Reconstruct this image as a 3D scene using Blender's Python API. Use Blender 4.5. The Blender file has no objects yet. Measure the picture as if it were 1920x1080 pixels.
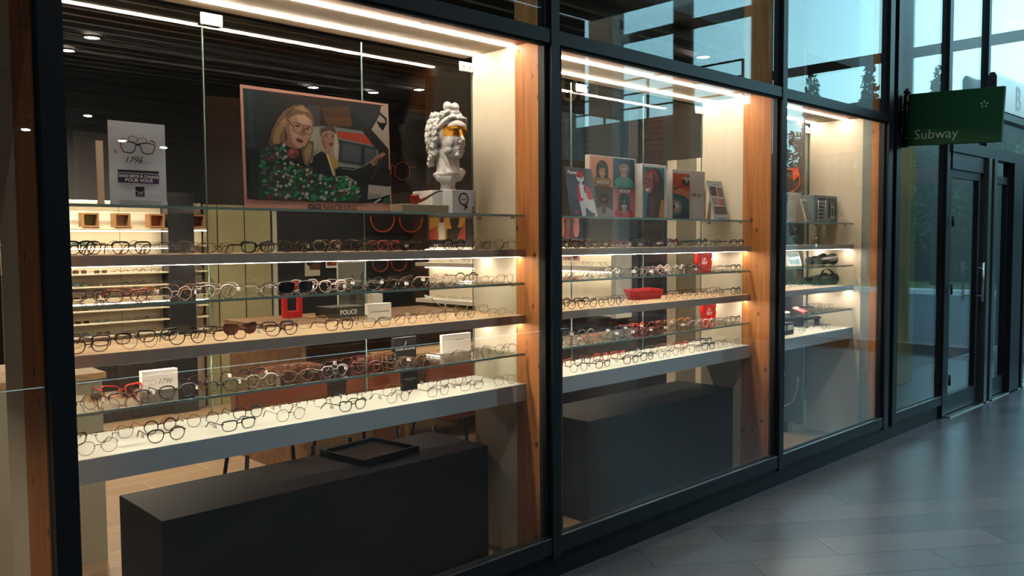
import bpy, bmesh, math, random
from mathutils import Vector, Matrix
random.seed(7)
C = bpy.context.scene.collection
SC = bpy.context.scene
PI = math.pi
R = math.radians

# ------------------------------------------------------------------ camera
cam_d = bpy.data.cameras.new('camera'); cam = bpy.data.objects.new('camera', cam_d); C.objects.link(cam)
F_PX, PAN, PITCH, ROLL = 1553.81, R(43.7483), R(-3.1589), R(-0.3776)
fw = Vector((math.sin(PAN)*math.cos(PITCH), math.cos(PAN)*math.cos(PITCH), math.sin(PITCH)))
rt = Vector((math.cos(PAN), -math.sin(PAN), 0)); up = rt.cross(fw)
r2 = rt*math.cos(ROLL)+up*math.sin(ROLL); u2 = -rt*math.sin(ROLL)+up*math.cos(ROLL)
m = Matrix.Identity(4)
for i in range(3):
    m[i][0] = r2[i]; m[i][1] = u2[i]; m[i][2] = -fw[i]
m[0][3], m[1][3], m[2][3] = 0, -2.5, 1.508
cam.matrix_world = m
cam_d.sensor_width = 36; cam_d.lens = F_PX/1920*36; cam_d.clip_start = 0.02; cam_d.clip_end = 300
SC.camera = cam

# ------------------------------------------------------------------ world: pale dusk sky
SKY = 4.5
w = bpy.data.worlds.new('dusk_sky'); SC.world = w; w.use_nodes = True
nt = w.node_tree; nt.nodes.clear()
def N(nt, t, **k):
    n = nt.nodes.new(t)
    for a, b in k.items(): setattr(n, a, b)
    return n
tc = N(nt, 'ShaderNodeTexCoord'); sx = N(nt, 'ShaderNodeSeparateXYZ'); nt.links.new(tc.outputs['Generated'], sx.inputs[0])
rp = N(nt, 'ShaderNodeValToRGB'); e = rp.color_ramp.elements
e[0].position = 0.0; e[0].color = (0.52, .84, .90, 1)
e[1].position = 0.55; e[1].color = (0.20, .48, .72, 1)
x = e.new(0.16); x.color = (0.40, .82, .95, 1)
nz = N(nt, 'ShaderNodeTexNoise'); nz.inputs['Scale'].default_value = 2.5; nz.inputs['Detail'].default_value = 3
nt.links.new(tc.outputs['Generated'], nz.inputs['Vector'])
mx = N(nt, 'ShaderNodeMix', data_type='RGBA'); mx.inputs[0].default_value = .25
nt.links.new(sx.outputs['Z'], rp.inputs[0]); nt.links.new(rp.outputs[0], mx.inputs[6])
rp2 = N(nt, 'ShaderNodeValToRGB'); rp2.color_ramp.elements[0].color = (.3, .62, .78, 1); rp2.color_ramp.elements[1].color = (.60, .93, .98, 1)
nt.links.new(nz.outputs[0], rp2.inputs[0]); nt.links.new(rp2.outputs[0], mx.inputs[7])
bg = N(nt, 'ShaderNodeBackground'); bg.inputs[1].default_value = SKY
nt.links.new(mx.outputs[2], bg.inputs[0]); ow = N(nt, 'ShaderNodeOutputWorld'); nt.links.new(bg.outputs[0], ow.inputs[0])

SC.view_settings.view_transform = 'Standard'; SC.view_settings.look = 'None'
SC.view_settings.exposure = 0.32; SC.view_settings.gamma = 1.0; SC.view_settings.use_curve_mapping = False
SC.cycles.transparent_max_bounces = 40
SC.cycles.max_bounces = 9; SC.cycles.diffuse_bounces = 3; SC.cycles.glossy_bounces = 4
SC.cycles.use_denoising = True
SC.cycles.sample_clamp_indirect = 4.0
SC.cycles.caustics_reflective = False; SC.cycles.caustics_refractive = False

LED = 60.0       # brightness of the window strip lights
SHELF_LED = 50.0
REAR = 12.0
SPOT_W = 26.0    # shop ceiling downlights (watts each)
MALL_FILL_W = 175.0   # added walkway fill lights (watts each)
WARM = (1.0, .86, .70)

# ------------------------------------------------------------------ materials
def srgb(c):
    return tuple((v/12.92 if v <= .04045 else ((v+.055)/1.055)**2.4) for v in c)
def hexc(h):
    h = h.lstrip('#'); return srgb([int(h[i:i+2], 16)/255 for i in (0, 2, 4)])
_m = {}
def mat(name, col, rough=.5, metal=0, noise=0, nscale=20, stretch=(1, 1, 1), spec=.5, bump=0, col2=None, trans=0):
    if name in _m: return _m[name]
    if isinstance(col, str): col = hexc(col)
    if isinstance(col2, str): col2 = hexc(col2)
    M = bpy.data.materials.new(name); M.use_nodes = True; nt = M.node_tree; b = nt.nodes['Principled BSDF']
    b.inputs['Base Color'].default_value = (*col, 1); b.inputs['Roughness'].default_value = rough
    b.inputs['Metallic'].default_value = metal; b.inputs['Specular IOR Level'].default_value = spec
    if trans: b.inputs['Transmission Weight'].default_value = trans
    if noise or col2 or bump:
        tc = N(nt, 'ShaderNodeTexCoord'); mp = N(nt, 'ShaderNodeMapping'); mp.inputs['Scale'].default_value = stretch
        nz = N(nt, 'ShaderNodeTexNoise'); nz.inputs['Scale'].default_value = nscale; nz.inputs['Detail'].default_value = 5
        nt.links.new(tc.outputs['Object'], mp.inputs[0]); nt.links.new(mp.outputs[0], nz.inputs[0])
        if noise or col2:
            rp = N(nt, 'ShaderNodeValToRGB'); rp.color_ramp.elements[0].position = .3; rp.color_ramp.elements[1].position = .7
            c2 = col2 or tuple(min(1, v*(1+noise)) for v in col); c1 = col if col2 else tuple(v*(1-noise) for v in col)
            rp.color_ramp.elements[0].color = (*c1, 1); rp.color_ramp.elements[1].color = (*c2, 1)
            nt.links.new(nz.outputs[0], rp.inputs[0]); nt.links.new(rp.outputs[0], b.inputs['Base Color'])
        if bump:
            bp = N(nt, 'ShaderNodeBump'); bp.inputs['Strength'].default_value = bump; bp.inputs['Distance'].default_value = .004
            nt.links.new(nz.outputs[0], bp.inputs['Height']); nt.links.new(bp.outputs[0], b.inputs['Normal'])
    _m[name] = M; return M
def emit(name, col, s):
    if name in _m: return _m[name]
    M = bpy.data.materials.new(name); M.use_nodes = True; nt = M.node_tree; nt.nodes.clear()
    e = N(nt, 'ShaderNodeEmission'); e.inputs[0].default_value = (*col, 1); e.inputs[1].default_value = s
    o = N(nt, 'ShaderNodeOutputMaterial'); nt.links.new(e.outputs[0], o.inputs[0]); _m[name] = M; return M
def glassy(name, tint, f0=.04, power=4.5, gloss=(1, 1, 1), rough=0.0):
    """thin clear sheet: straight-through transmission plus a mirror reflection that grows at grazing angles"""
    if name in _m: return _m[name]
    M = bpy.data.materials.new(name); M.use_nodes = True; nt = M.node_tree; nt.nodes.clear()
    g = N(nt, 'ShaderNodeNewGeometry'); d = N(nt, 'ShaderNodeVectorMath', operation='DOT_PRODUCT')
    nt.links.new(g.outputs['Incoming'], d.inputs[0]); nt.links.new(g.outputs['Normal'], d.inputs[1])
    a = N(nt, 'ShaderNodeMath', operation='ABSOLUTE'); nt.links.new(d.outputs['Value'], a.inputs[0])
    s = N(nt, 'ShaderNodeMath', operation='SUBTRACT'); s.inputs[0].default_value = 1; nt.links.new(a.outputs[0], s.inputs[1])
    p = N(nt, 'ShaderNodeMath', operation='POWER'); nt.links.new(s.outputs[0], p.inputs[0]); p.inputs[1].default_value = power
    q = N(nt, 'ShaderNodeMath', operation='MULTIPLY_ADD'); nt.links.new(p.outputs[0], q.inputs[0]); q.inputs[1].default_value = 1-f0; q.inputs[2].default_value = f0
    t = N(nt, 'ShaderNodeBsdfTransparent'); t.inputs[0].default_value = (*tint, 1)
    gl = N(nt, 'ShaderNodeBsdfGlossy'); gl.inputs[0].default_value = (*gloss, 1); gl.inputs['Roughness'].default_value = rough
    mx = N(nt, 'ShaderNodeMixShader'); nt.links.new(q.outputs[0], mx.inputs[0]); nt.links.new(t.outputs[0], mx.inputs[1]); nt.links.new(gl.outputs[0], mx.inputs[2])
    o = N(nt, 'ShaderNodeOutputMaterial'); nt.links.new(mx.outputs[0], o.inputs[0]); _m[name] = M; return M

def wood(name, c1, c2, knots=True, axis='z', rough=.55, ring=9.0, knotcol='#3a1c0e'):
    if name in _m: return _m[name]
    M = bpy.data.materials.new(name); M.use_nodes = True; nt = M.node_tree; b = nt.nodes['Principled BSDF']; b.inputs['Roughness'].default_value = rough
    tc = N(nt, 'ShaderNodeTexCoord'); mp = N(nt, 'ShaderNodeMapping')
    st = {'z': (1, 1, .06), 'x': (.06, 1, 1), 'y': (1, .06, 1)}[axis]; mp.inputs['Scale'].default_value = st
    nt.links.new(tc.outputs['Object'], mp.inputs[0])
    nz = N(nt, 'ShaderNodeTexNoise'); nz.inputs['Scale'].default_value = ring*4; nz.inputs['Detail'].default_value = 6; nz.inputs['Distortion'].default_value = .6
    nt.links.new(mp.outputs[0], nz.inputs[0])
    rp = N(nt, 'ShaderNodeValToRGB'); rp.color_ramp.elements[0].position = .3; rp.color_ramp.elements[1].position = .72
    rp.color_ramp.elements[0].color = (*hexc(c1), 1); rp.color_ramp.elements[1].color = (*hexc(c2), 1); nt.links.new(nz.outputs[0], rp.inputs[0])
    last = rp.outputs[0]
    if knots:
        mp2 = N(nt, 'ShaderNodeMapping'); mp2.inputs['Scale'].default_value = {'z': (12, 12, 8), 'x': (8, 12, 12), 'y': (12, 8, 12)}[axis]
        nt.links.new(tc.outputs['Object'], mp2.inputs[0])
        vo = N(nt, 'ShaderNodeTexVoronoi'); vo.inputs['Scale'].default_value = 1.0; nt.links.new(mp2.outputs[0], vo.inputs[0])
        kr = N(nt, 'ShaderNodeValToRGB'); kr.color_ramp.elements[0].position = .05; kr.color_ramp.elements[0].color = (1, 1, 1, 1)
        kr.color_ramp.elements[1].position = .17; kr.color_ramp.elements[1].color = (0, 0, 0, 1); nt.links.new(vo.outputs['Distance'], kr.inputs[0])
        mx = N(nt, 'ShaderNodeMix', data_type='RGBA'); nt.links.new(kr.outputs[0], mx.inputs[0]); nt.links.new(last, mx.inputs[6]); mx.inputs[7].default_value = (*hexc(knotcol), 1)
        last = mx.outputs[2]
    nt.links.new(last, b.inputs['Base Color']); _m[name] = M; return M

M_frame = mat('dark blue powder-coated metal', (.012, .016, .022), .45, .1, noise=.1, spec=.35)
M_black = mat('black rubber seal', (.006, .007, .009), .6)
M_plinth = mat('dark plinth metal', (.010, .013, .017), .5, .1, spec=.3)
M_glass = glassy('shop window glass', (.985, .99, .985), .045, 5.0)
M_glassb = glassy('rear glass screen', (.975, .985, .97), .04, 4.5)
M_shelfg = glassy('shelf glass', (.93, .975, .95), .06, 4.2)
M_edge = mat('green glass edge', (.36, .52, .45), .15, 0, spec=.8)
M_lens = glassy('clear lens', (.985, .985, .985), .03, 4.5)
M_cream = mat('cream laminate', '#e9ddc4', .55, noise=.03, nscale=6, stretch=(8, 8, .6))
M_pine = wood('knotty pine', '#a9642f', '#cf8c4c', True, 'z')
M_pinex = wood('pine lintel', '#9c5c30', '#bd7a48', True, 'x')
M_pineo = wood('glulam column', '#7d5236', '#9a6a48', True, 'z')
M_pineh = wood('glulam beam', '#6d4a38', '#86604a', False, 'y')
M_oak = wood('light oak shelf top', '#cda27a', '#e6c6a0', False, 'x', ring=5)
M_grey = mat('taupe laminate edge', '#c9baab', .45, noise=.06)
M_whites = mat('white laminate', '#e7e2d6', .5)
M_bluew = mat('grey-blue painted edge', '#d0e0e9', .55)
M_char = mat('charcoal laminate', '#1f1e1e', .5, noise=.12, nscale=14, spec=.3)
M_darkw = mat('dark grey wall paint', '#34302d', .7, noise=.08)
M_dark2 = mat('near black wall paint', '#1d1c1b', .7)
M_steel = mat('brushed steel', (.62, .62, .60), .25, 1)
M_blackm = mat('black metal', (.012, .012, .013), .35, .6)
M_white = mat('white card', '#eeeae2', .6)
M_led = emit('warm white led', WARM, LED)
M_led2 = emit('shelf led', WARM, SHELF_LED)
M_led3 = emit('rear shelf led', WARM, REAR)

# ------------------------------------------------------------------ mesh helpers
def bm_box(bm, x0, x1, y0, y1, z0, z1, mi=0):
    vs = [bm.verts.new((x, y, z)) for z in (z0, z1) for y in (y0, y1) for x in (x0, x1)]
    for f in ((0, 2, 3, 1), (4, 5, 7, 6), (0, 1, 5, 4), (2, 6, 7, 3), (0, 4, 6, 2), (1, 3, 7, 5)):
        fc = bm.faces.new([vs[i] for i in f]); fc.material_index = mi
    return vs
def bm_tube(bm, pts, rad, n=6, closed=False, mi=0, cap=True):
    pts = [Vector(p) for p in pts]; k = len(pts)
    if not isinstance(rad, list): rad = [rad]*k
    rings = []; ref = None
    for i, p in enumerate(pts):
        a = pts[(i-1) % k] if (closed or i > 0) else p; b = pts[(i+1) % k] if (closed or i < k-1) else p
        t = (b-a).normalized() if (b-a).length > 1e-9 else Vector((0, 0, 1))
        if ref is None:
            ref = t.orthogonal().normalized()
        ref = (ref - t*ref.dot(t)); ref = ref.normalized() if ref.length > 1e-6 else t.orthogonal().normalized()
        bi = t.cross(ref); r = rad[i]; rr = r if isinstance(r, tuple) else (r, r)
        rings.append([bm.verts.new(p + ref*math.cos(2*PI*j/n)*rr[0] + bi*math.sin(2*PI*j/n)*rr[1]) for j in range(n)])
    for i in range(k if closed else k-1):
        A, B = rings[i], rings[(i+1) % k]
        sh = 0
        if closed and i == k-1:
            sh = min(range(n), key=lambda s: sum((A[j].co-B[(j+s) % n].co).length for j in range(n)))
        for j in range(n):
            f = bm.faces.new((A[j], A[(j+1) % n], B[(j+1+sh) % n], B[(j+sh) % n])); f.material_index = mi; f.smooth = True
    if cap and not closed:
        for rg in (rings[0], rings[-1]):
            try: bm.faces.new(rg).material_index = mi
            except Exception: pass
def bm_ell(bm, c, r, seg=12, ring=8, rot=None, mi=0):
    mt = Matrix.Translation(c) @ (rot.to_4x4() if rot else Matrix.Identity(4)) @ Matrix.Diagonal((*r, 1))
    res = bmesh.ops.create_uvsphere(bm, u_segments=seg, v_segments=ring, radius=1, matrix=mt)
    for v in res['verts']:
        for f in v.link_faces: f.smooth = True; f.material_index = mi
def bm_cyl(bm, c, r, h, seg=20, axis='z', r2=None, mi=0):
    rot = {'z': Matrix.Identity(4), 'x': Matrix.Rotation(PI/2, 4, 'Y'), 'y': Matrix.Rotation(-PI/2, 4, 'X')}[axis]
    res = bmesh.ops.create_cone(bm, cap_ends=True, segments=seg, radius1=r, radius2=r if r2 is None else r2, depth=h, matrix=Matrix.Translation(c) @ rot)
    for v in res['verts']:
        for f in v.link_faces:
            f.material_index = mi
            if len(f.verts) == 4: f.smooth = True
def bm_poly(bm, pts, thick_dir, mi=0):
    a = [bm.verts.new(p) for p in pts]; b = [bm.verts.new(Vector(p)+Vector(thick_dir)) for p in pts]; n = len(a)
    bm.faces.new(a).material_index = mi; bm.faces.new(b[::-1]).material_index = mi
    for i in range(n): bm.faces.new((a[i], b[i], b[(i+1) % n], a[(i+1) % n])).material_index = mi
def obj(name, bm, m=None, parent=None, loc=None, bevel=0, keep=False):
    if not isinstance(bm, bpy.types.Mesh):
        bmesh.ops.recalc_face_normals(bm, faces=bm.faces) if not keep else None
        me = bpy.data.meshes.new(name); bm.to_mesh(me); bm.free()
    else: me = bm
    if m is not None and not me.materials:
        for q in (m if isinstance(m, (list, tuple)) else [m]): me.materials.append(q)
    o = bpy.data.objects.new(name, me); C.objects.link(o)
    if parent: o.parent = parent
    if loc: o.location = loc
    if bevel:
        b = o.modifiers.new('bevel', 'BEVEL'); b.width = bevel; b.segments = 2; b.limit_method = 'ANGLE'
    return o
def box(name, x0, x1, y0, y1, z0, z1, m, parent=None, bevel=0):
    bm = bmesh.new(); bm_box(bm, x0, x1, y0, y1, z0, z1)
    return obj(name, bm, m, parent, bevel=bevel)
def cbox(name, sx, sy, sz, m, parent=None, loc=(0, 0, 0), bevel=0):
    bm = bmesh.new(); bm_box(bm, -sx/2, sx/2, -sy/2, sy/2, 0, sz)
    return obj(name, bm, m, parent, loc, bevel)
def empty(name, loc=(0, 0, 0), rz=0):
    o = bpy.data.objects.new(name, None); C.objects.link(o); o.location = loc; o.rotation_euler = (0, 0, rz); o.empty_display_size = .05
    return o
def tag(o, label, cat, group=None, kind=None):
    if not 4 <= len(label.split()) <= 16: print('BADLABEL', len(label.split()), label)
    o['label'] = label; o['category'] = cat
    if group: o['group'] = group
    if kind: o['kind'] = kind
    return o
def struct(o): o['kind'] = 'structure'; return o
_fc = {}
def text_mesh(s, size, depth=.0006, align='CENTER', shear=0, bold=0, spacing=1.0):
    cu = bpy.data.curves.new('lettering', 'FONT'); cu.body = s; cu.size = size; cu.align_x = align; cu.extrude = depth; cu.shear = shear; cu.offset = bold; cu.space_character = spacing; cu.resolution_u = 3
    o = bpy.data.objects.new('lettering', cu); C.objects.link(o)
    dg = bpy.context.evaluated_depsgraph_get(); me = bpy.data.meshes.new_from_object(o.evaluated_get(dg))
    bpy.data.objects.remove(o); return me
def lettering(s, size, m, parent, loc, rot=(PI/2, 0, 0), **k):
    me = text_mesh(s, size, **k); me.materials.clear(); me.materials.append(m)
    o = bpy.data.objects.new('lettering', me); C.objects.link(o); o.parent = parent; o.location = loc; o.rotation_euler = rot
    return o
# flat printed picture: base sheet + stacked ink shapes, u to the right, v up, face towards -Y
def ell(cx, cy, rx, ry, col, n=20, a0=0, a1=360, rot=0):
    pts = []
    for i in range(n):
        t = R(a0+(a1-a0)*i/(n if a1-a0 == 360 else n-1)); px, py = rx*math.cos(t), ry*math.sin(t)
        c, s = math.cos(R(rot)), math.sin(R(rot)); pts.append((cx+px*c-py*s, cy+px*s+py*c))
    return (pts, col)
def P(col, *pts): return (list(pts), col)
def ring(cx, cy, rx, ry, t, col, n=20):
    out = []
    for i in range(n):
        a, b = 2*PI*i/n, 2*PI*(i+1)/n
        out.append(([(cx+rx*math.cos(a), cy+ry*math.sin(a)), (cx+rx*math.cos(b), cy+ry*math.sin(b)), (cx+(rx-t)*math.cos(b), cy+(ry-t*ry/rx)*math.sin(b)), (cx+(rx-t)*math.cos(a), cy+(ry-t*ry/rx)*math.sin(a))], col))
    return out
def picture(name, w, h, layers, parent, loc, base='#ffffff', thick=.003, rough=.5, rot=(0, 0, 0)):
    bm = bmesh.new(); bm_box(bm, -w/2, w/2, 0, thick, 0, h)
    cols = [base]; k = 0; flat = []
    for L in layers:
        if isinstance(L, list): flat += [(q, len(flat)) for q in L] if False else [(q, 'g') for q in L]; flat.append(None)
        else: flat.append((L, 's')); flat.append(None)
    lev = 1
    for it in flat:
        if it is None: lev += 1; continue
        (pts, col), _ = it
        if col not in cols: cols.append(col)
        pts = [(min(1, max(0, u)), min(1, max(0, v))) for u, v in pts]
        cl = []
        for q in pts:
            if not cl or (abs(q[0]-cl[-1][0])+abs(q[1]-cl[-1][1])) > 1e-5: cl.append(q)
        if len(cl) < 3: continue
        vs = [bm.verts.new(((u-.5)*w, -lev*.00004, v*h)) for u, v in cl]
        try: f = bm.faces.new(vs); f.material_index = cols.index(col)
        except Exception: pass
    ms = [mat('ink '+c, c, rough) for c in cols]
    o = obj(name, bm, ms, parent, loc, keep=True); o.rotation_euler = rot; return o

# ================================================================== STRUCTURE
# ---- outside pavement: rectangular stone slabs laid at 35 degrees
def paving_mat():
    M = bpy.data.materials.new('grey stone paving'); M.use_nodes = True; nt = M.node_tree; b = nt.nodes['Principled BSDF']
    tc = N(nt, 'ShaderNodeTexCoord'); mp = N(nt, 'ShaderNodeMapping'); mp.inputs['Rotation'].default_value = (0, 0, R(35.4)); mp.inputs['Location'].default_value = (.12, .03, 0)
    nt.links.new(tc.outputs['Object'], mp.inputs[0])
    br = N(nt, 'ShaderNodeTexBrick'); br.offset = .5; br.inputs['Scale'].default_value = 1; br.inputs['Brick Width'].default_value = .92; br.inputs['Row Height'].default_value = .232
    br.inputs['Mortar Size'].default_value = .0034; br.inputs['Mortar Smooth'].default_value = .2; br.inputs['Bias'].default_value = 0
    br.inputs['Color1'].default_value = (.060, .067, .078, 1); br.inputs['Color2'].default_value = (.095, .101, .112, 1); br.inputs['Mortar'].default_value = (.012, .012, .015, 1)
    nt.links.new(mp.outputs[0], br.inputs[0])
    n1 = N(nt, 'ShaderNodeTexNoise'); n1.inputs['Scale'].default_value = 45; n1.inputs['Detail'].default_value = 2; n1.inputs['Roughness'].default_value = .5; nt.links.new(tc.outputs['Object'], n1.inputs[0])
    n2 = N(nt, 'ShaderNodeTexNoise'); n2.inputs['Scale'].default_value = 3.0; n2.inputs['Detail'].default_value = 4; nt.links.new(tc.outputs['Object'], n2.inputs[0])
    ad = N(nt, 'ShaderNodeMath', operation='ADD'); nt.links.new(n1.outputs[0], ad.inputs[0]); nt.links.new(n2.outputs[0], ad.inputs[1])
    mr = N(nt, 'ShaderNodeMapRange'); mr.inputs[1].default_value = .6; mr.inputs[2].default_value = 1.4; mr.inputs[3].default_value = .85; mr.inputs[4].default_value = 1.18; nt.links.new(ad.outputs[0], mr.inputs[0])
    vo = N(nt, 'ShaderNodeTexNoise'); vo.inputs['Scale'].default_value = 170; vo.inputs['Detail'].default_value = 1; nt.links.new(tc.outputs['Object'], vo.inputs[0])
    vr = N(nt, 'ShaderNodeMapRange'); vr.inputs[1].default_value = .58; vr.inputs[2].default_value = .72; vr.inputs[3].default_value = 1.0; vr.inputs[4].default_value = 2.2; nt.links.new(vo.outputs[0], vr.inputs[0])
    m1 = N(nt, 'ShaderNodeMath', operation='MULTIPLY'); nt.links.new(mr.outputs[0], m1.inputs[0]); nt.links.new(vr.outputs[0], m1.inputs[1])
    vm = N(nt, 'ShaderNodeVectorMath', operation='SCALE'); nt.links.new(br.outputs[0], vm.inputs[0]); nt.links.new(m1.outputs[0], vm.inputs['Scale'])
    nt.links.new(vm.outputs[0], b.inputs['Base Color'])
    rr = N(nt, 'ShaderNodeMapRange'); rr.inputs[1].default_value = .3; rr.inputs[2].default_value = .7; rr.inputs[3].default_value = .27; rr.inputs[4].default_value = .30; nt.links.new(n2.outputs[0], rr.inputs[0]); b.inputs['Roughness'].default_value = .28
    bp = N(nt, 'ShaderNodeBump'); bp.inputs['Strength'].default_value = .12; bp.inputs['Distance'].default_value = .002; nt.links.new(n1.outputs[0], bp.inputs['Height']); return M
struct(box('floor', -6, 11.45, -7.2, .03, -.12, 0, paving_mat()))
def plank_mat():
    M = bpy.data.materials.new('oak plank floor'); M.use_nodes = True; nt = M.node_tree; b = nt.nodes['Principled BSDF']; b.inputs['Roughness'].default_value = .45
    tc = N(nt, 'ShaderNodeTexCoord'); br = N(nt, 'ShaderNodeTexBrick'); br.offset = .37; br.inputs['Scale'].default_value = 1; br.inputs['Brick Width'].default_value = 1.15; br.inputs['Row Height'].default_value = .19; br.inputs['Mortar Size'].default_value = .003
    br.inputs['Color1'].default_value = (.36, .235, .125, 1); br.inputs['Color2'].default_value = (.27, .17, .09, 1); br.inputs['Mortar'].default_value = (.48, .36, .22, 1); nt.links.new(tc.outputs['Object'], br.inputs[0])
    mp = N(nt, 'ShaderNodeMapping'); mp.inputs['Scale'].default_value = (1.5, 18, 1); nt.links.new(tc.outputs['Object'], mp.inputs[0]); nz = N(nt, 'ShaderNodeTexNoise'); nz.inputs['Scale'].default_value = 2; nz.inputs['Detail'].default_value = 6; nt.links.new(mp.outputs[0], nz.inputs[0])
    mr = N(nt, 'ShaderNodeMapRange'); mr.inputs[3].default_value = .6; mr.inputs[4].default_value = 1.35; nt.links.new(nz.outputs[0], mr.inputs[0])
    vm = N(nt, 'ShaderNodeVectorMath', operation='SCALE'); nt.links.new(br.outputs[0], vm.inputs[0]); nt.links.new(mr.outputs[0], vm.inputs['Scale']); nt.links.new(vm.outputs[0], b.inputs['Base Color'])
    return M
struct(box('floor', -1.5, 7.3, .031, 5.05, -.12, .012, plank_mat()))

# ---- frame members of the shop front
# (x0, x1) of each post; glazing y = 0 .. 0.06
POSTS = [(.640, .700), (2.627, 2.678), (4.633, 4.685), (6.185, 6.262), (6.335, 6.412), (7.375, 7.45)]
for i, (a, b) in enumerate(POSTS):
    bm = bmesh.new(); bm_box(bm, a, b, -.012, .05, .0 if i > 4 else .10, 4.3)
    if i: bm_box(bm, a-.022, a, .012, .05, .10, 4.3, 1)
    bm_box(bm, b, b+.010, .016, .05, .10, 4.3, 1)
    struct(obj('trim_%d' % (i+1), bm, [M_frame, M_black]))
struct(box('trim_7', 6.262, 6.335, .03, .06, 0, 4.3, M_black))
BAYS = [(-1.4, .640), (.700, 2.627), (2.678, 4.633), (4.685, 6.185), (6.412, 7.375)]
Z_R0, Z_R1 = 2.363, 2.422
for i, (a, b) in enumerate(BAYS):
    w = struct(empty('window_%d' % (i+1), (a, 0, 0)))
    L = b-a; za = 2.363 if i < 4 else 2.35
    bm = bmesh.new()
    bm_box(bm, 0, L, -.008, .05, .118, .190); bm_box(bm, 0, L, -.008, .05, Z_R0, Z_R1)
    obj('frame', bm, M_frame, w)
    bm = bmesh.new(); bm_box(bm, 0, L, .010, .018, .190, .197); bm_box(bm, 0, L, .006, .03, Z_R0-.010, Z_R0); obj('gasket', bm, M_black, w)
    bm = bmesh.new(); bm_box(bm, 0, L, -.006, .009, .190, .1935); obj('glazing_bead', bm, M_steel, w)
    box('pane', 0, L, .020, .030, .190, Z_R0, M_glass, w)
    box('upper_pane', 0, L, .020, .030, Z_R1, 4.3, M_glass, w)
struct(box('baseboard_front', -1.4, 7.375, .012, .05, 0, .118, M_plinth))
struct(box('trim_8', -1.4, 11.4, -.02, .07, 4.3, 4.45, M_frame))
struct(box('baseboard_sill', -1.4, 6.2, .055, .24, .012, .05, mat('pale sill board', '#a98a6c', .5, noise=.08)))

# ---- display boxes behind the glass
Z_C = 2.415
SIDE = [.665, 2.708, 4.712, 6.2]
for i, X in enumerate(SIDE):
    t = .05
    ya, yb = (.380, .056) if i == 0 else (.300, .105) if i < 3 else (.184, .056)
    struct(box('wall_side', X, X+t, ya, .60, .012, Z_C, M_cream))
    if i == 3: struct(box('trim_40', X-.0008, X+t, .116, .1838, .012, Z_C, mat('grey green strip', '#8a9088', .6)))  # grey green strip between the cream wall and the wood
    struct(box('trim_%d' % (9+i), X-.001, X+t+.001, yb, .3795 if i == 0 else .2995 if i < 3 else .1155, .012, 4.2, M_pine))
    if 0 < i < 3: struct(box('trim_%d' % (13+i), X-.0005, X+t+.0005, .052, .104, .012, Z_C, mat('dark column seam', '#2a1d17', .7)))
DISP = [(-1.4, .665), (.715, 2.708), (2.758, 4.712), (4.762, 6.2)]
for i, (a, b) in enumerate(DISP):
    struct(box('ceiling', a, b, .285, .66, Z_C, Z_C+.018, mat('beige soffit', '#e6d6b8', .6, noise=.03)))
    struct(box('trim_%d' % (17+i), a, b, .055, .2845, Z_C, Z_C+.014, M_pinex))
    for yy in (.30, .548) if i else ():
        o = box('led_strip_light', a+.004, b-.002, yy, yy+.016, Z_C-.006, Z_C-.0005, M_led)
        tag(o, 'LED strip on the %s edge of the soffit, %s' % ('front' if yy < .4 else 'rear', ['over the far left window end', 'left display window', 'middle display window', 'right display window'][i]), 'light', 'soffit light strips')

# ---- rear glass screen, pane by pane
JOINTS = [(.72, 1.3585), (1.3595, 2.0695), (2.0705, 2.706), (2.76, 3.4315), (3.4325, 4.0815), (4.0825, 4.71), (4.764, 5.4415), (5.4425, 6.198)]
for i, (a, b) in enumerate(JOINTS):
    w = struct(empty('window_%d' % (6+i), (a, .602, .85)))
    box('pane', .0012, b-a-.0012, 0, .008, 0, Z_C-.88, M_glassb, w); box('polished_edge', b-a-.0012, b-a, 0, .008, 0, Z_C-.88, M_edge, w); box('polished_edge', 0, .0012, 0, .008, 0, Z_C-.88, M_edge, w)
nb = 0
for X, lab in ((1.39, 'left window above the small white notice'), (2.66, 'left window by its right cream wall'), (3.50, 'middle window above the four-portrait poster'), (4.66, 'middle window by its right cream wall'), (6.15, 'right window by its cream wall')):
    t = tag(empty('glass_clamp', (X, .59, 2.335)), 'square white glass clamp at the top of the '+lab, 'clamp', 'glass clamps')
    cbox('plate', .085, .01, .045, mat('white clamp plastic', '#efe9d8', .4), t, (0, 0, 0), .003)
    for s in (-.02, .02):
        bm = bmesh.new(); bm_cyl(bm, (s, -.006, .022), .006, .004, 12, 'y'); obj('screw', bm, M_steel, t)

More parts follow.
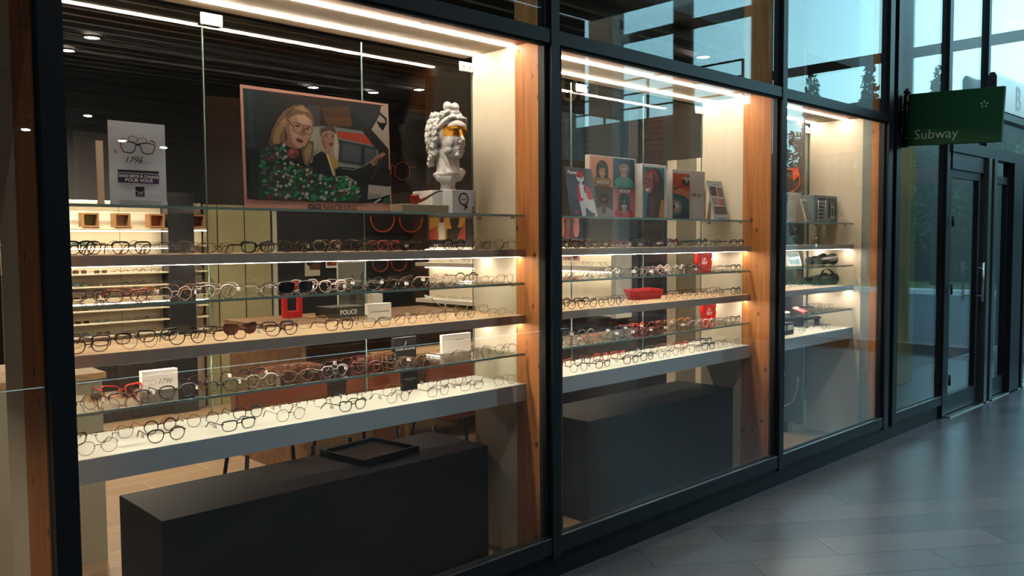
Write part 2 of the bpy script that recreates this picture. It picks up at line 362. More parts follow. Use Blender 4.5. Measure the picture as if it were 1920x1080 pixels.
# ---- shelves
WN = ['left', 'middle', 'right']
SH = dict(top=1.635, s1=1.475, g2=1.320, s3=1.169, g4=.990, bottom=.846)
for w, (a, b) in enumerate(DISP[1:]):
    g = WN[w]+' display window'
    for key, nm in (('top', 'uppermost'), ('g2', 'middle'), ('g4', 'lowest')):
        z = SH[key]
        t = tag(empty('glass_shelf', (a, 0, z)), 'clear %s glass shelf with green edge in the %s display window' % (nm, WN[w]), 'shelf', 'glass shelves')
        bm = bmesh.new(); bm_box(bm, .004, b-a-.002, .246, .585, -.0095, 0); obj('glass_sheet', bm, M_shelfg, t)
        bm = bmesh.new(); bm_box(bm, .004, b-a-.002, .2425, .246, -.0095, 0); obj('front_edge', bm, M_edge, t)
        n = 0
        for sx in (.012, b-a-.03):
            for sy in (.30, .53):
                bm = bmesh.new(); bm_cyl(bm, (sx+.009, sy, -.0135), .004, .018, 10, 'x'); bm_cyl(bm, (sx+.009, sy, -.011), .006, .004, 10, 'z'); obj('shelf_pin', bm, M_steel, t)
    for key, nm, th, mt, me in (('s1', 'upper thick', .034, M_grey, M_grey), ('s3', 'middle thick', .039, M_oak, M_grey), ('bottom', 'deep lowest', .079, M_whites, M_bluew)):
        z = SH[key]; y0 = .24; y1 = .60
        t = tag(empty('shelf', (a, 0, z)), '%s %s shelf in the %s display window' % (nm, {'s1': 'taupe wooden', 's3': 'oak-topped taupe-edged', 'bottom': 'white grey-edged'}[key], WN[w]), 'shelf', 'thick shelves')
        bm = bmesh.new(); bm_box(bm, 0, b-a, y0+.003, y1, -th, 0); obj('board', bm, mt if key != 's1' else M_oak, t)
        bm = bmesh.new(); bm_box(bm, 0, b-a, y0, y0+.003, -th, -.0006); obj('front_edge', bm, me, t)
        if key != 'bottom':
            for yy in (.27, .505):
                bm = bmesh.new(); bm_box(bm, .006, b-a-.004, yy, yy+.012, -th-.0016, -th-.0003); obj('led_strip', bm, M_led2, t)
t = tag(empty('shelf', (-1.39, 0, 1.0)), 'unseen oak topped shelf added to the far left window, strip lighting its cream wall', 'shelf', 'thick shelves')
bm = bmesh.new(); bm_box(bm, 0, 1.62, .245, .60, -.039, 0); obj('board', bm, M_oak, t); bm = bmesh.new(); bm_box(bm, .01, 1.60, .27, .282, -.044, -.0395); obj('led_strip', bm, M_led2, t)  # unseen shelf and strip added to light the low end wall
# label strip under the lowest shelf of the left window
tag(box('shelf_label', 2.555, 2.64, .42, .425, .728, .752, mat('label white', '#e9e2d8', .5)), 'small white paper label hanging under the deep shelf, left display window', 'label')
# black pedestals
for X0, X1, lab in ((1.06, 2.566, 'under the left window shelves, black tray on top'), (3.277, 4.700, 'under the middle window shelves'),):
    t = tag(empty('display_plinth', ((X0+X1)/2, .56, .012)), 'large charcoal box plinth '+lab, 'plinth', 'charcoal display plinths')
    bm = bmesh.new(); bm_box(bm, X0-(X0+X1)/2, X1-(X0+X1)/2, -.21, .21, 0, .548); obj('box_body', bm, M_char, t, bevel=.003)

# ================================================================== SPECTACLES
COLR = {  # name, colour, roughness, metallic
 'K': ('black', (.010, .010, .011), .25, 0), 'B': ('tortoiseshell brown', (.075, .030, .015), .25, 0), 'R': ('burgundy', (.115, .010, .012), .25, 0),
 'r': ('bright red', (.62, .045, .03), .3, 0), 'G': ('gold metal', (.55, .36, .16), .3, 1), 'S': ('silver metal', (.22, .21, .20), .35, 1),
 'C': ('clear crystal', (.34, .30, .26), .12, 0), 'W': ('pale pink', (.66, .50, .43), .25, 0), 'N': ('navy blue', (.02, .03, .09), .25, 0),
 'P': ('purple', (.14, .03, .14), .25, 0), 'T': ('teal', (.02, .16, .16), .25, 0), 'O': ('orange brown', (.42, .15, .05), .3, 0), 'D': ('dark bronze', (.07, .045, .035), .35, .7)}
def cmat(c):
    nm, col, ro, me = COLR[c]
    if c == 'B': return mat('frame '+nm, col, ro, me, noise=0, nscale=160, col2=(.20, .09, .035))
    return mat('frame '+nm, col, ro, me)
STY = {  # a, b, exponent, extra, words
 'rect': (.0262, .0180, 3.4, 'rectangular'), 'square': (.0250, .0205, 3.4, 'square'), 'round': (.0228, .0225, 2.0, 'round'),
 'panto': (.0245, .0215, 2.3, 'rounded'), 'cat': (.0268, .0195, 2.7, 'cat-eye'), 'hex': (.0250, .0230, 2.0, 'octagonal'),
 'avi': (.0275, .0235, 2.4, 'aviator'), 'half': (.0262, .0190, 2.8, 'half-rim'), 'wide': (.0300, .0225, 3.2, 'wide square')}
def rim_pts(sty, side, n=22):
    a, b, e, _ = STY[sty]; pts = []; nn = 8 if sty == 'hex' else n
    for i in range(nn):
        t = 2*PI*(i+.5)/nn; c, s = math.cos(t), math.sin(t)
        u = math.copysign(abs(c)**(2/e), c)*a; v = math.copysign(abs(s)**(2/e), s)*b
        if sty in ('panto', 'square', 'rect', 'half', 'wide'): u *= 1+.15*v/b
        if sty == 'cat': u *= 1+.17*v/b; v += .006*max(0, u/a)*max(0, (v/b))
        if sty == 'avi': u *= 1+.14*v/b; v -= .003*max(0, u/a)*(v < 0)
        pts.append((u, v))                    # +u is towards the temple
    return [(side*(u+a+.0105), -.004*((u+a)/a)**2*-.35, v+b) for u, v in pts]
_sp = {}
def sp_meshes(sty, c, thick, lens, cl=None):
    key = (sty, c, thick, lens, cl)
    if key in _sp: return _sp[key]
    a, b, e, _ = STY[sty]; r = .0019 if thick else .0010; fm = cmat(c); tm = cmat(cl or c)
    bm = bmesh.new(); lift = r
    for s in (-1, 1):
        pts = rim_pts(sty, s)
        rad = []
        for (x, y, z) in pts:
            tz = (z-b)/b; k = 1+(.85*max(0, tz) if thick else 0)
            if sty == 'half': k = 1.6 if tz > -.1 else .35
            rad.append((r*k, r*k*.8))
        bm_tube(bm, [(x, y, z+lift) for x, y, z in pts], rad, 5, True)
        xo = s*(2*a+.0105); zt = b*1.45+lift
        bm_tube(bm, [(xo-s*.003, .0012, zt), (xo+s*.002, .002, zt+.001), (xo+s*.0035, .006, zt)], [r*1.3]*3, 5)
    zb = b*1.30+lift
    bm_tube(bm, [(-.0125, .0002, zb-.002), (-.006, -.001, zb+.001), (.006, -.001, zb+.001), (.0125, .0002, zb-.002)], [r*1.15]*4, 5)
    if sty == 'avi': bm_tube(bm, [(-.02, 0, b*1.9+lift), (0, -.001, b*1.95+lift), (.02, 0, b*1.9+lift)], r, 5)
    fr = bpy.data.meshes.new('front_frame'); bm.to_mesh(fr); bm.free(); fr.materials.append(fm)
    tms = []
    for s in (-1, 1):
        bm = bmesh.new(); xo = s*(2*a+.0140); zt = b*1.45+lift; rr = .0019 if thick else .0009
        pts = [(xo, .005, zt), (xo+s*.001, .03, zt+.0005), (xo, .065, zt), (xo-s*.002, .092, zt-.001), (xo-s*.003, .106, zt-.008), (xo-s*.005, .124, max(.004, zt-.026)), (xo-s*.006, .134, .0022)]
        rad = [(rr*.8, rr*1.3), (rr*.8, rr*1.5), (rr*.8, rr*1.3), (rr*.9, rr*1.2), (max(rr, .0014), max(rr, .0016)), (.0016, .0019), (.0016, .0016)]
        bm_tube(bm, pts, rad, 5); me = bpy.data.meshes.new('temple'); bm.to_mesh(me); bm.free(); me.materials.append(tm); tms.append(me)
    lm = {'clear': M_lens, 'dark': mat('dark lens', (.008, .008, .010), .06), 'brown': mat('brown lens', (.10, .05, .03), .08), 'blue': mat('blue grey lens', (.06, .08, .14), .08), 'greenl': mat('green lens', (.07, .12, .10), .08)}[lens]
    lms = []
    for s in (-1, 1):
        bm = bmesh.new(); pts = rim_pts(sty, s); cx = sum(p[0] for p in pts)/len(pts)
        cen = bm.verts.new((cx, -.0012, b+lift)); vs = [bm.verts.new((x, y, z+lift)) for x, y, z in pts]
        for i in range(len(vs)):
            f = bm.faces.new((cen, vs[i], vs[(i+1) % len(vs)])); f.smooth = True
        me = bpy.data.meshes.new('lens'); bm.to_mesh(me); bm.free(); me.materials.append(lm); lms.append(me)
    pads = []
    if not thick:
        for s in (-1, 1):
            bm = bmesh.new(); bm_ell(bm, (s*.0085, .005, b*.9), (.0012, .0018, .0038), 6, 5); bm_tube(bm, [(s*.0105, .001, b*1.1), (s*.0095, .004, b*1.05), (s*.0085, .005, b*.95)], .0004, 4)
            me = bpy.data.meshes.new('nose_pad'); bm.to_mesh(me); bm.free(); me.materials.append(mat('nose pad', (.6, .58, .55), .2)); pads.append(me)
    _sp[key] = (fr, tms, lms, pads, b); return _sp[key]
_tagm = None
def tag_mesh():
    global _tagm
    if _tagm is None:
        bm = bmesh.new(); bm_box(bm, -.0008, .0008, -.012, .012, -.0160, -.0025); bm_tube(bm, [(0, 0, -.003), (0, 0, .002)], .0004, 4)
        _tagm = bpy.data.meshes.new('price_tag'); bm.to_mesh(_tagm); bm.free(); _tagm.materials.append(mat('price tag white', '#f3efe8', .5))
    return _tagm
def link(name, me, parent, loc=(0, 0, 0)):
    o = bpy.data.objects.new(name, me); C.objects.link(o); o.parent = parent; o.location = loc; return o
def spectacles(x, y, z, rz, sty, c, thick, lens='clear', cl=None, ptag=False, scale=1.0):
    fr, tms, lms, pads, b = sp_meshes(sty, c, thick, lens, cl)
    t = empty('sunglasses' if lens != 'clear' else 'spectacles', (x, y, z), rz)
    link('front_frame', fr, t)
    for q in tms: link('temple', q, t)
    for q in lms: link('lens', q, t)
    for q in pads: link('nose_pad', q, t)
    if ptag: link('price_tag', tag_mesh(), t, (-(2*STY[sty][0]+.014), .05, b*1.45))
    if scale != 1: t.scale = (scale,)*3
    return t
ORD = ['first', 'second', 'third', 'fourth', 'fifth', 'sixth', 'seventh', 'eighth', 'ninth', 'tenth', 'eleventh', 'twelfth', 'thirteenth', 'fourteenth', 'fifteenth', 'sixteenth', 'seventeenth', 'eighteenth', 'nineteenth', 'twentieth', 'twenty-first', 'twenty-second', 'twenty-third', 'twenty-fourth', 'twenty-fifth', 'twenty-sixth']
def describe(t, sty, c, lens, where, k, row):
    words = '%s %s %s' % (COLR[c][0], STY[sty][3], 'sunglasses' if lens != 'clear' else 'glasses')
    tag(t, '%s, %s from left in %s row, %s' % (words, ORD[k], row, where), 'glasses' if lens == 'clear' else 'sunglasses', 'eyewear on the '+where.replace('upper shelf', 'upper shelf'))
# rows: (window, shelf key, place words, [(x, depth row, style, colour, thick, rotation deg, flags)])
ROWS = [
 (0, 's1', 'upper thick shelf of left window', [
   (0.796, 'f', 'panto', 'K', 1, -3, ''), (0.949, 'f', 'round', 'B', 0, 10, ''), (1.101, 'f', 'panto', 'S', 0, -3, ''), (1.254, 'f', 'rect', 'B', 0, -3, 't'), (1.406, 'f', 'rect', 'K', 1, 2, ''),
   (1.559, 'f', 'panto', 'K', 1, -4, 't'), (1.711, 'f', 'round', 'B', 1, 8, ''), (1.864, 'f', 'cat', 'B', 1, 4, ''), (2.016, 'f', 'rect', 'K', 1, -4, ''), (2.169, 'f', 'panto', 'K', 1, 0, 't'),
   (2.321, 'f', 'round', 'K', 1, -5, ''), (2.474, 'f', 'rect', 'S', 0, -6, ''), (2.627, 'f', 'round', 'D', 0, -12, ''), (0.87, 'b', 'panto', 'K', 1, 12, ''), (1.022, 'b', 'square', 'K', 1, -5, ''),
   (1.175, 'b', 'square', 'S', 0, 4, ''), (1.327, 'b', 'rect', 'B', 0, 8, ''), (1.48, 'b', 'cat', 'K', 1, 5, ''), (1.632, 'b', 'cat', 'B', 1, 0, 't'), (1.785, 'b', 'panto', 'C', 1, -6, 't'),
   (1.937, 'b', 'wide', 'K', 1, 3, 't'), (2.09, 'b', 'square', 'r', 1, 7, ''), (2.242, 'b', 'round', 'B', 1, 9, ''), (2.447, 'b', 'square', 'K', 0, 4, 't'), (2.627, 'b', 'round', 'D', 0, 6, ''),
 ]),
 (0, 'g2', 'middle glass shelf of left window', [
   (0.797, 'f', 'rect', 'D', 0, 5, ''), (0.949, 'f', 'cat', 'R', 1, -5, 't'), (1.102, 'f', 'round', 'W', 0, -4, ''), (1.254, 'f', 'panto', 'C', 1, -8, 't'), (1.407, 'f', 'rect', 'C', 0, 0, ''),
   (1.559, 'f', 'wide', 'K', 1, 3, 'x'), (1.712, 'f', 'panto', 'W', 1, 2, 't'), (1.864, 'f', 'rect', 'S', 0, -6, 't'), (2.017, 'f', 'round', 'B', 0, 8, ''), (2.169, 'f', 'rect', 'K', 0, 5, 't'),
   (2.322, 'f', 'cat', 'W', 0, 0, ''), (2.474, 'f', 'rect', 'G', 0, 5, ''), (2.627, 'f', 'square', 'G', 0, 10, ''), (0.882, 'b', 'rect', 'K', 1, -4, ''), (1.034, 'b', 'cat', 'O', 1, 6, ''),
   (1.187, 'b', 'panto', 'B', 1, 7, 't'), (1.339, 'b', 'panto', 'C', 1, 5, ''), (1.492, 'b', 'half', 'K', 0, 4, 't'), (1.676, 'b', 'panto', 'W', 1, -3, 't'), (1.844, 'b', 'cat', 'C', 1, 4, ''),
   (1.996, 'b', 'panto', 'S', 0, 3, 't'), (2.148, 'b', 'cat', 'K', 1, -2, 't'), (2.369, 'b', 'panto', 'W', 1, 6, 't'), (2.526, 'b', 'hex', 'K', 1, -8, ''),
 ]),
 (0, 's3', 'oak topped shelf of left window', [
   (0.827, 'f', 'cat', 'R', 1, 8, ''), (0.988, 'f', 'round', 'B', 0, 0, ''), (1.141, 'f', 'panto', 'K', 1, -6, 't'), (1.298, 'f', 'rect', 'R', 1, 5, ''), (1.492, 'f', 'cat', 'R', 1, 2, 't'),
   (1.743, 'f', 'square', 'B', 1, 0, ''), (1.912, 'f', 'rect', 'D', 0, -5, 't'), (2.064, 'f', 'square', 'D', 0, 6, ''), (2.216, 'f', 'round', 'O', 0, -3, ''), (2.39, 'f', 'hex', 'D', 0, 4, ''),
   (2.574, 'f', 'rect', 'G', 0, 8, ''), (0.796, 'b', 'panto', 'O', 0, -10, ''), (0.949, 'b', 'rect', 'K', 1, 5, ''), (1.101, 'b', 'cat', 'K', 1, -5, 't'), (1.254, 'b', 'half', 'K', 0, 4, 't'),
   (1.406, 'b', 'cat', 'R', 1, 0, 'w'), (1.559, 'b', 'rect', 'K', 1, -6, 't'), (1.711, 'b', 'avi', 'G', 0, -3, 't'), (1.915, 'b', 'half', 'D', 0, 8, 't'), (2.281, 'b', 'square', 'G', 0, 5, 't'),
   (2.434, 'b', 'round', 'G', 0, 0, 't'), (2.591, 'b', 'square', 'G', 0, -6, ''),
 ]),
 (0, 'g4', 'lowest glass shelf of left window', [
   (0.797, 'f', 'round', 'K', 0, 6, ''), (0.949, 'f', 'half', 'K', 1, 0, 't'), (1.102, 'f', 'panto', 'K', 1, -2, 't'), (1.254, 'f', 'half', 'K', 1, -5, 't'), (1.407, 'f', 'panto', 'C', 1, 2, 't'),
   (1.559, 'f', 'cat', 'B', 1, -4, ''), (1.712, 'f', 'panto', 'C', 1, 6, ''), (1.864, 'f', 'cat', 'R', 1, -5, 't'), (2.017, 'f', 'panto', 'S', 0, 0, ''), (2.169, 'f', 'round', 'O', 0, 6, 't'),
   (2.322, 'f', 'square', 'C', 0, -5, ''), (2.474, 'f', 'square', 'S', 0, 4, ''), (2.627, 'f', 'hex', 'K', 0, -10, ''), (0.975, 'b', 'cat', 'r', 1, -4, ''), (1.265, 'b', 'panto', 'B', 0, 0, ''),
   (1.445, 'b', 'panto', 'K', 1, 5, 't'), (1.597, 'b', 'cat', 'B', 1, 4, 't'), (1.75, 'b', 'rect', 'S', 0, 0, ''), (1.902, 'b', 'panto', 'R', 1, 0, 't'), (2.055, 'b', 'square', 'G', 0, 3, ''),
 ]),
 (0, 'bottom', 'deep white shelf of left window', [
   (0.845, 'f', 'panto', 'O', 0, 0, 't'), (1.064, 'f', 'panto', 'B', 1, -3, 't'), (1.317, 'f', 'rect', 'K', 1, 4, 't'), (1.526, 'f', 'round', 'D', 0, -3, ''), (1.793, 'f', 'cat', 'D', 1, 6, 't'),
   (2.019, 'f', 'round', 'D', 0, 0, 't'), (2.225, 'f', 'square', 'D', 0, 4, ''), (2.424, 'f', 'rect', 'D', 0, -4, 't'), (2.622, 'f', 'panto', 'G', 0, -10, ''), (0.796, 'b', 'cat', 'B', 1, 5, ''),
   (0.949, 'b', 'rect', 'K', 0, 8, ''), (1.101, 'b', 'round', 'K', 1, 3, 'q'), (1.254, 'b', 'round', 'D', 0, -5, 't'), (1.428, 'b', 'round', 'K', 1, -4, 't'), (1.622, 'b', 'half', 'B', 0, 5, 't'),
   (1.775, 'b', 'rect', 'K', 0, 0, ''), (1.927, 'b', 'square', 'K', 0, -3, 't'), (2.1, 'b', 'round', 'O', 0, 5, ''), (2.35, 'b', 'round', 'K', 0, -6, 't'), (2.503, 'b', 'round', 'R', 0, 5, ''),
 ]),
 (1, 's1', 'upper thick shelf of middle window', [
   (3.019, 'f', 'round', 'K', 1, 5, ''), (3.172, 'f', 'cat', 'R', 1, -6, 't'), (3.324, 'f', 'panto', 'K', 1, 0, ''), (3.477, 'f', 'cat', 'r', 0, 3, 't'), (3.629, 'f', 'round', 'S', 0, 4, ''),
   (3.782, 'f', 'rect', 'K', 0, -4, 't'), (3.934, 'f', 'panto', 'P', 1, 0, 't'), (4.087, 'f', 'rect', 'K', 0, -5, ''), (4.239, 'f', 'round', 'T', 1, 4, ''), (4.453, 'f', 'panto', 'T', 0, -3, 't'),
   (4.631, 'f', 'rect', 'K', 1, -6, ''), (3.258, 'b', 'panto', 'K', 1, 0, ''), (3.411, 'b', 'square', 'K', 1, 4, ''), (3.563, 'b', 'rect', 'B', 0, 6, 't'), (3.716, 'b', 'panto', 'K', 0, -5, ''),
   (3.868, 'b', 'square', 'S', 1, 0, 't'), (4.021, 'b', 'cat', 'B', 1, 3, ''), (4.173, 'b', 'round', 'R', 1, 5, 't'), (4.326, 'b', 'panto', 'P', 0, 0, ''), (4.478, 'b', 'cat', 'T', 1, 3, ''),
   (4.631, 'b', 'rect', 'K', 0, 0, ''),
 ]),
 (1, 'g2', 'middle glass shelf of middle window', [
   (2.953, 'f', 'round', 'K', 1, 0, ''), (3.106, 'f', 'round', 'W', 0, -4, 't'), (3.258, 'f', 'round', 'S', 0, 4, ''), (3.411, 'f', 'panto', 'C', 1, 5, 't'), (3.563, 'f', 'round', 'S', 0, -5, 't'),
   (3.716, 'f', 'panto', 'C', 0, 3, 't'), (3.868, 'f', 'cat', 'W', 0, 4, 't'), (4.021, 'f', 'round', 'C', 1, 5, 't'), (4.173, 'f', 'panto', 'K', 1, 4, ''), (4.326, 'f', 'rect', 'K', 0, -3, 't'),
   (4.478, 'f', 'round', 'S', 0, 0, ''), (4.631, 'f', 'rect', 'K', 1, 4, 't'), (3.155, 'b', 'square', 'S', 0, 0, ''), (3.307, 'b', 'panto', 'W', 0, 3, ''), (3.46, 'b', 'cat', 'K', 0, 0, ''),
   (3.612, 'b', 'round', 'K', 1, -3, ''), (3.765, 'b', 'panto', 'K', 0, 4, 't'), (3.917, 'b', 'cat', 'K', 1, 0, 't'), (4.07, 'b', 'round', 'W', 1, -3, ''), (4.222, 'b', 'panto', 'S', 1, 0, 't'),
   (4.375, 'b', 'square', 'K', 1, 0, 't'),
 ]),
 (1, 's3', 'oak topped shelf of middle window', [
   (2.975, 'f', 'rect', 'K', 1, 4, ''), (3.127, 'f', 'panto', 'B', 1, -4, 't'), (3.28, 'f', 'round', 'B', 1, 0, 't'), (3.433, 'f', 'panto', 'B', 1, 6, ''), (3.585, 'f', 'round', 'B', 0, 0, 't'),
   (3.944, 'f', 'panto', 'r', 0, 4, ''), (4.106, 'f', 'square', 'K', 0, -5, ''), (4.259, 'f', 'round', 'B', 0, 0, 't'), (4.411, 'f', 'rect', 'R', 0, -3, 't'), (4.631, 'f', 'panto', 'N', 1, 4, ''),
   (3.182, 'b', 'panto', 'B', 1, 0, ''), (3.335, 'b', 'half', 'K', 1, 3, ''), (3.487, 'b', 'rect', 'K', 0, -3, 't'), (3.64, 'b', 'square', 'K', 0, 4, ''), (4.173, 'b', 'square', 'K', 0, 0, 't'),
   (4.326, 'b', 'panto', 'B', 1, 3, 't'), (4.478, 'b', 'cat', 'B', 0, 4, ''), (4.631, 'b', 'panto', 'B', 0, 0, ''),
 ]),
 (1, 'g4', 'lowest glass shelf of middle window', [
   (2.953, 'f', 'rect', 'K', 1, 0, 't'), (3.106, 'f', 'panto', 'K', 0, 5, ''), (3.258, 'f', 'panto', 'r', 0, 0, 't'), (3.411, 'f', 'panto', 'S', 0, 4, ''), (3.563, 'f', 'panto', 'N', 0, 0, 't'),
   (3.716, 'f', 'rect', 'R', 1, -3, 't'), (3.868, 'f', 'cat', 'R', 0, 0, 't'), (4.021, 'f', 'rect', 'K', 0, -4, 't'), (4.173, 'f', 'round', 'S', 0, 4, 't'), (4.326, 'f', 'round', 'W', 1, 0, ''),
   (4.478, 'f', 'round', 'S', 0, 4, ''), (4.631, 'f', 'cat', 'K', 1, 5, ''), (2.915, 'b', 'cat', 'K', 0, 3, 't'), (3.067, 'b', 'cat', 'r', 1, -4, 't'), (3.22, 'b', 'round', 'S', 0, 5, 't'),
   (3.372, 'b', 'panto', 'S', 1, 0, 't'), (3.525, 'b', 'rect', 'K', 0, 3, ''), (3.677, 'b', 'cat', 'N', 1, 5, 't'), (3.83, 'b', 'round', 'r', 1, 4, 't'), (3.982, 'b', 'panto', 'R', 1, 3, 't'),
   (4.135, 'b', 'round', 'O', 0, 5, ''), (4.287, 'b', 'panto', 'O', 1, 0, 't'), (4.44, 'b', 'round', 'K', 0, 3, ''),
 ]),
 (1, 'bottom', 'deep white shelf of middle window', [
   (3.136, 'f', 'hex', 'S', 0, -4, ''), (3.337, 'f', 'rect', 'D', 1, 5, 't'), (3.563, 'f', 'rect', 'R', 1, 0, 't'), (3.716, 'f', 'square', 'K', 1, 3, 't'), (3.868, 'f', 'rect', 'K', 0, 4, 't'),
   (4.021, 'f', 'panto', 'R', 0, 0, ''), (4.173, 'f', 'cat', 'R', 0, 5, 't'), (4.326, 'f', 'square', 'K', 1, -4, 't'), (4.478, 'f', 'panto', 'S', 0, 3, ''), (4.631, 'f', 'round', 'K', 0, 5, ''),
   (3.038, 'b', 'panto', 'R', 1, 4, ''), (3.191, 'b', 'cat', 'r', 1, 3, 't'), (3.343, 'b', 'rect', 'K', 1, 0, ''), (3.496, 'b', 'panto', 'r', 1, -3, 't'), (3.648, 'b', 'cat', 'r', 1, 0, ''),
   (3.801, 'b', 'half', 'K', 0, 4, 't'), (3.953, 'b', 'round', 'K', 0, -5, 't'), (4.106, 'b', 'round', 'W', 0, 0, ''), (4.258, 'b', 'cat', 'r', 1, -3, 't'), (4.531, 'b', 'square', 'N', 1, 0, 't'),
 ]),
]

for wi, key, where, items in ROWS:
    for row, yy in (('f', .305), ('b', .462)):
        its = sorted([q for q in items if q[1] == row], key=lambda q: q[0])
        for k, (x, _, sty, c, thick, rot, fl) in enumerate(its):
            lens = 'dark' if 'x' in fl else 'brown' if 'w' in fl else 'clear'
            y = yy - (.012 if k % 2 and row == 'f' else .02)
            t = spectacles(x, y, SH[key]+.0002, R(rot), sty, c, thick, lens, {'K': 'r'}.get(c) if 'q' in fl else None, 't' in fl)
            describe(t, sty, c, lens, where, k, {'f': 'front', 'b': 'rear'}[row])

# ================================================================== THINGS ON THE SHELVES
T0 = SH['top']
inkK = mat('black ink', (.012, .012, .014), .5); inkW = mat('white ink', (.85, .84, .82), .5); inkG = mat('grey ink', (.25, .25, .26), .5)
# --- 1796 poster
t = tag(empty('poster', (1.043, .42, T0)), 'grey poster of red and black glasses, 1796 and a purple banner, far left top glass', 'poster')
gl = [P('#17151a', (.14, .405), (.87, .405), (.87, .437), (.14, .437)), P('#3a2350', (.14, .285), (.87, .285), (.87, .398), (.14, .398)),
      P('#15161a', (.44, .19), (.60, .19), (.60, .245), (.44, .245)), P('#15161a', (.44, .13), (.60, .13), (.60, .185), (.44, .185)), P('#15161a', (.50, .185), (.54, .185), (.54, .20), (.50, .20))]
gl += ring(.42, .80, .09, .035, .012, '#5a2430')+ring(.58, .785, .09, .035, .012, '#5a2430')+ring(.50, .835, .12, .02, .008, '#3a3a40')
def lenspoly(cx, s):
    o = []; base = [(-.15, .05), (-.14, .0), (-.10, -.06), (.02, -.075), (.10, -.05), (.135, .02), (.14, .055), (.05, .07), (-.06, .068)]
    inn = [(x*.86, y*.82) for x, y in base]
    for i in range(len(base)):
        j = (i+1) % len(base); col = '#8e2a2a' if (base[i][0] < -.05 and base[i][1] > -.01) or base[i][1] > .06 and base[i][0] < .02 else '#1c191c'
        o.append(([(cx+s*base[i][0], .70+base[i][1]), (cx+s*base[j][0], .70+base[j][1]), (cx+s*inn[j][0], .70+inn[j][1]), (cx+s*inn[i][0], .70+inn[i][1])][::s], col))
    return o
gl += lenspoly(.335, 1)+lenspoly(.665, -1)+[P('#1c191c', (.46, .725), (.54, .725), (.54, .75), (.46, .75)), P('#8e2a2a', (.18, .75), (.20, .79), (.27, .805), (.30, .77), (.26, .79), (.22, .775)), P('#8e2a2a', (.82, .75), (.80, .79), (.73, .805), (.70, .77), (.74, .79), (.78, .775))]
gl += ring(.60, .535, .05, .022, .008, '#6a2c34')+ring(.70, .528, .045, .018, .008, '#6a2c34')+ring(.10, .64, .022, .018, .01, '#5a564c')
for k in range(3): gl.append(P('#8a8d90', (.14, .035+.017*k), (.88, .035+.017*k), (.88, .042+.017*k), (.14, .042+.017*k)))
gl += [P('#8f9296', (.18, .262), (.84, .262), (.84, .268), (.18, .268)), P('#a9acb0', (.42, .585), (.60, .585), (.60, .60), (.42, .60))]
picture('printed_sheet', .186, .286, gl, t, (0, 0, 0), '#cfdbe6', .003)
lettering('1796', .030, inkK, t, (-.018, -.004, .148), shear=.4)
lettering('SANS RESTE \u00c0 CHARGE', .0125, inkW, t, (0, -.004, .100), bold=.0002)
lettering('POUR VOUS', .0165, inkW, t, (0, -.004, .085), bold=.0003)
lettering("L'ART", .007, inkW, t, (.004, -.004, .046), bold=.0001)
lettering('DU REGARD', .0042, inkW, t, (.004, -.004, .0405))
tag(box('display_card', .938, .958, .50, .512, T0, T0+.225, mat('pinkish card', '#d8c2ac', .6)), 'narrow cream card edge standing just behind the 1796 poster', 'card')

